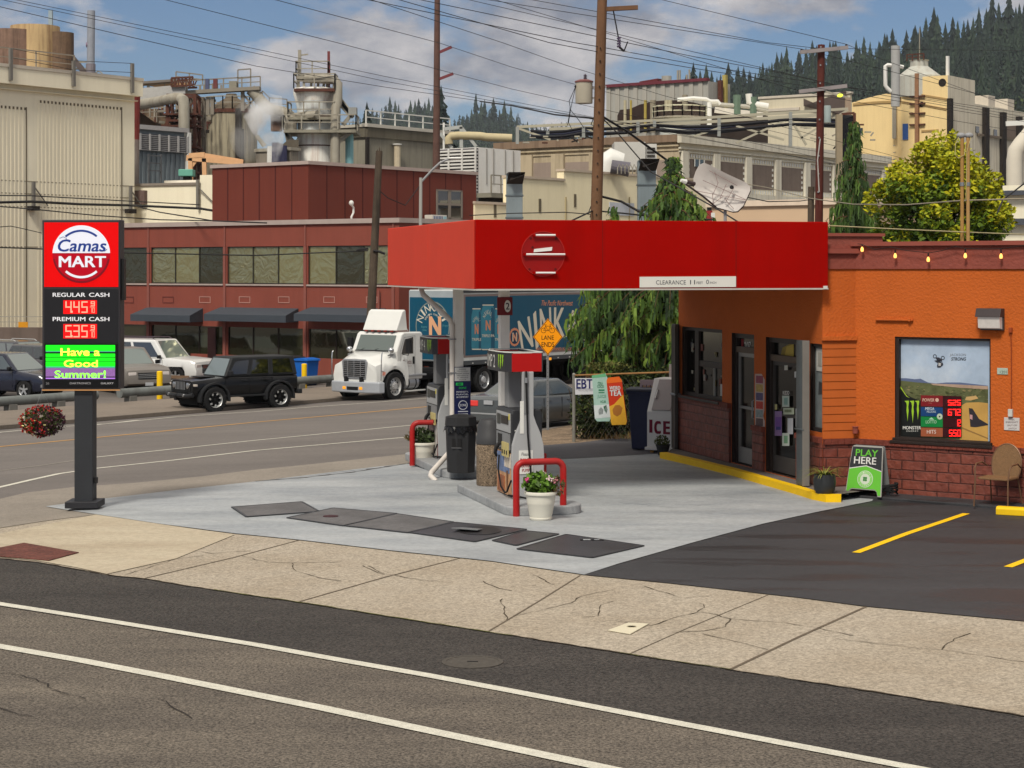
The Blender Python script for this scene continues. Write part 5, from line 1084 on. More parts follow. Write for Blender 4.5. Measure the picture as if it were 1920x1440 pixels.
def build_yard():
 rng=random.Random(21)
 # hedge
 a=Vector(G(1085,826));gs=[pm((58,72,34),.7,var=.3,vs=6),pm((42,56,28),.7,var=.3,vs=6),pm((78,86,40),.7,var=.3,vs=6),pm((34,44,24),.7)]
 o=thing('hedge','unclipped dark green hedge behind the pipe fence','hedge',(2.6,42.2,zg(2.6,42.2)));mb=MB()
 for i in range(15):
  x=-1.0+2.7*i/14;z=.5 if i<4 else .75;leaves(mb,(x,rng.uniform(-.1,.2),z*rng.uniform(.9,1.1)),(.36,.4,z*1.05),620,.055,gs,rng,shell=.7)
 mb.build('foliage',parent=o,recalc=False)
 mb=MB();leaves(mb,(-.5,-.3,1.60),(.55,.15,.10),500,.04,[pm((70,80,34),.7),pm((100,100,50),.7)],rng);mb.build('ivy',parent=o,recalc=False)
 mb=MB();br=pm((70,54,38),.9)
 for i in range(24):x=rng.uniform(-1.2,1.6);mb.tube([(x,0,0),(x+rng.gauss(0,.1),0,.5),(x+rng.gauss(0,.2),0,1.1)],[.02,.015,.008],br,n=5)
 mb.build('stems',parent=o)
 mb=MB();gr=[pm((170,140,96),.8),pm((120,116,60),.8),pm((150,116,80),.8)]
 for i in range(1800):
  px=rng.uniform(1082,1262);q=Vector(G(px,rng.uniform(818,826)));h=rng.uniform(.04,.22 if px>1100 else .1);a_=rng.uniform(0,3.14);w=Vector((math.cos(a_),math.sin(a_),0))*.008;tip=q+Vector((rng.gauss(0,.05),rng.gauss(0,.05),h));mb.add([q-w,q+w,tip],[(0,1,2)],rng.choice(gr))
 tag(mb.build('dry_grass',recalc=False),'strip of dry grass and weeds at the foot of the hedge','grass',kind='stuff')
 # pink placard behind the bin
 f=Fr(*(at(1200,722,39.2).xy),R(-6),0);o=thing('placard','faded pink and white placard behind the blue wheelie bin','placard',f.loc(),f.rot)
 z=f.hit(1210,712)[1];z0=f.hit(1210,730)[1];mb=MB();mb.box(0,.30,0,.02,z0-.8,z,pm((196,176,180),.6,var=.08));bd=mb.build('board',parent=o);mb=MB();
 for i in range(9):x=.04+.028*i;mb.box(x,x+.016,-.004,-.001,z-.17+.02*rng.random(),z-.13+.03*rng.random(),pm([(90,80,90),(190,160,60),(200,120,60)][i % 3],.6))
 mb.build('print',parent=bd)
 # dark blue bin
 q=at(1208,836,39.0);b=thing('wheelie_bin','dark blue wheelie bin squeezed between the hedge and the ice box','wheelie bin',(q.x-.02,q.y,zg(q.x,q.y)),R(-12));m=pm((52,56,84),.55,var=.12)
 H=1.22;mb=MB();mb.add([(-.2,-.25,.05),(.24,-.25,.05),(.24,.25,.05),(-.2,.25,.05),(-.27,-.32,H),(.3,-.32,H),(.3,.32,H),(-.27,.32,H)],[(0,3,2,1),(4,5,6,7),(0,1,5,4),(1,2,6,5),(2,3,7,6),(3,0,4,7)],m);mb.box(-.3,.33,-.35,-.32,H-.06,H,m);mb.build('body',parent=b,bevel=.02)
 mb=MB();mb.box(-.32,.34,-.38,.36,H+.002,H+.05,pm((84,86,98),.55));mb.build('lid',parent=b,bevel=.015)
 mb=MB();mb.cyl((-.26,.26,.1),(-.18,.26,.1),.1,.1,M_RUBBER,n=14);mb.build('wheel',parent=b)
 # ice merchandiser
 W=Vector(at(1214,832,38.3));rot=R(-24);f=Fr(W.x,W.y,rot,.02);t=thing('ice_box','white slant-front ice merchandiser lettered ICE in dark red beside the store wall','ice box',f.loc(),rot)
 X=lambda px:f.hit(px,780)[0];Z=lambda py:f.hit(1235,py)[1];wh=pm((226,225,222),.45,var=.03,streak=.08,sc=(176,166,156),k=.95);x0,x1=X(1213),X(1264)+.02
 z0,zm,zt=.12,Z(772),Z(712);sl=.42
 mb=MB();prof=[(0,z0),(0,zm),(sl,zt),(1.0,zt),(1.0,z0)];mb.prism(prof,x0,x1,wh,axis='x');mb.build('cabinet',parent=t,bevel=.012)
 # the slanted upper part with its grey hatch
 dz,n=zt-zm,None
 def sp(u,v,off):return (x0+(x1-x0)*u,sl*v-.012*off*dz/math.hypot(dz,sl)*1.0,zm+dz*v+.012*off*sl/math.hypot(dz,sl))
 mb=MB();g=pm((158,152,152),.4,metal=.3,var=.05);rim=pm((206,206,204),.4)
 q=[sp(.17,.03,1),sp(.83,.03,1),sp(.93,.95,1),sp(.22,.95,1)];q2=[sp(.17,.03,2.5),sp(.83,.03,2.5),sp(.93,.95,2.5),sp(.22,.95,2.5)];mb.add(q+q2,[(0,1,5,4),(1,2,6,5),(2,3,7,6),(3,0,4,7),(4,5,6,7)],g);dr=mb.build('hatch',parent=t)
 mb=MB();a,b=sp(.25,.38,3.2),sp(.27,.62,3.2);mb.tube([(a[0],a[1]+.02,a[2]),(a[0],a[1]-.03,a[2]),(b[0],b[1]-.03,b[2]),(b[0],b[1]+.02,b[2])],.012,M_CHROME,n=8);mb.build('handle',parent=dr,smooth=True)
 mb=MB();ic=pm((128,28,54),.5,var=.05);xx=X(1218);
 for ch,a_,b_,y0,y1 in (('I',1219,1222,788,811),('C',1228,1238,790,813),('E',1245,1255,790,813)):mb.text(ch,X(a_),X(b_),Z(y1),Z(y0),-.005,ic,bold=.075)
 mb.build('lettering',parent=t,recalc=False)
 mb=MB();mb.box(x0-.03,x1,-.05,1.0,.06,.118,wh);mb.build('base',parent=t,bevel=.006);mb=MB();mb.cyl((x0+.1,-.0,.0),(x0+.1,.06,.0),.035,.035,pm((190,140,70),.7),n=10);mb.cyl((x1-.1,-.0,.0),(x1-.1,.06,.0),.035,.035,pm((190,140,70),.7),n=10);o=mb.build('castor',parent=t);o.location=(0,0,.03)
 # white ICE cabinet behind
 f=Fr(*(at(1255,700,39.2).xy),R(0),0);t=thing('ice_box','second white ice box with a tall top panel, mostly hidden behind the store corner','ice box',f.loc(),0);z1=f.hit(1268,683)[1];mb=MB();mb.box(0,.62,0,.6,.05,1.25,wh);mb.build('cabinet',parent=t,bevel=.01)
 mb=MB();mb.box(.0,.30,.0,.05,1.252,z1,wh);o=mb.build('top_panel',parent=t);mb=MB();mb.text('ICE',.09,.29,f.hit(1272,713)[1],f.hit(1272,704)[1],-.004,ic,bold=.02);mb.build('lettering',parent=o,recalc=False)
 # A-frame board
 q1=at(1584,926,30.80);q2=at(1652,931,30.42);ang=math.atan2(q2.y-q1.y,q2.x-q1.x);f=Fr(q1.x,q1.y,ang,.07);t=thing('sandwich_board','green and black sandwich board reading PLAY HERE against the brick base','sandwich board',f.loc(),f.rot)
 w=(q2.xy-q1.xy).length;hh=.80;lean=.14;T=Matrix.Rotation(-math.atan2(lean,hh),4,'X')
 g=pm((104,190,60),.45,var=.03);k=pm((50,52,54),.5,var=.05);wt=pm((222,222,216),.5)
 shape=lambda s=0:[(0+s,.0),(.055,0),(.075,.075),(.11,.10),(w-.12,.10),(w-.085,.075),(w-.065,0),(w-s,0),(w-.03,hh-.03),(w-.05,hh),(.09,hh),(.065,hh-.03)]
 mb=MB(T);mb.prism(shape(),0,.025,pm((168,166,160),.5));fp=mb.build('front_panel',parent=t,bevel=.004)
 mb=MB(T);mb.decal([(.02,.02),(.05,.02),(.07,.085),(.11,.115),(w-.12,.115),(w-.08,.085),(w-.06,.02),(w-.015,.02),(w-.028,.40),(w/2+.02,.475),(.045,.42)],-.001,g);mb.decal([(.045,.435),(w/2+.02,.49),(w-.028,.415),(w-.045,hh-.02),(.08,hh-.02)],-.001,k)
 mb.decal([(.045,.421),(w/2+.02,.476),(w-.028,.401),(w-.028,.414),(w/2+.02,.489),(.045,.434)],-.001,wt)
 mb.disc(w/2+.02,.27,.135,-.005,wt,n=36);mb.ring(w/2+.02,.27,.085,.128,-.0082,pm((140,206,108),.5),.0015,n=36);mb.disc(w/2+.02,.27,.08,-.0082,pm((206,216,196),.5),.0015,n=28)
 for i in range(4):aa=R(45+90*i);mb.disc(w/2+.02+.024*math.cos(aa),.27+.024*math.sin(aa),.019,-.0105,pm((60,130,60),.5),.001,n=12)
 mb.build('panel_print',parent=fp)
 mb=MB(T);mb.text('PLAY',.14,w-.11,.635,.74,-.006,g,bold=.025);mb.text('HERE',.12,w-.13,.51,.62,-.006,wt,bold=.025)
 for word,a0,a1,fl in (("WASHINGTON'S",165,15,1),('LOTTERY',205,335,-1)):
  for i,ch in enumerate(word):
   if ch in " '":continue
   a_=R(a0+(a1-a0)*(i+.5)/len(word));vs,fs,asp=text_geo(ch,.02);s=.026;rr=.106;cx=w/2+.02+rr*math.cos(a_);cz=.27+rr*math.sin(a_);th=a_-R(90) if fl>0 else a_+R(90)
   mb.add([(cx+((x-.5)*s*.7)*math.cos(th)-((z-.5)*s)*math.sin(th),-.0105,cz+((x-.5)*s*.7)*math.sin(th)+((z-.5)*s)*math.cos(th)) for x,z in vs],fs,wt)
 mb.build('lettering',parent=fp,recalc=False)
 T2=Matrix.Translation((0,lean*2+.05,0)) @ Matrix.Rotation(math.atan2(lean,hh),4,'X');mb=MB(T2);mb.prism(shape(),0,.025,pm((128,130,130),.5));mb.build('rear_panel',parent=t,bevel=.004)
 # coiled hose behind the board
 q=at(1664,928,30.55);mb=MB()
 pts=[(.16*math.cos(a_/10)*(1+.03*math.sin(a_)),.10*math.sin(a_/10),.03+.012*(a_/10/6.28)+abs(math.sin(a_/23))*.12) for a_ in range(0,260,3)];mb.tube(pts,.016,M_RUBBER,n=6);o=mb.build('garden_hose',smooth=True);o.location=(q.x,q.y,.08);tag(o,'coiled black hose lying behind the sandwich board','hose')
 # wicker armchair
 q=at(1872,942,29.40);t=thing('armchair','brown woven patio armchair with thin metal legs against the brick base','armchair',(q.x,q.y,.065),RV+R(0));m=pm((136,104,72),.6,var=.2,vs=30,bump=.8,bs=140);lg=pm((122,92,70),.45,metal=.3)
 mb=MB();mb.prism(rr_poly(-.26,.26,-.24,.24,.08),.41,.44,m,axis='z');mb.build('seat',parent=t,bevel=.008)
 mb=MB();out=[]
 for i in range(17):a_=math.pi*i/16;out.append((.235*math.cos(a_),.64+.29*math.sin(a_)))
 out=[(.19,.42),(.22,.5)]+out+[(-.22,.5),(-.19,.42)]
 mb.T=Matrix.Translation((0,.22,0)) @ Matrix.Rotation(R(-9),4,'X');n=len(out);nx,nz=9,10
 mb.prism(out,.0,.02,m);mb.build('backrest',parent=t,bevel=.006)
 mb=MB();mb.T=Matrix.Translation((0,.22,0)) @ Matrix.Rotation(R(-9),4,'X');mb.tube([(x,.01,z) for x,z in out],.014,lg,n=7);mb.build('back_frame',parent=t,smooth=True)
 for sx in (-1,1):
  mb=MB();mb.tube([(sx*.27,-.30,0),(sx*.26,-.27,.40),(sx*.275,-.25,.58),(sx*.285,-.18,.64),(sx*.285,.05,.65),(sx*.27,.22,.58)],.013,lg,n=7);mb.build('arm',parent=t,smooth=True)
  mb=MB();mb.tube([(sx*.22,.22,.42),(sx*.25,.34,0)],.012,lg,n=7);mb.build('leg',parent=t,smooth=True)
 # wheel stop
 q=G(1867,968);mb=MB();m=pm((240,196,20),.6,var=.1,vs=5,stain=.15,sc=(150,120,40));mb.prism([(0,0),(0,.09),(.03,.12),(.15,.12),(.18,.09),(.18,0)],0,1.8,m,axis='x');o=mb.build('wheel_stop',bevel=.008);o.location=(q.x,q.y,.024);o.rotation_euler=(0,0,RV+R(9));tag(o,'yellow painted concrete wheel stop in the black parking lot','wheel stop')
 # ----- on the street wall
 t=thing('wall_lamp','brown wall pack lamp with a ribbed lens above the picture window','wall lamp',tuple(FW.w(*[FW.hit(1860,600)[0],0,FW.hit(1860,600)[1]])),FW.rot);ff=Fr(FW.x,FW.y,FW.rot)
 x0,z0,x1,z1=FW.hit(1837,617)[0],FW.hit(1860,618)[1],FW.hit(1884,600)[0],FW.hit(1860,578)[1];cx=FW.hit(1860,600)[0];cz=FW.hit(1860,600)[1];zz=FW.hit(1860,594)[1]
 mb=MB();br=pm((66,58,58),.5);mb.T=Matrix.Translation((-cx,0,-cz));mb.prism([(-.005,zz),(-.005,z1),(-.15,z1),(-.20,zz)],x0,x1,br,axis='x');mb.box(x0+.03,x1,-.05,-.002,z0-.01,zz-.001,br);mb.build('housing',parent=t,bevel=.006)
 mb=MB();mb.T=Matrix.Translation((-cx,0,-cz));gl=pm((196,190,184),.2,var=.12,vs=14,emit=.12);mb.prism([(-.052,z0+.01),(-.052,zz-.002),(-.17,zz-.002),(-.15,z0+.03)],x0+.035,x1-.02,gl,axis='x')
 mb.build('lens',parent=t)
 def plate(nm,lab,cat,rc,cl,texts,th=.012,b=.003):
  x0,x1,z0,z1=FW.rect(*rc);p=FW.w((x0+x1)/2,0,(z0+z1)/2);o=thing(nm,lab,cat,tuple(p),FW.rot);mb=MB();mb.T=Matrix.Translation((-(x0+x1)/2,0,-(z0+z1)/2));mb.box(x0,x1,-th,-.002,z0,z1,pm(cl,.5));bo=mb.build('plate',parent=o,bevel=b)
  if texts:
   mb=MB();mb.T=Matrix.Translation((-(x0+x1)/2,0,-(z0+z1)/2))
   for s,a,b_,c,d,cc in texts:tx(mb,FW,s,a,b_,c,d,-th,pm(cc,.5),bold=.01)
   mb.build('lettering',parent=bo,recalc=False)
  return o
 plate('address_plate','small pale address plate beside the picture window','address plate',(1870,1890,690,702),(176,190,176),[('1201',1875,1888,695,700,(90,100,90))])
 plate('switch_box','small white switch box on the orange wall above the emergency sign','switch',(1892,1900,767,781),(200,200,194),[],th=.05)
 plate('emergency_sign','white sign reading fuel emergency shut off switch under the switch box','sign',(1883,1912,783,807),(206,202,200),[('FUEL',1892,1903,785,788,(130,110,110)),('EMERGENCY',1886,1909,790,793,(130,110,110)),('SHUT OFF',1889,1907,796,799,(130,110,110)),('SWITCH',1891,1906,802,805,(130,110,110))])
 # string lights along the parapet
 t=thing('string_lights','string of lit warm bulbs hanging along the maroon parapet','string lights',tuple(FW.w(0,-.12,3.9)),FW.rot);mb=MB();bk=pm((34,24,22),.6);y=-.14
 anch=[(1604,455),(1668,465),(1741,474),(1789,464),(1850,464),(1920,462),(1990,456)];fr=Fr(*FW.w(0,y).xy,FW.rot,3.9)
 pts=[]
 A=[(1607,457),(1615,458),(1640,468),(1668,463),(1700,470),(1741,474),(1765,470),(1790,462),(1810,466),(1850,467),(1878,466),(1920,460),(1975,470),(2030,462)]
 pts=[fr.hit(*p) for p in A];mb.tube([(x,0,z) for x,z in pts],.006,bk,n=5)
 for px,py in ((1668,463),(1790,462),(1728,463),(1858,463)):x,z=fr.hit(px,py);mb.tube([(x,0,z),(x,.10,z+.04)],.005,bk,n=4)
 mb.build('cable',parent=t)
 lit=pm((255,176,88),.3,var=0,emit=1.5)
 for px,y0,y1 in ((1615.5,459,472),(1677.5,468,484),(1739.5,474,491),(1809,466,484),(1876,467,485),(1944,464,484)):
  x,z=fr.hit(px,y0);x,zb=fr.hit(px,y1);o=MB();o.cyl((0,0,0),(0,0,-(z-zb)+.08),.012,.016,bk,n=8);s=o.build('socket',parent=t);s.location=(x,0,z)
  o=MB();o.lathe([(0,-.04),(.02,-.036),(.026,-.012),(.023,.012),(.013,.034),(.013,.044)],(0,0,0),lit,n=14);bl=o.build('bulb',parent=s,smooth=True);bl.location=(0,0,-(z-zb)+.04)
 # twin electrical conduits on the store roof
 for (px,lab,bend) in ((1804,'left one of two tan conduit masts above the maroon parapet',0),(1815,'right one of two tan conduit masts above the maroon parapet, slightly paler',1)):
  d=36.2;p=at(px,300,d);zt=CAMH-(255-CY)/F*d;t=thing('service_mast',lab,'service mast',(p.x,p.y,3.9),0,'service masts on the store roof');m=pm((168,128,72) if not bend else (176,138,86),.6,var=.14,vs=3)
  mb=MB();mb.cyl((0,0,0),(0,0,zt-3.9),.035,.035,m,n=12);mb.build('pipe',parent=t,smooth=True);mb=MB();mb.cyl((0,0,1.35),(0,0,1.42),.045,.045,M_STEEL,n=12);mb.build('clamp',parent=t)
  mb=MB();s=-1 if not bend else 1;gh=pm((150,150,152),.5);mb.sphere((s*.02,0,zt-3.9+.01),(.085,.06,.055),gh,n=12,m=6);mb.build('weather_head',parent=t,smooth=True)
  mb=MB();z=zt-3.9;wc=pm((190,176,120),.6)
  if not bend:mb.tube([(-.06,-.03,z),(-.13,-.03,z-.15),(-.14,-.03,z-.35),(-.08,-.03,z-.42),(.03,-.05,z-.36),(.07,-.05,z-.1)],.008,wc,n=5);mb.tube([(-.07,-.03,z),(-.16,-.03,z-.1),(-.2,-.03,z-.3)],.007,M_BLACK,n=5)
  else:mb.tube([(.05,-.04,z),(-.03,-.05,z-.3),(-.05,-.05,z-1.2)],.007,wc,n=5)
  mb.build('lead',parent=t)
build_yard()
# ================================================================ VEHICLES AND THE OFFICE ACROSS THE STREET
def interp(pts,x):
 pts=sorted(pts)
 if x<=pts[0][0]:return pts[0][1]
 for (a,b),(c,d) in zip(pts[:-1],pts[1:]):
  if x<=c:return b+(d-b)*(x-a)/max(c-a,1e-6)
 return pts[-1][1]
def wheel(parent,x,y,r,w,rimc,style='alloy',side=1,tread=False):
 rim=pm(rimc,.35,metal=.5,var=.05)
 mb=MB();k=side
 mb.lathe([(r*.62,-w/2*k),(r*.93,-w/2*k),(r,-w*.36*k),(r,w*.36*k),(r*.93,w/2*k),(r*.62,w/2*k)],(0,0,0),M_RUBBER,n=36,axis='y',caps=False)
 if tread:
  for i in range(30):a=2*math.pi*i/30;c,s=math.cos(a),math.sin(a);mb.bar((r*c,-w*.42,r*s),(r*c,w*.42,r*s),.03,.04,M_RUBBER,up=(c,0,s))
 t=mb.build('tyre',smooth=False);wh=bpy.data.objects.new('wheel',None);COL.objects.link(wh);wh.parent=parent;wh.location=(x,y,r);t.parent=wh
 mb=MB();mb.lathe([(r*.64,w*.46*k),(r*.60,w*.40*k),(r*.55,w*.15*k)],(0,0,0),rim,n=30,axis='y',caps=False);dk=pm((20,20,21),.7,var=0)
 mb.lathe([(0,w*.10*k),(r*.60,w*.10*k)],(0,0,0),dk if style != 'truck' else rim,n=30,axis='y')
 if style=='alloy':
  for i in range(5):
   a=2*math.pi*i/5+.3;c,s=math.cos(a),math.sin(a);mb.bar((0,w*.3*k,0),(r*.59*c,w*.36*k,r*.59*s),r*.2,r*.06,rim,up=(-s,0,c) if 0 else (0,1,0))
  mb.lathe([(0,w*.38*k),(r*.13,w*.36*k),(r*.14,w*.2*k)],(0,0,0),rim,n=16,axis='y',caps=False)
 elif style=='offroad':
  for i in range(7):
   a=2*math.pi*i/7;c,s=math.cos(a),math.sin(a);mb.bar((r*.2*c,w*.3*k,r*.2*s),(r*.5*c,w*.36*k,r*.5*s),r*.07,r*.05,dk,up=(0,1,0))
   mb.bar((r*.40*math.cos(a+.05),w*.37*k,r*.40*math.sin(a+.05)),(r*.54*math.cos(a+.25),w*.40*k,r*.54*math.sin(a+.25)),r*.13,r*.05,rim,up=(0,1,0))
  mb.lathe([(0,w*.38*k),(r*.13,w*.36*k),(r*.14,w*.2*k)],(0,0,0),dk,n=16,axis='y',caps=False)
 else:
  mb.lathe([(r*.60,w*.10*k),(r*.56,w*.30*k),(r*.52,w*.18*k),(r*.30,w*.28*k),(r*.28,w*.45*k),(r*.20,w*.52*k),(0,w*.52*k)],(0,0,0),rim,n=30,axis='y',caps=False)
  for i in range(10):a=2*math.pi*i/10;mb.cyl((r*.42*math.cos(a),w*.18*k,r*.42*math.sin(a)),(r*.42*math.cos(a),w*.27*k,r*.42*math.sin(a)),r*.055,r*.055,dk,n=8)
  for i in range(10):a=2*math.pi*(i+.5)/10;mb.cyl((r*.24*math.cos(a),w*.3*k,r*.24*math.sin(a)),(r*.24*math.cos(a),w*.5*k,r*.24*math.sin(a)),r*.03,r*.03,dk,n=6)
 o=mb.build('rim');o.parent=wh
 return wh
def loft_body(t,S,paint,name='body'):
 L,W=S['L'],S['W'];top=S['top'];low=S.get('low',.24);r=S['r'];ax=S['axles'];ra=r+S.get('gap',.06)
 xs=set();n=44
 for i in range(n+1):xs.add(-L/2+L*i/n)
 for a in ax:
  for i in range(13):xs.add(a+ra*math.cos(math.pi*i/12))
  xs.add(a+ra+.004);xs.add(a-ra-.004)
 for p in top:xs.add(p[0])
 xs=sorted(x for x in xs if -L/2<=x<=L/2);rings=[];mb=MB();tp=S.get('taper',.13);tl=S.get('tlen',.9)
 for x in xs:
  zt=interp(top,x);zb=low+.10*max(0,(abs(x)-(L/2-.35))/.35)**2
  for a in ax:
   if abs(x-a)<ra:zb=max(zb,r+math.sqrt(ra*ra-(x-a)**2))
  k=1-tp*(max(0,abs(x)-(L/2-tl))/tl)**2.2;h=W/2*k;zm=min(zb+(zt-zb)*.5,S.get('belt',.75));zs=zt-min(.09,(zt-zb)*.3)
  sec=[(h*.94,zb),(h*.985,zb+min(.08,(zt-zb)*.2)),(h,zm),(h*.985,zs),(h*.93,zt-.015),(h*.82,zt),(0,zt+S.get('crown',.02))]
  rings.append([(x,y,z) for y,z in sec]+[(x,-y,z) for y,z in reversed(sec[:-1])])
 m=len(rings[0]);vs=[p for rg in rings for p in rg]
 fs=[(k*m+i,k*m+i+1,(k+1)*m+i+1,(k+1)*m+i) for k in range(len(rings)-1) for i in range(m-1)]+[(k*m+m-1,k*m,(k+1)*m,(k+1)*m+m-1) for k in range(len(rings)-1)]+[tuple(range(m)),tuple(range((len(rings)-1)*m,len(rings)*m))]
 mb.add(vs,fs,paint);o=mb.build(name,parent=t,smooth=True)
 mb=MB();dk=pm((16,16,17),.9,var=0)
 for a in ax:mb.box(a-ra,a+ra,-W/2*.70,W/2*.70,r*.55,r+ra*.98,dk)
 mb.box(-L/2+.3,L/2-.3,-W/2*.8,W/2*.8,low-.05,low+.1,dk);mb.build('underbody',parent=t)
 return o
class Cabin:
 """glazed upper body: base and roof rectangles, windows laid on its flat faces"""
 def __init__(s,t,xb,xt,zb,zt,wb,wt,mat,bev=.06,name='roof'):
  s.t=t;s.xb,s.xt,s.zb,s.zt,s.wb,s.wt=xb,xt,zb,zt,wb,wt
  mb=MB();vs=[(xb[0],-wb,zb),(xb[1],-wb,zb),(xb[1],wb,zb),(xb[0],wb,zb),(xt[0],-wt,zt),(xt[1],-wt,zt),(xt[1],wt,zt),(xt[0],wt,zt)]
  mb.add(vs,[(0,3,2,1),(4,5,6,7),(0,1,5,4),(1,2,6,5),(2,3,7,6),(3,0,4,7)],mat);s.o=mb.build(name,parent=t,bevel=bev,seg=3)
 def P(s,face,u,v,off=.008):
  """u from rear to front (sides) or right to left (front, rear)"""
  if face in ('L','R'):
   x=(s.xb[0]*(1-v)+s.xt[0]*v)*(1-u)+(s.xb[1]*(1-v)+s.xt[1]*v)*u;y=s.wb*(1-v)+s.wt*v;n=Vector((0,s.zt-s.zb,s.wb-s.wt)).normalized()
   p=Vector((x,y,s.zb+(s.zt-s.zb)*v))+n*off
   return (p.x,p.y if face=='L' else -p.y,p.z)
  w=s.wb*(1-v)+s.wt*v;f=face=='F';x=(s.xb[1 if f else 0]*(1-v)+s.xt[1 if f else 0]*v);dx=abs(s.xb[1 if f else 0]-s.xt[1 if f else 0]);n=Vector((s.zt-s.zb,0,dx)).normalized()
  p=Vector((x,-w+2*w*u,s.zb+(s.zt-s.zb)*v));o=n*off
  return (p.x+(o.x if f else -o.x),p.y,p.z+o.z)
 def window(s,face,uv,mat,name='window',t=.004,frame=None):
  mb=MB();n=len(uv);a=[s.P(face,u,v,.001) for u,v in uv];b=[s.P(face,u,v,.001+t) for u,v in uv]
  mb.add(a+b,[tuple(range(n)),tuple(range(n,2*n))]+[(i,(i+1) % n,n+(i+1) % n,n+i) for i in range(n)],mat)
  if frame:
   for i in range(n):mb.bar(s.P(face,*uv[i],.008),s.P(face,*uv[(i+1) % n],.008),.02,.012,frame)
  return mb.build(name,parent=s.t)
def small(t,nm,x0,x1,y0,y1,z0,z1,m,bevel=.01,mirror=False):
 r=[]
 for k in ((1,-1) if mirror else (1,)):
  mb=MB();mb.box(x0,x1,min(k*y0,k*y1),max(k*y0,k*y1),z0,z1,m);r.append(mb.build(nm,parent=t,bevel=bevel))
 return r
def place(t,px,py,rot,lift=0.0,d=None):
 q=G(px,py) if d is None else at(px,py,d);t.location=(q.x,q.y,zg(q.x,q.y)+lift);t.rotation_euler=(0,0,rot);return t
def on_street(t):  # tilt with the fall of the street about the direction of travel
 pass
def build_jeep():
 # wheel nearest the viewer, front left, touches the ground at pixel (403, 772); rear left at (525, 764)
 a=G(403,772);b=G(525,764);ux=Vector((a.x-b.x,a.y-b.y)).normalized();wb=(Vector((a.x,a.y))-Vector((b.x,b.y))).length;mid=(Vector((a.x,a.y))+Vector((b.x,b.y)))/2
 W=1.80;right=Vector((-ux.y,ux.x));c=mid-right*0.0;rot=math.atan2(ux.y,ux.x);c=mid-right*(W/2-.06) if False else mid+Vector((ux.y,-ux.x))*(W/2-.02)
 # the left side of the car (+y local) faces the viewer
 t=thing('parked_car','black boxy four-door off-roader with silver-tipped wheels at the far kerb','car',(c.x,c.y,zg(c.x,c.y)),rot)
 bk=pm((20,20,22),.25,var=.03,coat=.25,k=.8);dk=pm((34,35,37),.6,var=.05);g=glass((22,26,26),k=.4)
 h=wb/2;S=dict(L=4.02,W=1.60,r=.42,axles=(h,-h),low=.52,gap=.07,belt=.85,taper=.05,tlen=1.0,top=[(-2.125,1.14),(.78,1.16),(.80,1.15),(1.0,1.13),(1.95,1.06),(2.08,1.02),(2.125,.90)])
 S['axles']=(h,-h);loft_body(t,S,bk)
 cb=Cabin(t,(-2.0,.82),(-1.92,.48),1.15,1.80,.79,.66,dk,bev=.05)
 cb.window('L',[(.71,.12),(.955,.12),(.93,.80),(.72,.86)],g,frame=dk);cb.window('L',[(.41,.12),(.66,.12),(.66,.86),(.42,.86)],g,frame=dk);cb.window('L',[(.06,.12),(.35,.12),(.36,.86),(.08,.86)],g,frame=dk)
 for u in ((.71,.94),(.41,.66),(.06,.35)):cb.window('R',[(u[0],.12),(u[1],.12),(u[1],.86),(u[0],.86)],g)
 cb.window('F',[(.06,.06),(.94,.06),(.92,.92),(.08,.92)],glass((150,165,165),k=.45,rough=.08),name='windscreen');cb.window('B',[(.1,.1),(.9,.1),(.88,.85),(.12,.85)],g)
 # flares, bumpers, grille
 for x in (h,-h):
  for s in (1,-1):
   mb=MB();R0,R1=.50,.58;pr=[(R1*math.cos(R(aa)),.42+R1*math.sin(R(aa))*.98) for aa in range(-8,189,14)];pr2=[(R0*math.cos(R(aa)),.42+R0*math.sin(R(aa))) for aa in range(188,-9,-14)]
   mb.prism([(x+p,z) for p,z in pr+pr2],s*.72,s*.93,dk);mb.build('wheel_flare',parent=t,bevel=.015)
 mb=MB();gx=2.01;mb.prism([(-.62,.72),(.62,.72),(.66,.98),(.55,1.06),(-.55,1.06),(-.66,.98)],gx-.02,gx+.02,bk,axis='x');gr=mb.build('grille',parent=t,bevel=.01)
 mb=MB()
 for i in range(7):y=-.30+.10*i;mb.box(gx+.021,gx+.03,y-.034,y+.034,.76,1.0,pm((12,12,12),.6,var=0));mb.box(gx+.024,gx+.045,y-.052,y-.036,.75,1.01,pm((170,172,176),.35,metal=.4))
 mb.build('grille_slots',parent=gr)
 for s in (1,-1):
  mb=MB();mb.lathe([(.105,.0),(.10,.04),(.07,.05),(0,.045)],(gx+.01,0,0),M_CHROME,n=20,axis='x');o=mb.build('headlight',parent=t,smooth=True);o.location=(0,s*.47,.89)
  small(t,'turn_signal',1.90,1.99,s*.74,s*.90,.88,.95,pm((200,190,180),.3),.01)
  mb=MB();mb.tube([(1.95,s*.05,.56),(2.18,s*.1,.56),(2.16,s*.7,.56),(2.06,s*.88,.60)],.075,dk,n=8);mb.build('bumper',parent=t,smooth=True)
  mb=MB();mb.cyl((2.18,s*.52,.58),(2.25,s*.52,.58),.05,.05,M_CHROME,n=12);mb.build('fog_lamp',parent=t)
 small(t,'rear_bumper',-2.16,-1.99,-.85,.85,.50,.66,dk,.03)
 small(t,'sill_step',-.85,.9,.74,.84,.48,.54,dk,.01,True)
 for s in (1,-1):
  mb=MB();mb.box(.60,.72,s*.80,s*.98,1.20,1.36,dk);mb.bar((.66,s*.76,1.18),(.66,s*.85,1.25),.05,.05,dk);mb.build('mirror',parent=t,bevel=.02)
  for x in (.15,-.65):mb=MB();mb.box(x-.12,x+.06,s*.803,s*.83,1.02,1.05,dk);mb.build('door_handle',parent=t,bevel=.006)
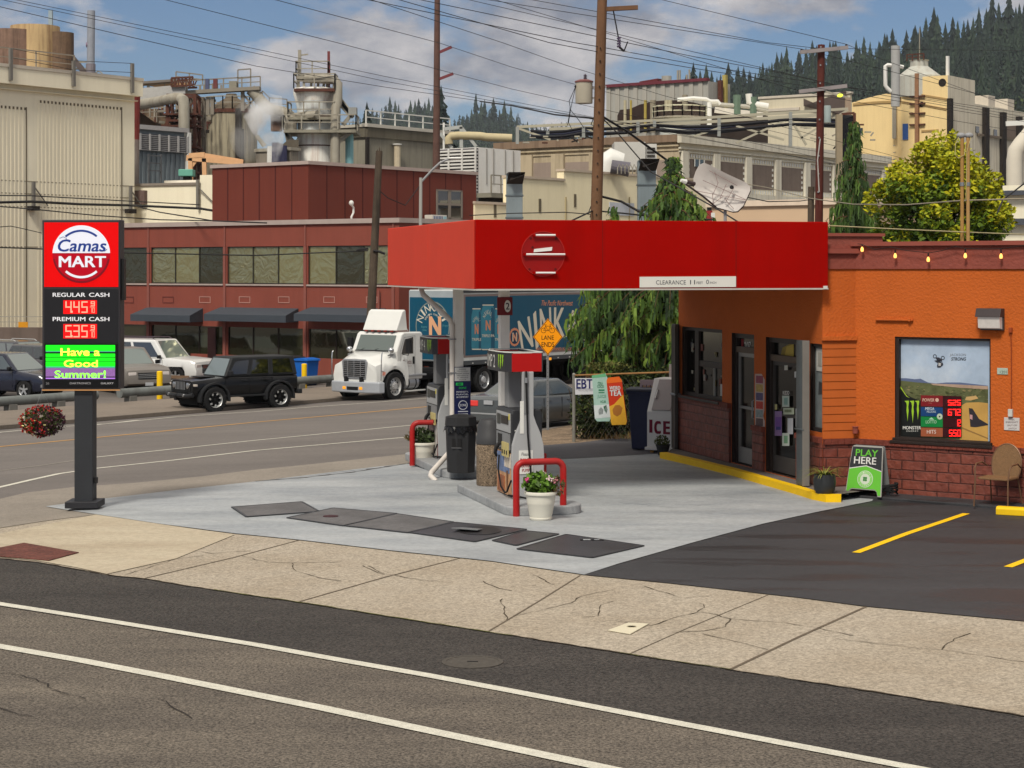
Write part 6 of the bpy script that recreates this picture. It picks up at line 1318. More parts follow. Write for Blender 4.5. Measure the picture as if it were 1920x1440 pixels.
 # door lines, hood cowl, spare wheel
 mb=MB();ln=pm((8,8,9),.8,var=0)
 for x in (.80,-.12,-1.0):mb.box(x-.006,x+.006,.797,.803,.60,1.12,ln)
 mb.box(-1.0,.8,.797,.803,1.085,1.095,ln);mb.build('door_gaps',parent=t)
 mb=MB();mb.box(.95,1.5,-.35,.35,1.145,1.17,dk);mb.build('bonnet_vent',parent=t,bevel=.01)
 mb=MB();mb.lathe([(0,-.12),(.40,-.12),(.42,-.06),(.42,.08),(.38,.12),(0,.12)],(0,0,0),M_RUBBER,n=28,axis='x');o=mb.build('spare_wheel',parent=t);o.location=(-2.12,-.1,.98)
 mb=MB();mb.box(.97,1.0,.801,.806,.70,.74,pm((150,150,152),.4));mb.text('Jeep',.95,1.12,0,0,0,ln) if 0 else None;mb.build('badge',parent=t)
 mb=MB();vs,fs,_=text_geo('Jeep',.02);mb.add([(1.32-.16*x,.806,.78+.05*y) for x,y in vs],fs,pm((110,110,112),.4));mb.build('badge_lettering',parent=t,recalc=False)
 for x in (h,-h):
  for s in (1,-1):wheel(t,x,s*.80,.42,.27,(205,206,204),'offroad',s,True)
build_jeep()
def build_truck():
 M_TEAL=pm((12,78,104),.5,var=.06,vs=1.2);fw=G(739,749);rot=AU+math.pi;W=2.4
 side=Vector((-NN.x,-NN.y))  # towards the viewer
 c=Vector((fw.x,fw.y))-side*(W/2-.12);t=thing('lorry_tractor','white day-cab lorry tractor with roof fairing and chrome grille','lorry',(c.x,c.y,zg(c.x,c.y)),rot)
 # local: +x forward (down-left in the picture), +y is the side facing the viewer, origin at the front axle
 wh=pm((222,222,218),.3,var=.03,coat=.4);dk=pm((26,26,28),.7);sil=pm((168,170,174),.35,metal=.5);gl=glass((96,112,106),k=.5,rough=.05);B=lambda nm,mb,**k:mb.build(nm,parent=t,**k)
 r=.52
 # bonnet: lofted, tapering to the grille, with wheel arches
 xs=[.88,.85,.76,.6,.45,.3,0,-.3,-.55,-.75];mb=MB();rings=[]
 xs2=sorted(set(xs+[.62*math.cos(math.pi*i/12) for i in range(13)]+[.63,-.63]),reverse=True)
 for x in xs2:
  k=(.88-x)/1.45;k=min(max(k,0),1);zt=1.50+.29*k**.75;wt=.50+.48*k**.7;ws=1.02+.12*min(1,k*2.2);zb=.62 if x>.7 else .52
  if abs(x)<.62:zb=max(zb,.52+math.sqrt(.62**2-x*x))
  ws_t=.62+.50*k**.6;zsh=min(zt-.25,1.32+.10*k)
  if zsh<zb+.06:zsh=zb+.06
  sec=[(ws*.98,zb),(ws,zb+(zsh-zb)*.5),(ws*.93,zsh),((ws_t+wt)/2+.02,zsh+(zt-zsh)*.55),(wt,zt-.03),(wt*.6,zt),(0,zt+.02)]
  rings.append([(x,y,z) for y,z in sec]+[(x,-y,z) for y,z in reversed(sec[:-1])])
 m=len(rings[0]);mb.add([p for g in rings for p in g],[(k*m+i,k*m+i+1,(k+1)*m+i+1,(k+1)*m+i) for k in range(len(rings)-1) for i in range(m-1)]+[tuple(range(m)),tuple(range((len(rings)-1)*m,len(rings)*m))],wh);B('bonnet',mb,smooth=True)
 mb=MB();mb.box(-.6,.6,-.9,.9,.5,1.1,dk);mb.box(-5.6,1.0,-.42,-.3,.62,.86,dk);mb.box(-5.6,1.0,.3,.42,.62,.86,dk);B('chassis',mb)
 # grille
 mb=MB();mb.prism([(-.52,.80),(.52,.80),(.60,1.40),(.52,1.50),(-.52,1.50),(-.60,1.40)],1.31,1.36,sil,axis='x');gr=B('grille',mb,bevel=.02)
 mb=MB();mb.box(1.361,1.365,-.50,.50,.86,1.43,dk)
 for i in range(8):mb.box(1.366,1.385,-.52,.52,.88+.07*i,.905+.07*i,M_CHROME)
 for y in (-.3,0,.3):mb.box(1.366,1.38,y-.015,y+.015,.86,1.43,M_CHROME)
 mb.build('grille_bars',parent=gr)
 mb=MB();mb.prism([(1.46,-.55),(1.46,.55),(1.32,1.12),(1.10,1.21),(1.10,1.0),(1.2,.9),(1.2,-.9),(1.10,-1.0),(1.10,-1.21),(1.32,-1.12)],.30,.70,pm((176,180,186),.35,metal=.2),axis='z');B('bumper',mb,bevel=.04)
 mb=MB();mb.box(1.461,1.468,-.26,.26,.40,.52,dk);B('tow_slot',mb);small(t,'bumper_trim',1.0,1.2,-.9,.9,.705,.73,dk,.005)
 for s in (1,-1):
  small(t,'fog_lamp',1.455,1.475,s*.32,s*.46,.42,.52,M_AMBER,.01)
  mb=MB();mb.add([(1.31,s*.70,.86),(1.02,s*1.13,.90),(.98,s*1.135,1.06),(1.10,s*1.06,1.10),(1.30,s*.72,.98)],[(0,1,2,3,4)],pm((214,206,204),.15,var=.1,vs=12));mb.add([(1.10,s*1.09,.93),(1.0,s*1.14,.94),(.98,s*1.14,1.05),(1.08,s*1.09,1.06)],[(0,1,2,3)],pm((226,150,130),.2));B('headlight',mb)
 # cab
 x0,x1=-.72,-2.16;zb=.95
 mb=MB();sec=[(-.70,1.25),(-.66,1.94),(-.95,2.62),(-1.08,2.70),(-2.08,2.70),(-2.16,2.62),(-2.16,.80),(-1.24,.80),(-1.14,1.25)];mb.prism(sec,-1.06,1.06,wh);cab=B('cab',mb,bevel=.07,seg=3)
 mb=MB();n=Vector((.68,0,.36)).normalized()*.02;mb.add([(-.69+.03,-.86,1.98),(-.69+.03,.86,1.98),(-.94+.03,.84,2.58),(-.94+.03,-.84,2.58)],[(0,1,2,3)],gl);mb.build('windscreen',parent=cab)
 mb=MB();mb.bar((-.665+.03,-.88,1.96),(-.665+.03,.88,1.96),.03,.03,dk);mb.bar((-.64,.05,1.98),(-.80,.45,2.2),.012,.012,dk);mb.bar((-.64,-.6,1.98),(-.80,-.2,2.2),.012,.012,dk);mb.build('wiper',parent=cab)
 for s in (1,-1):
  mb=MB();y=s*1.062;mb.prism([(-.93,1.84),(-1.12,2.42),(-1.60,2.50),(-1.60,1.84)],min(y,y+s*.004),max(y,y+s*.004),glass((26,30,30),k=.4));mb.build('side_window',parent=cab)
  mb=MB();ln=pm((120,120,120),.6);
  for a,b in (((-.86,1.0),(-.86,1.95)),((-.86,1.95),(-1.08,2.5)),((-1.08,2.5),(-1.70,2.56)),((-1.70,2.56),(-1.70,1.0))):mb.bar((a[0],s*1.062,a[1]),(b[0],s*1.062,b[1]),.012,.004,ln)
  mb.build('door_gap',parent=cab);small(cab,'door_handle',-1.66,-1.56,s*1.062,s*1.085,1.42,1.72,dk,.02)
  mb=MB();mb.box(-1.02,-.90,s*1.28,s*1.48,1.90,2.45,dk);mb.box(-1.04,-1.021,s*1.30,s*1.46,1.93,2.42,M_CHROME);mb.tube([(-.98,s*1.08,1.82),(-.96,s*1.36,1.80),(-.96,s*1.36,2.0)],.018,dk,n=6);mb.build('mirror',parent=cab,bevel=.02)
  mb=MB();mb.sphere((.05,s*.98,1.80),.11,M_CHROME,n=14,m=8);mb.bar((.05,s*.98,1.75),(.05,s*.90,1.42),.02,.02,M_CHROME);mb.bar((-.12,s*.94,1.42+.22),(.18,s*.94,1.42+.2),.03,.05,sil);B('hood_mirror',mb,smooth=True)
  mb=MB();mb.tube([(1.25,s*1.15,.75),(1.25,s*1.17,1.5),(1.22,s*1.17,1.72),(1.18,s*1.16,1.76)],.02,M_CHROME,n=6);B('marker_rod',mb)
  mb=MB();mb.cyl((-1.15,s*.80,.60),(-1.95,s*.80,.60),.26,.26,sil,n=22);tk=B('fuel_tank',mb,smooth=True);mb=MB()
  for x in (-1.35,-1.75):mb.cyl((x,s*.80,.60),(x-.05,s*.80,.60),.268,.268,dk,n=22)
  mb.build('strap',parent=tk);small(t,'step',-2.3,-1.0,s*.9,s*1.12,.84,.90,sil,.01);small(t,'side_skirt',-2.3,-1.1,s*.95,s*1.08,.28,.33,pm((206,206,202),.5),.01)
 mb=MB();vs,fs,_=text_geo('Maletis',.01);mb.add([(-1.02-.48*x,1.066,1.42+.20*y) for x,y in vs],fs,pm((120,84,80),.5));vs,fs,_=text_geo('BEVERAGE',0);mb.add([(-1.05-.46*x,1.066,1.33+.04*y) for x,y in vs],fs,pm((170,150,146),.5));vs,fs,_=text_geo('MJ27',0);mb.add([(-1.02-.24*x,1.066,1.02+.06*y) for x,y in vs],fs,pm((160,156,150),.5));mb.build('door_lettering',parent=cab,recalc=False)
 mb=MB();mb.prism([(-.95,2.76),(-1.30,3.52),(-1.42,3.60),(-1.50,3.58),(-1.60,2.76)],-.80,.80,wh);B('roof_fairing',mb,bevel=.10,seg=4);mb=MB()
 for y in (-.6,-.3,0,.3,.6):mb.box(-.98,-.90,y-.05,y+.05,2.71,2.77,pm((150,60,50),.4))
 mb.bar((-1.0,-.7,2.73),(-1.0,.7,2.73),.04,.03,dk);B('marker_lamps',mb)
 mb=MB();mb.bar((-1.5,.5,3.3),(-2.1,.4,2.72),.03,.03,M_WHITE);mb.bar((-1.5,-.5,3.3),(-2.1,-.4,2.72),.03,.03,M_WHITE);B('fairing_strut',mb)
 mb=MB();hg=pm((30,70,62),.5);
 for k in range(3):mb.tube([(-2.2,.4+.1*k,1.9),(-2.45,.45+.1*k,1.4),(-2.7,.4,1.5),(-2.9,.3,2.0)],.022,hg if k else dk,n=6)
 B('air_line',mb)
 for ch in t.children:
  nm=ch.name.split('.')[0]
  if nm in ('cab','roof_fairing','marker_lamps','fairing_strut','fuel_tank','step','side_skirt','air_line'):ch.location.x+=.5;ch.scale.z=.9 if nm in ('cab','roof_fairing','marker_lamps','fairing_strut') else 1
  elif nm in ('grille','bumper','tow_slot','fog_lamp','headlight','bumper_trim','marker_rod'):ch.location.x -= .44
 for s in (1,-1):wheel(t,0,s*1.0,r,.30,(206,206,204),'truck',s)
 a0=G(908,735);dd=(Vector((a0.x,a0.y))-c).dot(Vector((U.x,U.y)))
 for x in (-dd,-dd+1.28):
  for s in (1,-1):wheel(t,x,s*.98,r,.56,(196,198,200),'truck',s)
 mb=MB();mb.box(-dd-.5,-dd+1.9,-.5,.5,.86,1.0,dk);mb.cyl((-dd+.6,0,1.0),(-dd+.6,0,1.16),.45,.45,dk,n=20);B('fifth_wheel',mb)
 for s in (1,-1):small(t,'mud_flap',-dd-.85,-dd-.82,s*.70,s*1.18,.25,.95,dk,.004)
 # ---- trailer, front edge of the side at pixel x=866
 ft=FS=Fr(c.x+side.x*1.27,c.y+side.y*1.27,AU,zg(c.x,c.y));xf=FS.X(866);L=11.5;zt=3.92;zb=1.22
 tr=thing('beer_trailer','blue drinks trailer behind the white tractor, printed with cans and large arched letters','trailer',tuple(FS.w(xf,1.27,0)),AU)
 T=Matrix.Translation((0,0,0));mb=MB();grey=pm((70,74,78),.6);mb.box(.0,L,-1.26,1.26,zb,zt,pm((196,198,196),.4));bx=mb.build('box',parent=tr,bevel=.03)
 fx=Fr(*FS.w(xf,0).xy,AU,FS.z0)  # side plane, local x from trailer front
 yy=-1.26
 def q(pts,m,o,mb):mb.decal([(x,z) for x,z in pts],yy-o,m,.003)
 mb=MB();q([(.12,zb+.18),(L-.3,zb+.18),(L-.3,zt-.16),(.12,zt-.16)],pm((128,112,108),.5),.001,mb);q([(.22,zb+.26),(L-.4,zb+.26),(L-.4,zt-.24),(.22,zt-.24)],M_TEAL,.005,mb);mb.box(0,L,yy-.02,yy-.0,zt-.10,zt,pm((60,62,66),.5));mb.box(0,L,yy-.03,yy-.002,zb-.1,zb+.06,grey)
 for i in range(14):mb.box(.6+.8*i,.68+.8*i,yy-.034,yy-.031,zb-.06,zb-.02,pm((210,210,205),.4))
 sp=mb.build('side_panel',parent=tr)
 hit=lambda px,py:fx.hit(px,py)
 def rel(pts):return [hit(*p) for p in pts]
 org=pm((214,140,104),.5,var=.05);crm=pm((216,208,190),.5,var=.03);mb=MB()
 # cans
 tl=pm((52,128,150),.4,var=.12,vs=3);tl2=pm((24,84,110),.4,var=.1,vs=3)
 for (x0,x1,y0,y1,o) in ((884,903,578,656,.006),(927,945,578,656,.006),(902,928,571,656.5,.010)):
  w=x1-x0;q(rel([(x0+w*.12,y1),(x0,y1-5),(x0,y0+14),(x0+w*.14,y0+2),(x1-w*.14,y0+2),(x1,y0+14),(x1,y1-5),(x1-w*.12,y1)]),tl,o,mb)
  q(rel([(x0+w*.72,y1-2),(x0+w*.72,y0+6),(x1-w*.14,y0+6),(x1-.6,y0+15),(x1-.6,y1-5),(x1-w*.12,y1-2)]),tl2,o+.003,mb)
  q(rel([(x0+w*.1,y0+2),(x0+w*.1,y0),(x1-w*.1,y0),(x1-w*.1,y0+2)]),crm,o+.003,mb);q(rel([(x0+w*.1,y1),(x0,y1-2.2),(x1,y1-2.2),(x1-w*.1,y1)]),crm,o+.003,mb)
  cx=(x0+x1)/2;cy=y0+30
  for i,ch in enumerate('NINKASI'):
   a=R(150-20*i);vs,fs,_=text_geo(ch,.02);p0=hit(cx,cy);k=w*.0205*.62;rr=.24*w/26
   s1,s2=.065*w/26*(.35 if ch=='I' else 1),.17*w/26;th=a-R(90);ox,oz=p0[0]+rr*math.cos(a)*.85,p0[1]+rr*math.sin(a)
   mb.add([(ox+((x-.5)*s1*1.2)*math.cos(th)-((z)*s2)*math.sin(th),yy-o-.006,oz+((x-.5)*s1*1.2)*math.sin(th)+((z)*s2)*math.cos(th)) for x,z in vs],fs,crm)
  tx2(mb,fx,'N',cx-w*.16,cx+w*.16,y0+30,y0+48,yy-o-.006,org,.05);tx2(mb,fx,'TRIPLE IPA' if w>20 else 'TRIPLE',x0+w*.05,x1-w*.05,y0+56,y0+61,yy-o-.006,crm,.03)
 # arched name
 name='NINKASI';spans=[(974,997,598,654),(1002,1007.5,586,652),(1013,1034,578,645),(1039,1059,577,632),(1063,1083,582,633),(1084,1101,596,638),(1106,1110,606,650)]
 for ch,(x0,x1,y0,y1),sk in zip(name,spans,(8,5,2.5,-.5,-3,-5,-7)):
  vs,fs,_=text_geo(ch,.035);out=[]
  for x,z in vs:
   px=x0+(x1-x0)*x-sk*(z-.5)-(sk*.2)*(x-.5);py=y1+(y0-y1)*z-(x-.5)*sk*1.2;a_,b_=hit(px,py);out.append((a_,yy-.010,b_))
  for k_,(i_,j_) in enumerate(BOLD):mb.add([(p+i_*.014,q-.0005*k_,w_+j_*.014) for p,q,w_ in out],fs,crm)
 tx2(mb,fx,'The Pacific Northwest',1015,1074,563,573,yy-.010,org,.01,.2);tx2(mb,fx,'BREWED AND CANNED IN EUGENE, OREGON',1005,1098,651.5,657.5,yy-.010,org,.02)
 # toothed round badge
 cxx,cz=hit(965,632);rw=hit(976,632)[0]-cxx;rh=hit(965,614)[1]-cz;n=22;pts=[]
 for i in range(2*n):a=math.pi*i/n;k=1.0 if i % 2 else .90;pts.append((cxx+rw*k*math.cos(a),cz+rh*k*math.sin(a)))
 q(pts,org,.006,mb);q([(cxx+rw*.72*math.cos(a*.3),cz+rh*.72*math.sin(a*.3)) for a in range(21)],pm((20,52,80),.5),.009,mb);tx2(mb,fx,'N',961,969,624,640,yy-.014,crm,.05);tx2(mb,fx,'N',962,968,625.5,638.5,yy-.016,org,.04)
 mb.build('side_lettering',parent=tr,recalc=False)
 # front board of the trailer (faces down-left): plane through front edge, local axes along V
 ff=Fr(*fx.w(0,2.52).xy,RV,FS.z0);mb=MB();w=2.52
 mb.box(.02,w-.02,-.05,-.001,zb+.05,zt-.03,pm((160,168,172),.4));mb.decal([(.06,zb+.08),(w-.06,zb+.08),(w-.06,zt-.28),(.06,zt-.28)],-.051,M_TEAL);fb=mb.build('front_board');put(fb,ff,tr);e=MB()
 X=lambda px:ff.hit(px,600,-.055)[0];Z=lambda py:ff.hit(812,py,-.055)[1];cx,cz=X(811),Z(612);rx=X(843)-cx;rz=Z(565)-cz
 for a0 in range(0,360,9):
  A,Bq=R(a0),R(a0+9);
  if not (200<a0<335):e.decal([(cx+rx*math.cos(A),cz+rz*math.sin(A)),(cx+rx*.95*math.cos(A),cz+rz*.95*math.sin(A)),(cx+rx*.95*math.cos(Bq),cz+rz*.95*math.sin(Bq)),(cx+rx*math.cos(Bq),cz+rz*math.sin(Bq))],-.054,pm((130,136,130),.5),.003)
 for i,ch in enumerate('NINKASI'):
  a=R(157-22.3*i);vs,fs,_=text_geo(ch,.03);th=a-R(90);ox,oz=cx+rx*.60*math.cos(a),cz+rz*.60*math.sin(a);s1,s2=.24*(.32 if ch=='I' else 1),.30
  e.add([(ox+((x-.5)*s1)*math.cos(th)-(z*s2)*math.sin(th),-.06,oz+((x-.5)*s1)*math.sin(th)+(z*s2)*math.cos(th)) for x,z in vs],fs,crm)
 for i,ch in enumerate('BREWING COMPANY'):
  if ch==' ':continue
  a=R(145-110*i/14);vs,fs,_=text_geo(ch,.01);th=a-R(90);ox,oz=cx+rx*.46*math.cos(a),cz+rz*.46*math.sin(a);s1,s2=.05,.07
  e.add([(ox+((x-.5)*s1)*math.cos(th)-(z*s2)*math.sin(th),-.06,oz+((x-.5)*s1)*math.sin(th)+(z*s2)*math.cos(th)) for x,z in vs],fs,crm)
 e.text('N',X(806),X(826),Z(628),Z(594),-.062,pm((226,170,130),.5),bold=.06);e.text('Eugene',X(790),X(801),Z(616),Z(611),-.06,pm((90,150,160),.5),shear=.2);e.text('Oregon',X(829),X(841),Z(613),Z(608),-.06,pm((90,150,160),.5),shear=.2);e.text('2006',X(792),X(800),Z(621),Z(618),-.06,pm((90,150,160),.5));e.text('Revolution',X(807),X(827),Z(639),Z(635),-.06,crm,shear=.2)
 e.build('front_lettering',parent=fb,recalc=False)
 mb=MB();mb.box(.3,L-.3,-.5,.5,zb-.28,zb-.02,dk);mb.box(.25,.45,-1.2,1.2,zb-.2,zb-.01,dk);mb.build('chassis',parent=tr);small(tr,'side_marker',5.6,5.75,-1.31,-1.285,zb-.12,zb-.02,M_AMBER,.005)
 mb=MB();mb.box(2.6,2.8,-.9,-.75,.35,zb-.1,dk);mb.box(2.6,2.8,.75,.9,.35,zb-.1,dk);mb.box(2.45,2.95,-1.0,-.65,.3,.35,dk);mb.build('landing_leg',parent=tr)
 for x in (L-3.1,L-1.8):
  for s in (1,-1):o=wheel(tr,x,s*.98,r,.56,(60,60,62),'truck',s)
def tx2(mb,fr,s,x0,x1,y0,y1,y,mat,bold=.02,shear=0.0):
 vs,fs,_=text_geo(s,bold);out=[];h=abs(fr.hit(x0,y0)[1]-fr.hit(x0,y1)[1])*bold*.9
 for u,v in vs:a,b=fr.hit(x0+(x1-x0)*(u+shear*(v-.5)*abs((y1-y0)/(x1-x0))),y1+(y0-y1)*v);out.append((a,y,b))
 for k,(i,j) in enumerate(BOLD if bold>.005 else BOLD[:1]):mb.add([(p+i*h,q-.0004*k,r+j*h) for p,q,r in out],fs,mat)
build_truck()
def suv(name,label,px,py,rot,paint,S,roofw=(.93,.74),z=(1.0,1.7),xb=(-2.1,.9),xt=(-1.9,.25),rim=(180,182,184),wins=((.05,.36),(.40,.68),(.72,.97)),gl=None,rack=None,lower=None,wr=.36,d=None,cat='car',lights=(214,205,200),tail=True,style='alloy',group=None):
 q=G(px,py) if d is None else at(px,py,d);t=thing(name,label,cat,(q.x,q.y,zg(q.x,q.y)),rot,group);gl=gl or glass((60,70,68),k=.45);L,W=S['L'],S['W']
 loft_body(t,S,paint);cb=Cabin(t,xb,xt,z[0],z[1],W/2*roofw[0],W/2*roofw[1],paint,bev=.07);dk=pm((22,22,24),.5,var=0)
 for s in 'LR':
  for i,(a,b) in enumerate(wins):
   top=.86;poly=[(a,.10),(b,.10),(min(b,.97) if i<len(wins)-1 else b-.02,top),(a+(.02 if i==0 else 0),top)];cb.window(s,poly,gl)
 cb.window('F',[(.06,.06),(.94,.06),(.90,.93),(.10,.93)],S.get('wsg',glass((140,155,150),k=.45,rough=.06)),name='windscreen');cb.window('B',[(.08,.12),(.92,.12),(.88,.88),(.12,.88)],gl,name='rear_window')
 zt=interp(S['top'],L/2-.12);k=.85
 for s in (1,-1):
  small(t,'headlight',L/2-.20,L/2-.02,s*W/2*.52,s*W/2*.86,zt-.26,zt-.10,pm(lights,.12,var=.1,vs=20),.02)
  if tail:small(t,'tail_light',-L/2-.0,-L/2+.12,s*W/2*.60,s*W/2*.90,S.get('tz',.85),S.get('tz',.85)+.16,M_REDL,.02)
  mb=MB();xm=xb[1]-.28;mb.box(xm,xm+.12,s*(W/2*.99),s*(W/2+.17),z[0]+.02,z[0]+.17,dk if S.get('bm',1) else paint);mb.build('mirror',parent=t,bevel=.03)
  for x in S.get('handles',(.1,-.8)):small(t,'door_handle',x-.1,x+.06,s*W/2*.985,s*(W/2*.985+.03),z[0]-.14,z[0]-.11,paint,.008)
  for x in S['axles']:wheel(t,x,s*(W/2-.12),S['r'],.23,rim,style,s)
 mb=MB();
 for x in S.get('gaps',(.85,-.05,-1.0)):
  for s in (1,-1):mb.box(x-.004,x+.004,min(s*(W/2-.012),s*(W/2+.002)),max(s*(W/2-.012),s*(W/2+.002)),S['low']+.12,z[0]-.04,dk)
 mb.build('door_gaps',parent=t)
 g=MB();gy=W/2*.46;zz=zt-.32;g.box(L/2-.06,L/2+.012,-gy,gy,zz-.04,zz+.20,dk)
 for i in range(3):g.box(L/2+.013,L/2+.025,-gy,gy,zz+.0+.065*i,zz+.03+.065*i,M_CHROME)
 g.build('grille',parent=t);small(t,'number_plate',L/2+.0,L/2+.03,-.16,.16,.38,.50,pm((180,182,186),.5),.003);small(t,'number_plate',-L/2-.03,-L/2,-.16,.16,.80,.92,pm((170,172,176),.5),.003)
 if rack:
  for s in (1,-1):mb=MB();mb.tube([(xt[0]+.15,s*W/2*.62,z[1]),(xt[0]+.25,s*W/2*.62,z[1]+.07),(xt[1]-.25,s*W/2*.62,z[1]+.07),(xt[1]-.1,s*W/2*.62,z[1])],.02,rack,n=6);mb.build('roof_rail',parent=t)
 if lower:
  for s in (1,-1):mb=MB();mb.box(-L/2+.3,L/2-.3,min(s*W/2*.97,s*(W/2+.006)),max(s*W/2*.97,s*(W/2+.006)),S['low'],S['low']+.13,lower);mb.build('sill_trim',parent=t)
 return t
def build_cars():
 # silver saloon seen from behind, heading up the side street
 pt=pm((92,96,98),.25,metal=.3,var=.03,coat=.6);S=dict(L=4.93,W=1.84,r=.33,axles=(1.42,-1.38),low=.22,gap=.05,belt=.62,taper=.16,tlen=1.0,tz=.72,bm=0,handles=(.35,-.65),gaps=(1.0,-.02,-.95),
  top=[(-2.465,.60),(-2.44,.92),(-2.3,1.02),(-1.7,1.06),(-1.0,1.02),(.9,.98),(1.6,.90),(2.2,.78),(2.42,.66),(2.465,.5)])
 S['wsg']=glass((150,165,160),k=.45,rough=.08)
 q=at(1008,797,48.2);t=suv('passing_car','dark silver saloon seen from behind, on the side street beyond the pumps',1008,797,AU,pt,S,roofw=(.90,.70),z=(.98,1.47),xb=(-1.85,1.12),xt=(-.95,.22),wins=((.12,.46),(.50,.86)),gl=glass((70,84,78),k=.45),d=48.2)
 t.location.z=zg(q.x,q.y);t.scale=(.83,.83,.83)
 mb=MB();vs,fs,_=text_geo('H',.03);mb.add([(-2.46,.06-.12*x,.86+.08*y) for x,y in vs],fs,M_CHROME);mb.build('badge',parent=t,recalc=False)
 for s in (1,-1):small(t,'tail_light',-2.478,-2.36,s*.40,s*.88,.74,.90,pm((200,60,56),.2,emit=.25),.02)
 small(t,'bumper_strip',-2.475,-2.40,-.75,.75,.50,.55,pm((150,152,154),.3),.01)
 # white SUV with brown sill, facing right in the far lot
 S=dict(L=5.2,W=2.0,r=.40,axles=(1.62,-1.42),low=.32,gap=.07,belt=.8,taper=.08,tlen=.8,top=[(-2.6,.95),(-2.55,1.10),(.95,1.13),(1.3,1.16),(2.3,1.08),(2.52,.98),(2.6,.7)],gaps=(1.0,.0,-1.0))
 brn=pm((120,96,76),.5)
 suv('parked_car','white full-size SUV with a brown sill and black roof rails parked behind the pipe barrier',292,726,R(-24),pm((220,220,218),.3,var=.02,coat=.5),S,roofw=(.95,.80),z=(1.10,1.88),xb=(-2.58,1.12),xt=(-2.4,.50),wins=((.02,.28),(.33,.58),(.62,.93)),gl=glass((84,88,88),k=.45),rack=pm((70,56,66),.5),lower=brn,wr=.4,d=80.0)
 # silver pickup nose-on beside the sign
 S=dict(L=5.4,W=1.9,r=.38,axles=(1.75,-1.65),low=.36,gap=.07,belt=.8,taper=.06,tlen=.6,top=[(-2.7,1.10),(-.9,1.12),(1.0,1.12),(1.4,1.14),(2.45,1.06),(2.64,.96),(2.7,.7)],gaps=(.9,-.2))
 suv('parked_car','old silver pickup with a black striped grille parked nose out beside the price sign',232,738,R(-58),pm((130,124,118),.35,metal=.2,var=.04),S,z=(1.10,1.74),xb=(-.95,1.15),xt=(-.75,.45),wins=((.1,.45),(.52,.93)),d=75.0,rim=(120,120,120))
 # dark blue crossover at the left edge
 S=dict(L=4.5,W=1.86,r=.35,axles=(1.36,-1.30),low=.30,gap=.06,belt=.7,taper=.14,tlen=.9,top=[(-2.25,.80),(-2.2,1.02),(.85,1.04),(1.2,1.02),(2.0,.90),(2.2,.78),(2.25,.55)],gaps=(.85,-.05,-.95),handles=(.1,-.8))
 suv('parked_car','dark blue crossover nearest the pipe barrier at the left',22,744,R(-27),pm((34,38,54),.25,var=.04,coat=.7),S,z=(1.02,1.66),xb=(-2.15,1.0),xt=(-1.6,.22),wins=((.08,.38),(.42,.70),(.74,.95)),gl=glass((110,120,118),k=.45),d=72.0,lights=(200,190,190))
 suv('parked_car','dark estate car with silver roof rails behind the blue crossover',44,700,R(-38),pm((66,66,72),.3,var=.04,coat=.5),S,z=(1.0,1.56),xb=(-2.15,.95),xt=(-1.8,.30),wins=((.05,.34),(.38,.66),(.70,.93)),gl=glass((130,140,140),k=.45),rack=pm((180,180,178),.4),d=86.0)
 suv('parked_car','grey car in the second row, showing its roof left of the price sign',96,712,R(-40),pm((76,76,80),.3,var=.04,coat=.5),S,z=(1.0,1.60),xb=(-2.15,.95),xt=(-1.8,.30),wins=((.05,.34),(.38,.66),(.70,.93)),d=81.0)
 suv('parked_car','dark hatchback furthest left behind the blue crossover',-38,716,R(-30),pm((50,52,58),.3,var=.04,coat=.5),S,z=(1.0,1.55),xb=(-2.15,.95),xt=(-1.7,.30),d=78.0)
 suv('parked_car','silver estate car behind the price sign, its rear corner showing past the cabinet',190,712,R(-30),pm((110,110,114),.3,var=.04,coat=.5),S,z=(1.0,1.58),xb=(-2.15,.95),xt=(-1.7,.30),d=84.0)
build_cars()
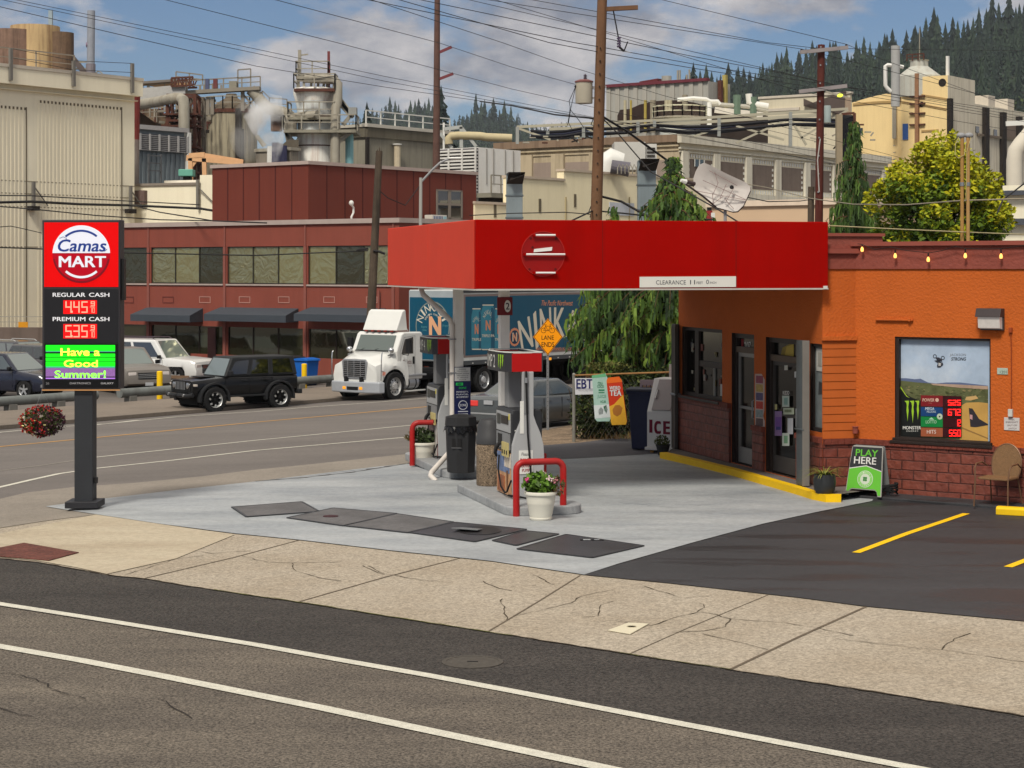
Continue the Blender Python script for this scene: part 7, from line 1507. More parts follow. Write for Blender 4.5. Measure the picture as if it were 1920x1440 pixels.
# ---------------------------------------------------------------- pipe barrier, bollards, bins
def build_barrier():
 gp=pm((116,120,118),.7,var=.14,vs=1.5,streak=.3);S=51.7
 def st(px):  # along-street coordinate of the barrier at a pixel column
  a=(px-CX)/F;  # point = NN*S + U*t ; x = a*y
  return (NN.x*S-a*NN.y*S)/(a*U.y-U.x)
 zl=-SL*(S1-S0);k=0
 for (p0,p1,sup,lab) in ((-140,180,(-60,20,110),'grey steel pipe barrier running out of the picture on the left'),(224,655,(245,330,420,562,622),'long grey steel pipe barrier behind the black off-roader')):
  a,b=st(p0),st(p1);A=Vector((NN.x*S+U.x*a,NN.y*S+U.y*a,zl));t=thing('pipe_barrier',lab,'barrier',tuple(A),AU,'pipe barriers along the far lot');mb=MB();mb.cyl((0,0,.37),(b-a,0,.37),.165,.165,gp,n=20);o=mb.build('pipe',parent=t,smooth=True)
  for p in sup:x=st(p)-a;mb=MB();mb.box(x-.17,x+.17,-.16,.16,0,.26,pm((120,118,112),.8));mb.build('support',parent=t,bevel=.01)
 for (px,y0,y1,lab,S2) in ((299.5,697,727,'yellow bollard behind the pipe barrier beside the white SUV',52.2),(570.5,683,712,'yellow bollard in front of the blue recycling bin',52.2)):
  a=(px-CX)/F;tt=(NN.x*S2-a*NN.y*S2)/(a*U.y-U.x);p=Vector((NN.x*S2+U.x*tt,NN.y*S2+U.y*tt));zt=CAMH-(y0-CY)/F*p.y
  mb=MB();mb.cyl((0,0,0),(0,0,zt-zl),.11,.11,M_YEL,n=18);mb.sphere((0,0,zt-zl),(.11,.11,.03),M_YEL,n=18,m=3,z0=0);o=mb.build('bollard',smooth=True);o.location=(p.x,p.y,zl);tag(o,lab,'bollard','yellow bollards by the pipe barrier')
 def bin_(px,py,d,w,h,col,lab):
  q=at(px,py,d);t=thing('wheelie_bin',lab,'wheelie bin',(q.x,q.y,zl),RV,'wheelie bins by the brown office');m=pm(col,.5,var=.08);mb=MB();a=w/2
  mb.add([(-a*.82,-a*.8,.06),(a*.82,-a*.8,.06),(a*.82,a*.8,.06),(-a*.82,a*.8,.06),(-a,-a,h),(a,-a,h),(a,a,h),(-a,a,h)],[(0,3,2,1),(4,5,6,7),(0,1,5,4),(1,2,6,5),(2,3,7,6),(3,0,4,7)],m);mb.build('body',parent=t,bevel=.02)
  mb=MB();mb.prism([(-a-.06,h+.002),(-a-.04,h+.08),(0,h+.13),(a+.04,h+.08),(a+.06,h+.002)],-a-.05,a+.03,m);mb.build('lid',parent=t,bevel=.01);mb=MB();mb.cyl((-a*.7,a*.7,.12),(a*.7,a*.7,.12),.12,.12,M_RUBBER,n=14);mb.build('wheel',parent=t)
  return t
 t=bin_(575,715,79.0,.72,1.02,(24,100,190),'bright blue recycling bin behind the yellow bollard');mb=MB();mb.disc(.12,.75,.06,-.37,pm((150,190,225),.5),n=14);mb.build('recycling_mark',parent=t)
 bin_(548,715,79.5,.7,1.08,(34,34,40),'black wheelie bin between the off-roader and the blue bin')
build_barrier()
# ---------------------------------------------------------------- brown office building
def build_office():
 M_BR=pm((138,72,59),.75,var=.08,vs=.8,bump=.12,bs=8,streak=.18,sc=(92,44,38));M_TR=pm((176,160,152),.6,var=.1);M_COL=pm((140,84,74),.7,var=.1)
 zl=-SL*(S1-S0);c=at(748,500,80.0);f0=Fr(c.x,c.y,RV,zl);L=-f0.X(85)
 o=f0.w(-L,0);f=Fr(o.x,o.y,RV,zl);t=thing('office_building','two-storey brown office block with a mirrored window band and dark awnings','office building',f.loc(),f.rot)
 X=lambda px,off=0:f.X(px,off);Z=lambda px,py:f.hit(px,py)[1];W=X(748);H=Z(600,420)
 zw0,zw1=Z(600,533.5),Z(600,461);zl0,zl1=.95,Z(600,617);g=glass((176,170,122),k=.7,wav=.22,rough=.02,ws=1.0);g2=glass((92,92,66),k=.5,wav=.02,rough=.03)
 gA=glass((90,88,62),k=.5,wav=.05,rough=.03);gB=glass((176,172,128),k=.6,wav=.35,rough=.02,ws=1.6)
 cols=[279,422,573,738];cx=[X(p) for p in cols]
 edges=[0]+cx+[W];up=[];lo=[]
 for a,b in zip(edges[:-1],edges[1:]):
  if b-a>.8:up.append((a+.14,b-.14,zw0,zw1));lo.append((a+.16,b-.16,(.0 if b<X(400) else zl0),zl1))
 mb=MB();holes_wall(mb,0,W,0,H,up+lo,M_BR,depth=.2);mb.build('wall',parent=t,recalc=False)
 def roofq(mb,x0,x1,y0,y1,z,m):mb.face([(x0,y0,z),(x1,y0,z),(x1,y1,z),(x0,y1,z)],m)
 mb=MB();D=18;mb.face([(W,0,0),(W,D,0),(W,D,H),(W,0,H)],M_BR);mb.face([(0,0,0),(0,D,0),(0,D,H),(0,0,H)],M_BR);roofq(mb,0,W,0,D,H-.1,pm((130,124,118),.9));mb.build('end_wall',parent=t,recalc=False)
 mb=MB();mb.box(-.08,W+.10,-.10,D,H,H+.20,M_TR);mb.build('roof_fascia',parent=t)
 for a,b,c0,d in up:
  n=3 if b-a>2.4 else 2;w=bpy.data.objects.new('window',None);COL.objects.link(w);w.parent=t;mb=MB();fr=pm((50,48,42),.5)
  mb.box(a,b,.06,.12,c0,c0+.05,fr);mb.box(a,b,.06,.12,d-.04,d,fr)
  n=max(2,round((b-a)/1.55));
  for i in range(n+1):x=a+(b-a)*i/n;mb.box(max(a,x-.025),min(b,x+.025),.055,.12,c0+.05,d-.04,fr)
  mb.box(a-.05,b+.05,-.06,.05,c0-.07,c0-.002,M_TR);mb.build('frame',parent=w);mb=MB()
  rng=random.Random(int(a*100))
  for i in range(n):
   x0,x1=a+(b-a)*i/n,a+(b-a)*(i+1)/n;dy=rng.uniform(-.012,.012);mb.face([(x0,.09,c0),(x1,.09+dy,c0),(x1,.09+dy+rng.uniform(-.01,.01),d),(x0,.09,d)],[g,g,gA,gB][rng.randrange(4)])
  mb.build('pane',parent=w,recalc=False)
 for a,b,c0,d in lo:
  w=bpy.data.objects.new('window',None);COL.objects.link(w);w.parent=t;mb=MB();fr=pm((52,40,34),.5);n=max(2,round((b-a)/1.55))
  for i in range(n+1):x=a+(b-a)*i/n;mb.box(max(a,x-.025),min(b,x+.025),.055,.12,c0,d,fr)
  mb.build('frame',parent=w);mb=MB();mb.box(a,b,.09,.10,c0,d,g2);mb.build('pane',parent=w)
 for x in cx:
  mb=MB();mb.box(x-.07,x+.07,-.06,-.002,0,zw1+.0,M_COL);mb.box(x-.04,x+.04,-.05,-.002,zw1+.01,H-.01,M_TR if 0 else M_COL);mb.build('pilaster',parent=t)
 # door recess and vents
 x0,x1=X(390),X(405);mb=MB();mb.box(x0,x1,-.03,-.002,.0,zl1-.05,pm((44,18,18),.7));mb.build('door',parent=t)
 for px in (240,315,384,458.5,532,617,697):
  a,b=X(px-10),X(px+11);z0,z1=Z(px,568),Z(px,556);mb=MB();mm=pm((186,140,128),.6) if px>350 else pm((108,52,46),.7)
  mb.box(a,b,-.02,-.002,z0,z0+.03,mm);mb.box(a,b,-.02,-.002,z1-.03,z1,mm);mb.box(a,a+.03,-.02,-.002,z0+.03,z1-.03,mm);mb.box(b-.03,b,-.02,-.002,z0+.03,z1-.03,mm);mb.build('vent',parent=t)
 # awnings: sloped dark sheets with valances
 aw=pm((66,72,80),.7,var=.06,vs=3)
 for p0,p1 in ((268,381),(405,560),(573,724)):
  a,b=X(p0)+.3,X(p1)+.0;z1=Z((p0+p1)/2,577);z0=Z((p0+p1)/2,598);mb=MB();dp=.95;b2=b+.1
  mb.add([(a,-.02,z1),(b,-.02,z1),(b+.12,-dp,z0+.2),(a-.12,-dp,z0+.2),(b+.12,-dp,z0-.10),(a-.12,-dp,z0-.10),(a,-.02,z0-.1),(b,-.02,z0-.1)],[(0,1,2,3),(3,2,4,5),(0,3,5,6),(1,7,4,2)],aw);mb.build('awning',parent=t,recalc=False)
 mb=MB();x=W-.02;mb.cyl((W-1.0,-.12,zw1-1.9),(W-1.0,-.12,zl1+.1),.05,.05,M_COL,n=10);mb.build('downpipe',parent=t)
 # upper block set back on the roof
 cc=at(578,308,88.0);F2=Fr(cc.x,cc.y,AU,zl+H-.1);a=at(893,330,99.0);LR=F2.X(893);g0=Fr(cc.x,cc.y,RV,zl+H-.1);LL=-g0.X(398);zt=cc.z-(zl+H-.1)
 t2=thing('plant_room','windowless maroon panelled upper block on the roof of the brown office','roof block',F2.loc(),F2.rot);M2=pm((108,50,38),.7,var=.06,vs=.8,streak=.15,sc=(84,34,30),bump=.1,bs=6)
 mb=MB();mb.box(0,LR,0,LL,-2.5,zt,M2);mb.build('wall',parent=t2);mb=MB();mb.box(-.08,LR+.08,-.08,LL+.08,zt+.002,zt+.16,M_TR);mb.build('roof_edge',parent=t2)
 mb=MB();dk=pm((74,30,28),.8)
 for i in range(1,10):x=LR*i/10;mb.box(x-.03,x+.03,-.012,-.001,-.5,zt,dk)
 for i in range(1,6):y=LL*i/6;mb.box(-.012,-.001,y-.03,y+.03,-.5,zt,dk)
 mb.build('panel_joints',parent=t2)
 Xr=lambda px:F2.X(px);Zr=lambda px,py:F2.hit(px,py)[1];a,b,z0,z1=Xr(817),Xr(866),Zr(842,411),Zr(842,356);gf=pm((130,122,112),.5);w=MB()
 w.box(a,b,-.06,-.013,z1-.08,z1,gf);w.box(a,b,-.06,-.013,z0,z0+.08,gf);w.box(a,a+.12,-.06,-.013,z0,z1,gf);w.box(b-.12,b,-.06,-.013,z0,z1,gf);m_=(a+b)/2;w.box(m_-.1,m_+.1,-.06,-.013,z0,z1,gf);zz=(z0+z1)/2;w.box(a,b,-.055,-.013,zz-.05,zz+.05,gf);wo=w.build('window',parent=t2)
 w=MB();w.box(a+.12,b-.12,-.03,-.013,z0+.08,z1-.08,glass((52,46,40),k=.5));w.build('pane',parent=wo)
 q=F2.w(Xr(790),-.7);o=thing('air_conditioner','white boxed air conditioner with a blue fan grille on the brown office roof','air conditioner',(q.x,q.y,zl+H+.1),F2.rot);mb=MB();mb.box(0,1.15,0,.5,0,.62,pm((205,200,190),.5));b0=mb.build('casing',parent=o,bevel=.02);mb=MB();mb.box(.08,.78,-.02,-.001,.06,.56,pm((56,84,130),.5));
 for i in range(6):mb.box(.08+.12*i,.1+.12*i,-.03,-.021,.06,.56,M_WHITE)
 mb.box(.86,1.1,-.02,-.001,.06,.56,pm((150,190,200),.5));mb.build('fan_grille',parent=b0)
 q=F2.w(Xr(651),-.3,0);o=thing('siren_horn','small white bent vent pipe against the maroon roof block','vent pipe',(q.x,q.y,zl+H+.1),F2.rot);mb=MB();mb.tube([(0,0,0),(-.05,0,.4),(.1,0,.6),(.1,0,.85),(-.02,0,.95)],.05,M_WHITE,n=8);mb.sphere((-.05,0,1.05),(.12,.12,.13),M_WHITE);mb.build('pipe',parent=o,smooth=True)
build_office()
# ================================================================ THE MILL
ZL=-SL*(S1-S0)
def bbox_frame(px,py,d,rot,zb=ZL):c=at(px,py,d);return Fr(c.x,c.y,rot,zb)
class Blk:
 """a building block from its nearest vertical edge: left face along -V, right face along U"""
 def __init__(s,name,label,cat,px,py,d,lpx,rpx,mat,dl=None,dr=None,zb=ZL,group=None,top=None,capm=None,cap=.25):
  c=at(px,py,d);s.c=c;s.zb=zb;s.fl0=Fr(c.x,c.y,RV,zb);s.fr=Fr(c.x,c.y,AU,zb)
  s.LL=dl if dl is not None else -s.fl0.X(lpx);s.LR=dr if dr is not None else s.fr.X(rpx);s.H=c.z-zb
  s.t=thing(name,label,cat,(c.x,c.y,zb),AU,group)
  if mat:
   mb=MB();mb.box(0,s.LR,0,s.LL,0,s.H,mat);mb.build('wall',parent=s.t)
  if capm:mb=MB();mb.box(-.12,s.LR+.12,-.12,s.LL+.12,s.H+.002,s.H+cap,capm);mb.build('roof_edge',parent=s.t)
  o=s.fl0.w(-s.LL,0);s.fl=Fr(o.x,o.y,RV,zb)  # left face with x to the right
 def L(s,mb,nm,each=0,**k):return mb.each(nm,lambda o,m:put(o.build(m,**k),s.fl,s.t),each) if each else put(mb.build(nm,**k),s.fl,s.t)
 def Rr(s,mb,nm,each=0,**k):return mb.each(nm,lambda o,m:o.build(m,parent=s.t,**k),each) if each else mb.build(nm,parent=s.t,**k)
def R4(fr,x0,x1,y0,y1):
 a=fr.hit(x0,(y0+y1)/2)[0];b=fr.hit(x1,(y0+y1)/2)[0];xm=(x0+x1)/2;return a,b,fr.hit(xm,y1)[1],fr.hit(xm,y0)[1]
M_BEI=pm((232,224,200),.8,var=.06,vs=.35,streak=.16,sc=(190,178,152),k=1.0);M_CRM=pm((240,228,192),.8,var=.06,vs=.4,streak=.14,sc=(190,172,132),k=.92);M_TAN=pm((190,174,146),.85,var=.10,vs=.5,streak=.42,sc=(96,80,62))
M_YC=pm((244,216,158),.8,var=.05,vs=.3,streak=.14,sc=(180,140,90));M_GRY=pm((170,168,160),.7,var=.06,vs=.6,streak=.3,sc=(120,112,100));M_CON=pm((146,141,126),.85,var=.12,vs=.4,streak=.35,sc=(84,78,66),bump=.1,bs=3)
M_RUST=pm((92,56,44),.8,var=.25,vs=1.5,streak=.4,sc=(56,36,30));M_PIPE=pm((160,154,140),.6,var=.12,vs=1,streak=.4,sc=(100,80,60));M_SHD=pm((44,38,34),.9);M_ROOFC=pm((206,196,180),.7,var=.1)
M_BLUG=pm((122,132,138),.6,var=.08,vs=.8,streak=.3,sc=(90,96,98));M_DUCT=pm((134,146,150),.5,metal=.3,var=.12,vs=.8,streak=.35,sc=(104,112,114));M_GLZ=glass((60,66,64),k=.4)
def ribs(mb,x0,x1,z0,z1,pitch,dep,mat,y=0.0):
 n=max(1,int((x1-x0)/pitch))
 for i in range(n):a=x0+(x1-x0)*i/n;mb.box(a,a+(x1-x0)/n*.45,y-dep,y-.001,z0,z1,mat)
def rail(mb,pts,h,mat,posts=1.5,r=.03,mid=True):
 for a,b in zip(pts[:-1],pts[1:]):
  a,b=Vector(a),Vector(b);n=max(1,int((b-a).length/posts));up=Vector((0,0,h))
  mb.bar(a+up,b+up,r*2,r*2,mat)
  if mid:mb.bar(a+up*.5,b+up*.5,r*1.5,r*1.5,mat)
  for i in range(n+1):p=a.lerp(b,i/n);mb.bar(p,p+up,r*2,r*2,mat,up=(1,0,0))
def truss(mb,a,b,w,h,mat,bays=8,r=.08):
 a,b=Vector(a),Vector(b);d=(b-a).normalized();s=d.cross(Vector((0,0,1))).normalized()*w/2;up=Vector((0,0,h))
 for q in (-s,s):
  mb.bar(a+q,b+q,r,r,mat);mb.bar(a+q+up,b+q+up,r,r,mat)
  for i in range(bays):
   p0=a.lerp(b,i/bays)+q;p1=a.lerp(b,(i+1)/bays)+q;mb.bar(p0,p0+up,r*.7,r*.7,mat,up=(1,0,0));mb.bar(p0,p1+up,r*.6,r*.6,mat) if i % 2 else mb.bar(p0+up,p1,r*.6,r*.6,mat)
def tower(mb,x,y,z0,z1,w,mat,bays=6,r=.12,d=None):
 d=d or w;cs=[(x-w/2,y-d/2),(x+w/2,y-d/2),(x+w/2,y+d/2),(x-w/2,y+d/2)]
 for c in cs:mb.bar((c[0],c[1],z0),(c[0],c[1],z1),r,r,mat,up=(1,0,0))
 for i in range(bays+1):
  z=z0+(z1-z0)*i/bays
  for p,q in zip(cs,cs[1:]+cs[:1]):
   mb.bar((p[0],p[1],z),(q[0],q[1],z),r*.7,r*.7,mat)
   if i<bays:
    zz=z0+(z1-z0)*(i+1)/bays
    if i % 2:mb.bar((p[0],p[1],z),(q[0],q[1],zz),r*.5,r*.5,mat)
    else:mb.bar((q[0],q[1],z),(p[0],p[1],zz),r*.5,r*.5,mat)
def free(name,label,cat,px,py,d,rot=0,zb=None,group=None):
 """a thing whose local axes start under a given spot; L(px, py, dd) gives local points"""
 c=at(px,py,d);zb=ZL if zb is None else zb;t=thing(name,label,cat,(c.x,c.y,zb),rot,group);co,si=math.cos(rot),math.sin(rot)
 def L(x,y,dd=d):v=at(x,y,dd)-Vector((c.x,c.y,zb));return Vector((v.x*co+v.y*si,-v.x*si+v.y*co,v.z))
 return t,L
def build_mill_left():
 rng=random.Random(31)
 # big beige warehouse; its long wall recedes to the right
 o=at(252,156,112.0);ff=Fr(o.x,o.y,AU,ZL);x_l=ff.X(-160);H=ff.hit(252,156)[1]
 f=Fr(*ff.w(x_l).xy,AU,ZL);L=-x_l;t=thing('warehouse','tall beige ribbed mill building filling the left edge behind the price sign','mill building',f.loc(),AU)
 mb=MB();mb.box(0,L,0,40,0,H,M_BEI);mb.build('wall',parent=t)
 h=lambda px,py:f.hit(px,py);z1=h(252,181)[1];z2=h(252,190)[1];mb=MB();mb.box(-.3,L+.25,-.45,-.002,z1,H+.1,M_BEI);mb.box(-.3,L+.28,-.5,.6,H+.102,H+.28,M_ROOFC);mb.box(-.3,L+.1,-.22,-.002,z2,z1-.25,M_BEI);mb.build('cornice',parent=t)
 mb=MB();rb=pm((230,221,196),.75,var=.05,vs=.4,streak=.12,sc=(194,182,156),k=1.0);dkj=pm((112,102,84),.9)
 for a,b in ((-150,49),(71,228)):
  x0,x1=h(a,300)[0],h(b,300)[0];zt=h(b,201)[1];ribs(mb,x0,x1,-0.5+1,zt,.26,.018,rb);
  n=int((x1-x0)/.26)
  for i in range(n):xx=x0+(x1-x0)*i/n;mb.box(xx+.12,xx+.24,-.024,-.003,zt-.16,zt-.02,dkj)
  mb.box(x1-.03,x1+.03,-.03,-.002,.5,zt,dkj)
 mb.build('ribbed_panel',parent=t)
 mb=MB();
 for py in (350,372,395,466):z=h(252,py)[1];mb.box(0,L,-.012,-.002,z,z+.05,pm((168,158,134),.8))
 mb.build('wall_seam',parent=t)
 # roof railing posts and wires
 mb=MB();gm=pm((120,116,110),.5);tops=[]
 for px,y0,y1 in ((8,92,152),(126,115,163),(236,120,175)):
  x=h(px,y1)[0];zt=h(px,y0)[1];zb=h(px,y1)[1];mb.box(x-.09,x+.09,-.62,-.46,zb,zt,gm);tops.append((x,zt,h(px,y0+17)[1]))
 for a,b in zip(tops[:-1],tops[1:]):mb.tube([(a[0],-.55,a[1]),(b[0],-.55,b[1])],.015,M_BLACK,n=4);mb.tube([(a[0],-.55,a[2]),(b[0],-.55,b[2])],.015,M_BLACK,n=4)
 mb.build('roof_posts',parent=t);mb=MB();rail(mb,[(0,.3,H+.25),(L*.72,.3,H+.25)],1.0,pm((150,140,126),.6),2.5);mb.build('roof_railing',parent=t)
 # wall brackets with cables
 for wf,pts in ((f,((58,363,378),(240,371,384))),):
  for px,y0,y1 in pts:
   x,z=wf.hit(px,y1);zt=wf.hit(px,y0)[1]-0;mb=MB();mb.box(x-.08,x+.08,-.3,-.14,z-.3,z+1.1,gm);mb.bar((x,-.2,z+.9),(x+1.1,-.1,z-.2),.05,.05,gm);mb.box(x-.3,x+.3,-.4,-.05,z-.5,z-.25,M_SHD);mb.build('cable_bracket',parent=t)
 # lower beige wall joining the office
 o=at(252,350,113.0);g0=Fr(o.x,o.y,RV+R(12),ZL);x1=g0.X(440);t=thing('linking_building','low beige mill wall with a stepped parapet between the warehouse and the brown office','mill building',g0.loc(),g0.rot);Hh=g0.hit(300,348)[1];xs=g0.X(375)
 mb=MB();mb.box(-.0,xs,0,9,0,Hh,M_BEI);mb.box(xs+.002,x1,-.01,9,0,g0.hit(385,328)[1],M_BEI);mb.build('wall',parent=t);mb=MB();mb.box(0,xs,-.1,.5,Hh+.002,Hh+.14,pm((140,130,120),.7));mb.build('coping',parent=t)
 mb=MB();x,z=g0.hit(263,367);mb.box(x-.6,x+.5,-.3,-.002,z-.5,z+.3,pm((110,90,84),.7));mb.build('wall_box',parent=t)
 mb=MB();x,z=g0.hit(375,380);mb.box(x-.08,x+.08,-.3,-.14,z-.3,z+1.3,gm);mb.bar((x,-.2,z+.9),(x+1.3,-.1,z-.3),.05,.05,gm);mb.build('cable_bracket',parent=t)
 # white roof plant on the low wall
 mb=MB();x0,x1b=g0.X(262),g0.X(370);mb.box(x0,x1b,2.5,3.2,Hh,Hh+.42,pm((226,220,210),.5));mb.build('roof_duct',parent=t)
 # rusty vertical duct at the corner
 t,L=free('rusty_duct','rust red vertical duct fading to grey against the warehouse corner','duct',253,345,118.0);mb=MB();mb.cyl(L(253,350),L(253,262),.26,.28,pm((120,112,108),.7,var=.3,vs=.7,streak=.5,sc=(90,40,36)),n=12);mb.cyl(L(253,262),L(254,177),.28,.30,pm((108,40,36),.7,var=.2),n=12);mb.build('pipe',parent=t)
 # low retaining wall with a railing at the left
 o=at(-120,618,99.0);g=Fr(o.x,o.y,R(-5),ZL);x1=g.X(150);zt=g.hit(40,614)[1];t=thing('retaining_wall','low grey-brown wall with a mesh railing behind the parked cars at the left','wall',g.loc(),g.rot);mb=MB();mb.box(0,x1,0,.4,0,zt,pm((112,98,90),.85,var=.15,vs=.6,streak=.3));mb.build('wall',parent=t)
 mb=MB();rail(mb,[(0,.2,zt),(x1,.2,zt)],.55,pm((150,146,136),.5),1.6,.015);mb.build('railing',parent=t);mb=MB();x=g.X(42);mb.box(x-.25,x+.25,.1,.13,zt,zt+.28,pm((220,150,30),.5));mb.build('warning_plate',parent=t)
 # louvred building
 o=at(257,242,150.0);f=Fr(o.x,o.y,AU,ZL);x1=f.X(346);t=thing('louvre_building','blue-grey mill building with a wide band of grey louvres behind the low wall','mill building',f.loc(),AU);H=f.hit(257,242)[1];mb=MB();mb.box(-1,x1,0,14,0,H,M_BLUG);mb.build('wall',parent=t)
 zb=f.hit(300,284)[1];zt=f.hit(300,253)[1];mb=MB();mb.box(-1,x1,-.15,-.002,zb,zt,pm((92,92,96),.6));n=9
 for i in range(n):z=zb+(zt-zb)*i/n;mb.prism([(0,z),(-.28,z+.02),(-.28,z+.10),(0,z+(zt-zb)/n*.8)],-1,x1,pm((150,150,150),.5),axis='x') if 0 else mb.box(-1,x1,-.32,-.151,z,z+(zt-zb)/n*.5,pm((148,146,146),.5))
 for i in range(7):x=-1+(x1+1)*i/6;mb.box(x-.08,x+.08,-.4,-.33,zb,zt,pm((176,174,172),.5))
 mb.build('louvres',parent=t);mb=MB();mb.box(-1,x1+.2,-.35,14,H+.002,H+.35,pm((176,172,170),.5));mb.box(x1+.0,x1+.35,-.4,-.05,0,H,M_WHITE);mb.build('roof_edge',parent=t)
 mb=MB();ribs(mb,-1,x1,3,zb-.1,.5,.08,M_BLUG);mb.build('cladding_ribs',parent=t)
 mb=MB();k=pm((96,98,100),.6)
 for px in (262,285):x=f.X(px);z=f.hit(px,345)[1];mb.bar((x,-1.0,z),(x,-1.0,f.hit(px,290)[1]),.12,.12,k,up=(1,0,0))
 for py in (292,306,320):a,z=f.hit(260,py);b=f.X(287);mb.bar((a,-1,z),(b,-1,z),.1,.1,k)
 mb.build('pipe_stand',parent=t)
 # brown sloping conveyor roof behind it, silos, lattice towers
 t,L=free('conveyor_roof','dark brown sloping conveyor roof above the louvred building','conveyor',258,242,165.0);mb=MB();a=[L(256,205,165),L(312,245,165),L(256,245,165)];b=[L(256,205,172),L(312,245,172),L(256,245,172)];mb.add(a+b,[(0,1,2),(3,5,4),(0,3,4,1),(1,4,5,2),(2,5,3,0)],pm((84,66,48),.8,var=.3,vs=.5));mb.build('roof',parent=t)
 def silo(lab,px,rpx,y_top,y_bot,d,mat,roofpx=None,rust=True):
  c=at(px,y_bot,d);r=rpx/F*d;zt=CAMH-(y_top-CY)/F*d;t=thing('silo',lab,'silo',(c.x,c.y,ZL),0,'silos of the mill');mb=MB();h=zt-ZL;mb.lathe([(r,0),(r,h*.99),(r*1.02,h)],(0,0,0),mat,n=40);mb.build('body',parent=t,smooth=True)
  mb=MB();mb.lathe([(r*1.04,h-.35),(r*1.04,h)],(0,0,0),M_RUST,n=40,caps=False);mb.build('rim',parent=t)
  if roofpx:hz=CAMH-(roofpx-CY)/F*d-ZL;mb=MB();mb.lathe([(r,h+.01),(r*.25,hz-.4),(r*.2,hz),(0,hz)],(0,0,0),pm((104,92,76),.8,var=.25,vs=.5,streak=.4),n=32);mb.build('cone_roof',parent=t,smooth=True)
  return t,c,r
 conc=pm((176,166,142),.85,var=.14,vs=.3,streak=.8,sc=(56,50,46))
 t,c,r=silo('large streaked concrete silo with a conical roof',434,48,207,330,175.0,conc,176);mb=MB();rail(mb,[(r*1.05*math.cos(R(a)),r*1.05*math.sin(R(a)),CAMH-(207-CY)/F*175-ZL) for a in range(180,361,20)],1.1,M_PIPE,2,.05);mb.build('railing',parent=t)
 mb=MB();mb.cyl((r*.40,-r*.93,2),(r*.40,-r*.93,CAMH-(207-CY)/F*175-ZL),.3,.3,M_SHD,n=8);mb.cyl((r*.52,-r*.88,2),(r*.52,-r*.88,CAMH-(245-CY)/F*175-ZL),.22,.22,M_SHD,n=8);mb.build('downpipe',parent=t)
 silo('smaller dark stained silo left of the lattice tower',318,26,222,330,185.0,pm((132,118,96),.85,var=.15,vs=.4,streak=.95,sc=(40,32,30)),212);silo('narrow dark silo between the lattice tower and the big silo',372,20,214,330,182.0,pm((112,98,80),.85,var=.15,vs=.4,streak=.95,sc=(34,28,28)))
 silo('short stained tank in front of the narrow dark silo',345,22,226,330,168.0,pm((104,88,76),.85,var=.2,vs=.4,streak=.9,sc=(40,30,30)))
 d=160.0;t,L=free('lattice_tower','rust brown lattice tower carrying a grey elbow pipe beside the silos','lattice tower',355,345,d);p=L(355,345);mb=MB();w=(369-318)/F*d;zt=L(355,180).z;q=L(344,345);tower(mb,q.x,q.y,0,zt,w,M_RUST,9,.26);mb.build('frame',parent=t)
 q2=L(362,345);mb=MB();tower(mb,q2.x,q2.y+2,0,zt,w*.5,pm((110,100,88),.7),12,.16);mb.build('inner_frame',parent=t)
 mb=MB();
 for py in (218,240,280,306):z=L(344,py).z;mb.box(q.x-w/2-.3,q.x+w/2+.3,q.y-w/2-.3,q.y+w/2,z,z+.15,M_RUST)
 mb.build('deck',parent=t)
 mb=MB();pts=[L(240,200,166),L(258,197,163),L(300,190,160),L(326,184,158),L(338,184,158),L(344,188,157),L(345,200,157),L(345,260,157),L(344,330,157)];mb.tube(pts,.45,M_PIPE,n=12);
 mb.build('elbow_pipe',parent=t,smooth=True)
 # top conveyors
 d=164.0;t,L=free('conveyor_bridge','long grey conveyor bridge and walkways crossing above the silos','conveyor',360,345,d);mb=MB();g=pm((140,132,120),.7,var=.15,vs=.5)
 a,b=L(256,180),L(350,172);mb.bar(a,b,1.6,1.1,pm((184,182,178),.5));a,b=L(350,174),L(488,166);mb.bar(a,b,1.2,.3,g)
 rail(mb,[L(350,171),L(488,163)],.9,g,1.4,.05);rail(mb,[L(268,178),L(350,170)],.8,g,1.6,.04);mb.build('deck',parent=t)
 mb=MB();mb.add([L(262,155),L(262,158),L(318,168),L(345,165),L(360,156),L(330,152),L(300,154)],[tuple(range(7))],pm((176,140,100),.7));mb.bar(L(262,156),L(330,151),.8,.2,pm((120,112,104),.6));mb.bar(L(278,160),L(278,175),.2,.2,g,up=(1,0,0));mb.bar(L(278,162),L(292,176),.14,.14,g)
 truss(mb,L(325,164),L(366,162),2,.7,M_RUST,6,.16);rail(mb,[L(330,152),L(380,158)],.8,g,.9,.05);mb.build('head_house',parent=t)
 mb=MB()
 for i in range(6):
  x=375+i*8;mb.bar(L(x,168),L(x,160-rng.random()*5),.16,.16,g,up=(1,0,0))
 mb.bar(L(389,172),L(389,148),.45,.3,pm((84,90,120),.6),up=(1,0,0));mb.bar(L(404,166),L(404,148),.35,.35,pm((110,60,60),.6),up=(1,0,0));mb.box(*[v for v in (L(431,166).x,L(445,166).x,L(431,166).y-.5,L(431,166).y+.5,L(431,166).z,L(431,153).z)],M_CON);rail(mb,[L(446,164),L(470,162)],1.5,g,.8,.05)
 mb.each('roof_plant',lambda o,m:o.build(m,parent=t))
 mb=MB();
 for pa in (((372,181),(372,236)),((390,182),(390,216)),((398,182),(398,215)),((455,168),(455,208)),((488,172),(488,232))):mb.bar(L(*pa[0]),L(*pa[1]),.3,.3,g,up=(1,0,0))
 for pa in (((372,190),(390,212)),((390,190),(372,212)),((372,214),(386,234)),((455,206),(488,176)),((455,176),(480,205)),((470,168),(488,190))):mb.bar(L(*pa[0]),L(*pa[1]),.16,.16,g)
 mb.build('trestle',parent=t)
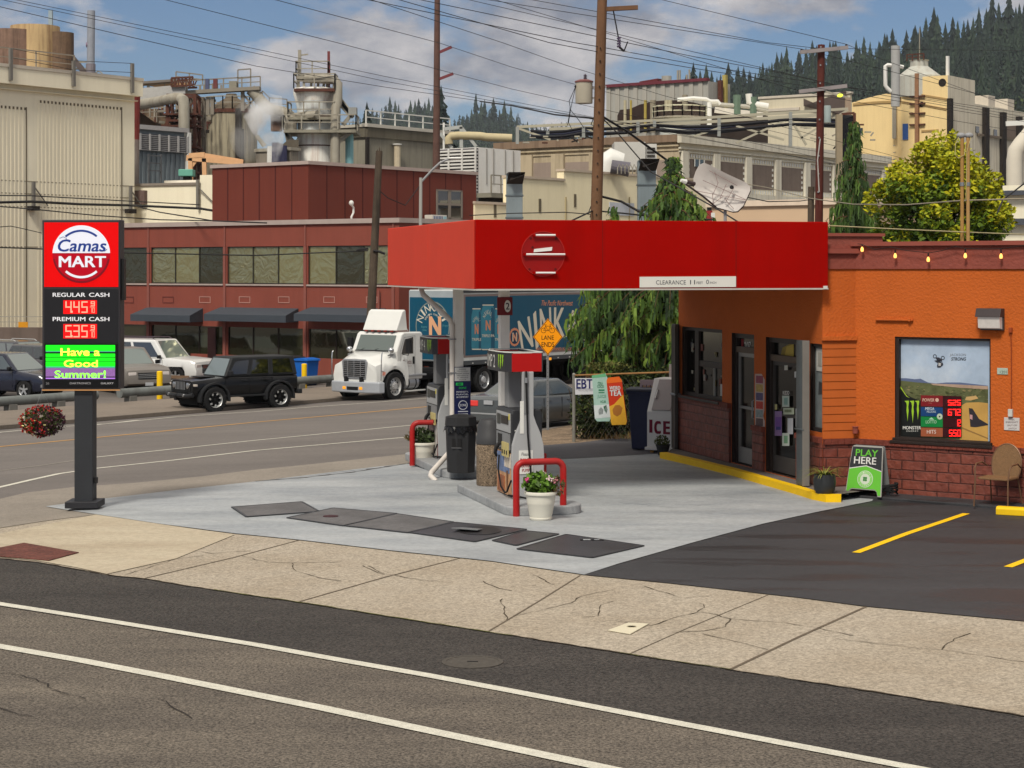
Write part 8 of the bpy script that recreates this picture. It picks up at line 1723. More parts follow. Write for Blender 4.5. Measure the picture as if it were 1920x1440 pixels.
 mb=MB();mb.tube([L(470,168),L(478,176),L(488,188),L(496,196),L(506,205),L(530,210),L(542,216),L(548,222)],.5,M_PIPE,n=10);rail(mb,[L(492,190),L(505,203),L(538,206)],.9,g,1.2,.04);mb.build('slanting_duct',parent=t,smooth=True)
 t,L=free('pipe_racks','tangle of rusty pipes, ladders and platforms between the warehouse and the silos','pipe racks',300,250,170.0);mb=MB();cs=[M_RUST,M_PIPE,g,M_SHD,pm((150,110,80),.8)]
 for i in range(110):
  x=rng.uniform(256,392);y=rng.uniform(186,250);k=rng.random();m_=cs[rng.randrange(5)];dd=rng.uniform(166,180)
  if k<.4:mb.bar(L(x,y,dd),L(x,y+rng.uniform(8,34),dd),rng.uniform(.1,.3),.12,m_,up=(1,0,0))
  elif k<.8:mb.bar(L(x,y,dd),L(x+rng.uniform(8,36),y+rng.uniform(-2,2),dd),.12,rng.uniform(.1,.3),m_)
  else:mb.bar(L(x,y,dd),L(x+rng.uniform(-16,16),y+rng.uniform(8,16),dd),.1,.1,m_)
 for y in (196,212,230):rail(mb,[L(258,y,168),L(330,y-3,168)],.9,g,1.2,.04)
 mb.build('pipes',parent=t);mb=MB()
 for x,w in ((262,1.3),(283,1.0),(300,1.5)):p=L(x,240,176);mb.cyl((p.x,p.y,3),(p.x,p.y,p.z+rng.uniform(1,2)),w,w,pm((120,100,80),.8,var=.2,streak=.8,sc=(50,40,34)),n=16)
 mb.each('vessel',lambda o,m:o.build(m,parent=t,smooth=True))
 # orange crane arm and green hopper
 d=140.0;t,L=free('roof_hoist','pale orange hoist frame on the low mill roof','hoist',385,340,d,zb=at(385,345,d).z);og=pm((226,176,130),.6);mb=MB();mb.bar(L(350,296),L(456,305),.35,.4,og);mb.bar(L(355,292),L(384,290),.4,.35,og);mb.bar(L(384,291),L(456,303),.3,.3,og)
 for x in (357,383):mb.bar(L(x,297),L(x+1,340),.35,.3,og,up=(1,0,0))
 mb.bar(L(360,312),L(370,298),.2,.2,og);mb.build('frame',parent=t);mb=MB();mb.box(L(448,310).x,L(454,310).x,0,.6,L(448,312).z,L(448,303).z,M_SHD);mb.build('trolley',parent=t)
 t,L=free('hopper','small turquoise hopper on the mill roof','hopper',350,331,138.0,zb=at(350,338,138).z);a=L(337,331);b=L(364,318);mb=MB();tq=pm((110,176,156),.6);mb.box(a.x,b.x,-.6,.6,a.z,b.z,tq);mb.box(a.x+.3,b.x-.2,-.4,.4,a.z-.3,a.z-.002,M_SHD);mb.build('tank',parent=t,bevel=.05)
 # round process tower
 d=165.0;c=at(591,308,d);t=thing('process_tower','rust-streaked white round process tower with platforms above the maroon roof block','process tower',(c.x,c.y,ZL));Zp=lambda py:CAMH-(py-CY)/F*d-ZL;Rp=lambda w:w/2/F*d;X=lambda px:(px-591)/F*d
 wt=pm((240,238,230),.75,var=.06,vs=.4,k=.95,streak=.5,sc=(160,104,78));gw=pm((226,230,228),.7,var=.08,vs=.4,streak=.45,sc=(130,100,84))
 mb=MB();mb.lathe([(Rp(68),0),(Rp(68),Zp(272)),(Rp(66),Zp(252))],(0,0,0),wt,n=32);mb.build('lower_shell',parent=t,smooth=True);mb=MB();mb.lathe([(Rp(66),Zp(252)),(Rp(68),Zp(205)),(Rp(74),Zp(190)),(Rp(74),Zp(184))],(0,0,0),gw,n=32);mb.build('upper_shell',parent=t,smooth=True)
 mb=MB();mb.lathe([(Rp(74),Zp(191)),(Rp(82),Zp(178)),(Rp(82),Zp(168)),(Rp(78),Zp(166)),(0,Zp(166))],(0,0,0),wt,n=32);mb.build('head_tank',parent=t,smooth=True)
 mb=MB();mb.lathe([(Rp(70),Zp(273)),(Rp(70),Zp(275))],(0,0,0),M_RUST,n=32);mb.lathe([(Rp(72),Zp(222)),(Rp(72),Zp(217))],(0,0,0),M_RUST,n=32);mb.build('stiffener_ring',parent=t)
 def deck(nm,pyy,w0,w1,dep,m):
  z=Zp(pyy);mb=MB();mb.box(X(w0),X(w1),-dep,dep,z-.25,z,m);rail(mb,[(X(w0),dep*.2,z),(X(w0),-dep,z),(X(w1),-dep,z),(X(w1),dep*.2,z)],1.25,M_PIPE,1.3,.05);o=mb.build(nm,parent=t);return o
 deck('platform',247,538,672,2.6,M_CON);deck('platform',170,556,632,2.1,M_RUST);deck('platform',145,558,618,1.2,M_PIPE);deck('platform',222,545,632,2.0,M_CON)
 mb=MB();pr=M_PIPE;mb.tube([(X(575),-1.2,Zp(149)),(X(610),-1.4,Zp(151)),(X(630),-1.6,Zp(153)),(X(636),-1.6,Zp(160)),(X(636),-1.6,Zp(192)),(X(633),-1.8,Zp(206)),(X(632),-2.0,Zp(309))],.42,pr,n=10);mb.build('side_pipe',parent=t,smooth=True)
 mb=MB();mb.cyl((X(656),-.5,Zp(252)),(X(656),-.5,4),.35,.35,pm((140,190,196),.5),n=10);mb.build('blue_pipe',parent=t)
 mb=MB();
 for x in (562,572,585,598,608,615):mb.bar((X(x),-.8,Zp(166)),(X(x+rng.uniform(-3,3)),-.8,Zp(146)),.2,.2,pr,up=(1,0,0))
 for i in range(6):x=X(562+9*i);z=Zp(143-rng.random()*6);mb.box(x,x+.5,-.7,.2,Zp(146),z,M_RUST if i % 2 else pr)
 mb.build('top_frame',parent=t)
 mb=MB();mb.bar((X(563),-.5,Zp(150)),(X(563),-.5,Zp(95)),.26,.26,M_PIPE,up=(1,0,0));mb.bar((X(563),-.5,Zp(105)),(X(579),-.5,Zp(103)),.12,.12,M_PIPE);mb.build('davit',parent=t);mb=MB();mb.bar((X(617),-.3,Zp(166)),(X(617),-.3,Zp(97)),.22,.22,pm((120,60,60),.6),up=(1,0,0));mb.build('stack',parent=t)
 mb=MB();
 for a,b in (((634,180),(658,210)),((636,186),(664,222)),((645,236),(664,212)),((638,196),(656,216))):mb.bar((X(a[0]),-1,Zp(a[1])),(X(b[0]),-1,Zp(b[1])),.3,.3,M_PIPE)
 mb.box(X(656),X(671),-1.6,-.4,Zp(217),Zp(204),pm((150,150,146),.6));mb.build('stair',parent=t)
 mb=MB();
 for x in (541,546,552):mb.cyl((X(x),-1.5,Zp(246)),(X(x),-1.5,Zp(226)),.4,.4,pr,n=10);mb.sphere((X(x),-1.5,Zp(226)),.4,pr,n=10,m=5,z0=0)
 mb.tube([(X(500),0,Zp(206)),(X(525),0,Zp(208)),(X(541),-.5,Zp(214)),(X(550),-1,Zp(222)),(X(575),-1.5,Zp(220)),(X(600),-2.2,Zp(219))],.4,pr,n=8);mb.box(X(509),X(528),-.5,.5,Zp(246),Zp(217),pm((120,96,84),.7,var=.3));mb.build('pipework',parent=t)
 mb=MB();
 for a,b in (((552,300),(541,250)),((541,252),(562,276)),((636,250),(668,250)),((640,268),(662,250))):mb.bar((X(a[0]),-1.8,Zp(a[1])),(X(b[0]),-1.8,Zp(b[1])),.3,.3,M_PIPE)
 mb.build('braces',parent=t);mb=MB();
 for a in (250,262,286):mb.box(Rp(70)*math.cos(R(a))-.3,Rp(70)*math.cos(R(a))+.3,Rp(70)*math.sin(R(a))-.1,Rp(70)*math.sin(R(a))+.1,Zp(232),Zp(222),M_SHD)
 mb.build('opening',parent=t)
 # low sheds at the foot, between silo and tower
 b=Blk('pump_house','small grey shed with a steaming vent below the process tower','shed',545,282,150.0,480,560,pm((136,128,116),.8,var=.2,vs=.5,streak=.5),capm=M_PIPE);mb=MB();x=b.fl.X(522);z=b.fl.hit(522,284)[1];
 for px,hh in ((518,9),(527,15),(533,13),(541,9)):x=b.fl.X(px);mb.cyl((x,-.6,z-1.0),(x,-.6,z+hh/F*155),.32,.3,[M_WHITE,pm((60,60,90),.6)][px % 2],n=10)
 b.L(mb,'vent_stacks',1)
 t,L=free('lean_to_roof','grey pitched roofs below the process tower platform','shed',520,300,156.0);mb=MB();mb.add([L(540,262),L(516,283),L(516,300),L(560,300),L(560,262),L(540,262,164),L(516,283,164),L(560,262,164)],[(0,1,2,3,4),(0,5,6,1),(0,4,7,5)],pm((96,88,76),.8,var=.2));mb.add([L(484,252),L(478,256),L(492,276),L(500,272)],[(0,1,2,3)],M_PIPE);mb.build('roof',parent=t)
 # grey concrete block building
 b=Blk('concrete_building','grey concrete block building with a dark parapet and white roof railings','mill building',688,238,172.0,625,845,M_CON);mb=MB();z=b.fr.hit(700,258)[1];dkc=pm((104,98,84),.85,var=.15,vs=.3,streak=.4);mb.box(-.15,b.LR+.1,-.2,-.002,z,b.H,dkc);mb.box(-.3,b.LR+.1,-.3,.4,b.H+.002,b.H+.3,pm((200,194,182),.6));b.Rr(mb,'parapet');mb=MB();mb.box(-b.LL if 0 else 0,b.LL,-.2,-.002,z,b.H,dkc);mb.box(0,b.LL,-.3,.4,b.H+.002,b.H+.25,pm((190,184,170),.6));b.L(mb,'parapet')
 mb=MB();rail(mb,[(0,.1,b.H+.3),(b.LR,.1,b.H+.3)],1.2,M_WHITE,2.0,.05);b.Rr(mb,'roof_railing');mb=MB();x=b.fr.X(737);mb.cyl((x,-.5,6),(x,-.5,b.fr.hit(737,272)[1]),.3,.3,pm((200,186,160),.6),n=10);mb.cyl((x,-.5,b.fr.hit(737,272)[1]),(x,-.5,b.fr.hit(737,270)[1]),.42,.42,M_WHITE,n=10);b.Rr(mb,'flue');mb=MB();mb.box(-.2,.12,-.2,.05,0,z,M_SHD);b.Rr(mb,'corner_pipe')
 # stacks beyond the warehouse roof at far left
 t,L=free('tank_group','rusty cream tanks and ladders rising behind the warehouse roof at the top left','tank',60,140,150.0);wtk=pm((206,176,130),.7,var=.15,vs=.5,streak=.6,sc=(110,70,50));mb=MB();p=L(22,130);mb.lathe([(2.5,0),(2.5,L(0,60).z)],(p.x,p.y,0),pm((140,112,96),.8,var=.2,streak=.6),n=20);mb.build('tank',parent=t,smooth=True);mb=MB();p=L(66,130);mb.lathe([(1.9,0),(1.9,L(0,50).z)],(p.x,p.y,0),wtk,n=20);mb.build('tank',parent=t,smooth=True);mb=MB();p=L(112,130);mb.lathe([(1.1,0),(1.1,L(0,62).z)],(p.x,p.y,0),pm((120,96,76),.8,var=.2,streak=.6),n=16);mb.build('tank',parent=t,smooth=True)
 mb=MB();mb.bar(L(95,135),L(95,20),.3,.3,pm((150,166,176),.6),up=(1,0,0));mb.bar(L(95,60),L(168,147),.5,.4,pm((96,86,84),.7));
 for y in (118,128,138):mb.bar(L(126,y),L(168,y+rng.uniform(-4,4)),.12,.12,M_PIPE)
 for x,y in ((12,60),(40,66),(54,70),(84,64)):mb.bar(L(x,y),L(x+2,135),.2,.2,M_RUST,up=(1,0,0))
 for y in (78,96,112,124):mb.bar(L(-4,y),L(122,y+3),.15,.25,M_RUST)
 mb.build('frame',parent=t)
 mb=MB();mb.cyl(L(170,150),L(171,20),.30,.30,pm((150,154,164),.6,var=.1),n=14);mb.cyl(L(170,140),L(170,120),.38,.38,pm((130,124,130),.6),n=14);mb.cyl(L(162,84),L(168,84),.2,.2,pm((130,110,130),.6),n=8);mb.build('stack',parent=t);mb=MB();mb.tube([L(178,150),L(179,138),L(184,133),L(191,137),L(193,150)],.06,M_PIPE,n=6);mb.tube([L(58,140),L(60,126),L(66,122),L(70,130),L(71,142)],.07,M_WHITE,n=6);mb.build('goose_neck',parent=t)
build_mill_left()
def wires(name,label,px_pts,r,mat=None,parent=None,group=None,sag=0):
 if name=='overhead_cable':
  w=[tuple(p) for p in px_pts];a,b=w[0],w[1]
  if a[1]>-30:f=(a[1]+30)/max(b[1]-a[1],1e-3);w=[tuple(p+(p-q)*f for p,q in zip(a,b))[:2]+(a[2],)]+w if f<12 else w
  a,b=w[-1],w[-2]
  if a[0]<2000:f=(2000-a[0])/(a[0]-b[0]);w.append((2000,a[1]+(a[1]-b[1])*f,a[2]+min(40,(a[2]-b[2])*f)))
  px_pts=w
 pts=[at(*p) for p in px_pts];c=pts[0].copy();out=[]
 for a,b in zip(pts[:-1],pts[1:]):
  n=10
  for i in range(n):f=i/n;p=a.lerp(b,f)-c;p.z -= sag*4*f*(1-f);out.append(p)
 out.append(pts[-1]-c);mb=MB();mb.tube(out,r,mat or pm((40,38,38),.7,var=0),n=5);o=mb.build(name);o.location=c
 if parent:o.parent=parent;o.location=c-parent.location
 else:tag(o,label,'cable',group)
 return o
def build_mill_right():
 rng=random.Random(77)
 # white louvred cooling unit
 b=Blk('cooling_unit','white louvred cooling unit with a plain white side on a raised deck','cooling unit',897,276,126.0,822,976,pm((232,230,225),.6,var=.05,streak=.25,sc=(180,160,140),k=.95),dl=None)
 z0,z1=b.fl.hit(860,372)[1],b.fl.hit(860,279)[1];mb=MB();mb.box(.0,b.LL,-.05,-.002,z0,z1,pm((86,80,84),.6));n=15
 for i in range(n):z=z0+(z1-z0)*i/n;mb.box(0,b.LL,-.30,-.051,z,z+(z1-z0)/n*.5,pm((222,220,214),.5))
 for i in range(4):x=b.LL*i/3;mb.box(x-.07,x+.07,-.35,-.301,z0,z1,pm((214,212,206),.5))
 b.L(mb,'louvres');mb=MB()
 for px in (912,925,947,962):x=b.fr.X(px);mb.box(x-.03,x+.03,-.05,-.002,b.fr.hit(px,345)[1],b.H-.05,pm((150,146,140),.6))
 b.Rr(mb,'panel_joints',1);mb=MB();z=b.fr.hit(930,364)[1];mb.box(-.2,b.LR+1.5,-1.2,-.01,z-.3,z,M_CON);rail(mb,[(-.2,-1.2,z),(b.LR+1.5,-1.2,z)],1.15,M_PIPE,1.0,.04);mb.box(0,b.LR+1.5,-.6,2,z-1.6,z-.31,M_SHD);b.Rr(mb,'walkway')
 t,L=free('pipe_gantry','grey frame and cream elbow pipe above the cooling unit','pipe gantry',890,276,138.0);mb=MB();g=pm((176,178,174),.5)
 mb.bar(L(832,242),L(867,238),.25,.25,g);mb.bar(L(865,238),L(865,277),.25,.25,g,up=(1,0,0));mb.bar(L(866,240),L(893,275),.22,.22,g);mb.bar(L(825,250),L(848,278),.22,.22,g);mb.bar(L(816,232),L(816,330),.14,.14,M_WHITE,up=(1,0,0));mb.bar(L(832,230),L(832,320),.14,.14,M_WHITE,up=(1,0,0));mb.build('frame',parent=t)
 mb=MB();mb.tube([L(842,270),L(841,260),L(846,255),L(860,254),L(900,255),L(912,257),L(960,259)],.30,pm((190,176,140),.6),n=10);mb.build('pipe',parent=t,smooth=True)
 # tan long building with cornice, corner at 1275
 b=Blk('mill_hall','long mill hall with a cornice, one face streaked darker tan, the other pale with filled-in windows','mill building',1275,252,135.0,930,1665,M_BEI);H=b.H
 def band(fr,LLn,y0,y1,pxr,dep,m,add):z0,z1=fr.hit(pxr,y1)[1],fr.hit(pxr,y0)[1];add.box(-.0,LLn,-dep,-.002,z0,z1,m)
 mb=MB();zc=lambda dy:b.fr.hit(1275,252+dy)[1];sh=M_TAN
 mb.box(0,b.LL-.0,-.06,-.002,0,zc(14),sh);mb.box(0,b.LL,-.35,-.002,zc(14),H,pm((140,118,98),.85,var=.12,vs=.5,streak=.5,sc=(90,70,56)));mb.box(0,b.LL,-.22,-.061,zc(22),zc(19),sh);mb.box(0,b.LL,-.14,-.061,zc(30),zc(27),sh);b.L(mb,'tan_face')  # left face all in a darker, streaked tan than the right one
 mb=MB();fbk=pm((156,140,128),.85,var=.08,vs=.8,streak=.2,sc=(120,104,94));cols=(990,1049,1120,1190,1268)
 for p0,p1 in zip((940,)+cols[:-1],cols):a,c,z0,z1=R4(b.fl,p0+6,p1-5,334,306);mb.box(a,c,-.10,-.062,b.fl.hit(p1,345)[1]-2,b.fl.hit((p0+p1)/2,300+ (1275-(p0+p1)/2)*.02)[1],fbk)
 b.L(mb,'window_infill',1);mb=MB()
 for p in cols[:-1]:x=b.fl.X(p);mb.box(x-.55,x+.55,-.3,-.101,0,zc(27),sh)
 b.L(mb,'pilaster',1)
 mb=MB();pale=pm((226,220,202),.85,var=.08,vs=.5,streak=.35,sc=(130,116,96));mb.box(-.36,b.LR,-.35,-.002,zc(16),H,pale);mb.box(-.2,b.LR,-.18,-.002,zc(27),zc(24),pale);mb.box(-.2,b.LR,-.12,-.002,zc(33),zc(31),pale);b.Rr(mb,'cornice')
 wpx=((1288,1336),(1345,1396),(1404,1450),(1460,1505),(1514,1558),(1568,1606),(1616,1650));brk=pm((128,114,104),.85,var=.12,vs=1.2,streak=.3,sc=(84,70,62));mb=MB();wq=MB()
 for i,(p0,p1) in enumerate(wpx):
  pm_=(p0+p1)/2;yt=296+(pm_-1275)*.09;yb=349+(pm_-1275)*.042;a,c,z0,z1=R4(b.fr,p0,p1,yb,yt);mb.box(a,c,-.03,-.002,z0,z1,brk)
  m=10
  for k in range(m):  # white quoin pattern round each filled opening
   x=a+(c-a)*(k+.5)/m;wq.box(x-.09,x+.09,-.05,-.031,z1-.38,z1-.1,M_WHITE);wq.box(x-.09,x+.09,-.05,-.031,z0+.1,z0+.35,M_WHITE)
  for k in range(8):z=z0+.5+(z1-z0-1)*k/7;wq.box(a+.08,a+.28,-.05,-.031,z-.09,z+.09,M_WHITE);wq.box(c-.28,c-.08,-.05,-.031,z-.09,z+.09,M_WHITE)
 b.Rr(mb,'window_infill',1);b.Rr(wq,'window_edging');mb=MB()
 for p in (1281,1340,1400,1455,1510,1563,1611,1655):x=b.fr.X(p);mb.box(x-.42,x+.42,-.25,-.051,2,zc(31),pale)
 mb.box(-.2,b.LR,-.2,-.051,0,b.fr.hit(1275,356)[1],pale);b.Rr(mb,'pilaster',1)
 x0,x1,z0,z1=R4(b.fr,1300,1318,313,299);mb=MB();mb.box(x0,x1,-.10,-.052,z0,z1,M_GLZ)
 for k in range(3):x=x0+(x1-x0)*k/2;mb.box(x-.04,x+.04,-.14,-.101,z0,z1,M_WHITE)
 b.Rr(mb,'window')
 # cream low building in front
 d=100.0;o=at(890,330,98.0);f=Fr(o.x,o.y,AU,ZL);xe=f.X(1345);t=thing('cream_building','low cream painted mill building with a stepped parapet behind the canopy','mill building',f.loc(),AU);z=lambda px,py:f.hit(px,py)[1];X=f.X
 mb=MB();secs=((890,956,382),(956.2,1057,333),(1057.2,1345,321))
 for i,(a,c,y) in enumerate(secs):mb.box(X(a),X(c),.002*i,(11 if i==0 else .45),0,z(a,y),M_CRM)
 mb.build('wall',parent=t);mb=MB()
 for i,(a,c,y) in enumerate(secs):mb.box(X(a)-.05,X(c)+.05,-.08,.5,z(a,y)+.002,z(a,y)+.13,pm((196,180,160),.7))
 mb.build('coping',parent=t);mb=MB();dj=pm((176,160,120),.8)
 for p0,p1 in ((1010,1061),(1074,1116),(1130,1180)):
  a,c,z0,z1=R4(f,p0,p1,430,368);mb.box(a,c,-.10,-.002,z1-.10,z1,dj);mb.box(a,c,-.07,-.002,z1-.62,z1-.54,dj);mb.box(c-.06,c,-.05,-.002,z0,z1-.12,dj)
 mb.build('lintel',parent=t);mb=MB()
 for px,py in ((928,395),(1012,385),(1078,376)):x,zz=f.hit(px,py);mb.box(x-.1,x+.1,-.03,-.002,zz-.35,zz+.35,pm((110,100,80),.7))
 x0,x1,z0,z1=R4(f,1142,1188,404,380);mb.box(x0,x1,-.04,-.002,z0,z1,pm((200,204,210),.5));mb.build('wall_fittings',parent=t)
 def duct(px0,px1,y0,lab,d):
  c=at(px0,412,d);t=thing('roof_duct',lab,'duct',(c.x,c.y,ZL),0,'grey ducts on the cream building');w=(px1-px0)/F*d;zt=CAMH-(y0-CY)/F*d-ZL;mb=MB();mb.box(0,w,0,w*.8,3,zt,M_DUCT);
  mb.build('shaft',parent=t,bevel=.02);mb=MB()
  for i in range(5):zz=4+(zt-4)*i/5;mb.box(-.04,w+.04,-.04,w*.8+.04,zz,zz+.07,pm((100,110,114),.5,metal=.3))
  mb.build('flange',parent=t);mb=MB();mb.add([(w*.2,-.05,zt-.25),(w*1.15,-.6,zt-.05),(w*1.0,-.05,zt+.02),(w*.3,.0,zt+.05),(w*.25,-.6,zt-.35)],[(0,4,1,2,3)],M_SHD);mb.add([(0,0,zt),(w,0,zt),(w*1.15,-.6,zt+.06),(w*.15,-.6,zt+.06)],[(0,1,2,3)],pm((110,104,104),.6));mb.add([(w*.15,-.6,zt+.055),(w*1.15,-.6,zt+.055),(w*1.0,-.02,zt-.5),(0.02,-.02,zt-.5)],[(0,1,2,3)],M_SHD);mb.build('hood',parent=t,recalc=False)
 duct(949,980,326,'square blue-grey duct with a dark hood left of the utility pole',94.0);duct(1196,1230,301,'taller square blue-grey duct right of the utility pole',93.0)
 # white rooftop plant between
 t,L=free('roof_fan','white curved fan casing and louvred vent house on the cream building','roof fan',1150,325,110.0,zb=at(1150,326,110).z);mb=MB();p=[L(1128,324),L(1130,300),L(1140,291),L(1155,296),L(1160,300)];mb.tube([L(1136,330),L(1136,308),L(1148,300),L(1168,304)],[.75,.75,.7,.5],M_WHITE,n=14);mb.build('casing',parent=t,smooth=True)
 mb=MB();mb.cyl(L(1146,312,108),L(1180,318,108),.38,.42,pm((100,96,104),.5),n=14);mb.build('motor',parent=t);mb=MB();a=L(1152,318,116);c=L(1210,266,116);mb.box(a.x,c.x,a.y,a.y+3,a.z,c.z,pm((196,194,188),.6,var=.06));c2=L(1232,266,116);vb=mb.build('vent_house',parent=t);mb=MB();mb.box(c.x+.002,c2.x,a.y+.3,a.y+3,a.z-1.5,c.z-.1,pm((206,204,198),.6));
 n=12
 for i in range(n):zz=a.z-1.2+(c.z-a.z+1.0)*i/n;mb.box(c.x+.12,c2.x-.1,a.y+.22,a.y+.299,zz,zz+.09,M_SHD)
 mb.build('louvre',parent=vb);mb=MB()
 for i in range(6):mb.tube([L(1158+7*i,326,107),L(1158+7*i,316,107),L(1161+7*i,308,107),L(1165+7*i,316,107),L(1165+7*i,326,107)],.03,M_PIPE,n=4)
 mb.build('ladder_hoops',parent=t)
 # corrugated grey hall behind with the dark curved opening
 b=Blk('corrugated_hall','tall pale corrugated hall with a dark arched opening under its eave','mill building',1328,152,190.0,1138,1369,M_GRY);cr=pm((176,172,162),.6,var=.05,vs=.4,streak=.25,sc=(130,120,108));mb=MB();ribs(mb,0,b.LL,6,b.H,1.0,.12,cr);b.L(mb,'ribs');mb=MB();mb.box(0,b.LL,-.3,.3,b.H+.002,b.H+.3,pm((110,50,60),.6));b.L(mb,'eave')
 mb=MB();arc=[(1158,245),(1158,217),(1163,206),(1182,204),(1200,196),(1225,190),(1250,188),(1275,188),(1300,192),(1326,198),(1326,245)];mb.decal([b.fl.hit(*p,-.15) for p in arc],-.15,pm((58,44,38),.9,var=.4,vs=.3),.05);b.L(mb,'opening')
 mb=MB();
 for px,pw in ((1188,1),(1199,.6),(1226,1),(1240,2.4),(1266,1.8),(1272,1.8),(1300,2.4)):x=b.fl.X(px);mb.cyl((x,-1.6,b.fl.hit(px,250)[1]),(x,-1.6,b.fl.hit(px,190 if px<1290 else 180)[1]),.05+.1*pw,.05+.1*pw,pm([(190,180,150),(150,140,120),(180,160,80)][px % 3],.6),n=8)
 b.L(mb,'flues',1);mb=MB();x0,x1,z0,z1=R4(b.fl,1194,1228,162,153);mb.prism([(x0,b.H-.3),(x0,z1+.6),(x1,z0+.3),(x1,b.H-.3)],.5,3,pm((104,40,44),.7));x=b.fl.X(1240);mb.cyl((x,1,b.H),(x,1,b.H+.9),.5,.5,M_GRY,n=10)
 for px in (1261,1265,1278,1283):x=b.fl.X(px);mb.bar((x,1,b.H),(x,1,b.H+.9+.5*(px % 2)),.14,.14,M_PIPE,up=(1,0,0))
 b.L(mb,'roof_vents');mb=MB();x=b.fr.X(1344);mb.box(x,x+.4,-.5,-.1,b.H-7,b.H+.2,M_RUST);mb.box(x+.9,x+1.3,-.5,-.1,b.H-7,b.H+.8,pm((176,160,90),.7));b.Rr(mb,'ladder')
 t,L=free('round_tank','round pale tank with a railed top in front of the corrugated hall','tank',1270,250,165.0);p=L(1275,235);mb=MB();mb.lathe([(1.75,0),(1.75,L(0,221).z),(0,L(0,219).z)],(p.x,p.y,0),pm((196,198,192),.6,var=.06),n=26);mb.build('body',parent=t,smooth=True);mb=MB();zt=L(0,223).z;mb.lathe([(2.4,zt),(2.4,zt+.12)],(p.x,p.y,0),M_PIPE,n=20);rail(mb,[(p.x+2.35*math.cos(R(a)),p.y+2.35*math.sin(R(a)),zt+.12) for a in range(170,371,20)],.9,pm((200,196,170),.6),1.2,.05);mb.build('walkway',parent=t)
 mb=MB();pts=[L(1270,187,160),L(1300,184,160),L(1324,186,160),L(1332,190,160),L(1346,190,160),L(1350,196,160)];mb.tube(pts,.16,M_WHITE,n=8);mb.tube([L(1330,236,158),L(1330,192,158)],.2,M_WHITE,n=8);mb.tube([L(1330,195),L(1400,200),L(1440,208)],.2,pm((176,172,160),.6),n=8);mb.bar(L(1340,206),L(1430,216),.3,.5,pm((206,200,190),.6));mb.tube([L(1440,200),L(1416,196),L(1405,192),L(1404,176)],.3,M_WHITE,n=10);mb.tube([L(1382,218),L(1382,178)],.35,pm((96,116,100),.6),n=8);mb.tube([L(1412,218),L(1412,182)],.35,pm((96,116,100),.6),n=8);mb.build('pipework',parent=t,smooth=True)
 b=Blk('dark_shed','dark open-sided shed behind the cable rack','shed',1326,202,178.0,1240,1440,pm((70,58,50),.9,var=.3,vs=.4))
 # long cable rack carried on posts across the hall roofs
 t,L=free('cable_rack','long grey steel rack carrying thick black cables across the mill roofs','cable rack',1275,250,131.0,zb=at(1275,250,131).z);g=pm((176,170,150),.6,var=.1,vs=.5);gg=pm((150,152,148),.6)
 mb=MB();mb.bar(L(969,238),L(1270,224),.15,.18,g);mb.bar(L(1270,224),L(1590,204),.15,.18,g);mb.bar(L(1030,242),L(1270,232),.15,.2,g);mb.bar(L(1270,232),L(1560,214),.15,.2,g)
 for x,y0,y1 in ((970,238,270),(1027,246,252),(1094,236,258),(1196,228,250),(1227,226,238),(1348,222,256),(1482,210,275)):mb.bar(L(x,y0),L(x,y1),.22,.22,gg,up=(1,0,0))
 for a,c in (((970,240),(1032,262)),((1098,240),(1120,250)),((1480,222),(1380,268)),((1482,222),(1512,272)),((1380,236),(1470,262)),((1590,206),(1500,260)),((1348,240),(1300,256))):mb.bar(L(*a),L(*c),.14,.14,g)
 mb.build('frame',parent=t)
 mb=MB();bk=pm((24,24,30),.7,var=0);bl=pm((36,40,66),.6,var=0)
 for k,dy in enumerate((0,2.5,9,11.5)):
  pts=[]
  for x,y in ((995,246),(1030,248),(1060,246),(1094,240),(1130,241),(1170,240),(1227,234),(1290,238),(1340,237),(1400,232),(1482,224),(1540,224),(1590,226)):pts.append(L(x,y+dy+(2 if k % 2 else 0)*math.sin(x/40)))
  mb.tube(pts,.07 if k % 2 else .12,bl if k==1 else bk,n=6)
 mb.build('cables',parent=t)
 # mess of pipes on the hall roof
 mb=MB();
 for i in range(46):
  x=rng.uniform(1510,1640) if i>14 else rng.uniform(975,1120);y=(rng.uniform(232,280) if i>14 else rng.uniform(255,268));dx=rng.uniform(-14,14);dy=rng.uniform(-10,8) if rng.random()<.5 else 0;mb.bar(L(x,y),L(x+dx,y+dy),rng.uniform(.08,.25),.1,[M_PIPE,g,M_SHD,M_RUST][i % 4])
 mb.build('clutter',parent=t)
 t,L=free('cable_riser','column of looping black cables on a tan post beside the weeping conifer','cable riser',1590,300,128.0,zb=ZL);mb=MB();mb.bar(L(1573,340),L(1573,215),.5,.4,pm((150,136,112),.7),up=(1,0,0));mb.bar(L(1602,265),L(1602,212),.18,.18,M_RUST,up=(1,0,0));mb.bar(L(1578,214),L(1602,212),.15,.15,M_RUST);mb.build('post',parent=t);mb=MB()
 for i in range(9):x=1579+i*2.4;mb.tube([L(1576,222+i*.6),L(x,218),L(x+3,226),L(x,240),L(x-.5,275),L(x-1,300)],.10,bk,n=5)
 mb.build('cables',parent=t)
 # beige block, yellow block and tower
 b=Blk('beige_hall','pale beige upper hall behind the right-hand utility pole','mill building',1594,176,200.0,1424,1625,pm((218,208,182),.8,var=.06,vs=.3,streak=.25,sc=(170,156,130)),dr=.4,capm=M_ROOFC);mb=MB();x0,x1,z0,z1=R4(b.fl,1440,1500,215,208);mb.box(x0,x1,-.2,-.002,z0,z0+.3,M_ROOFC);b.L(mb,'ledge')
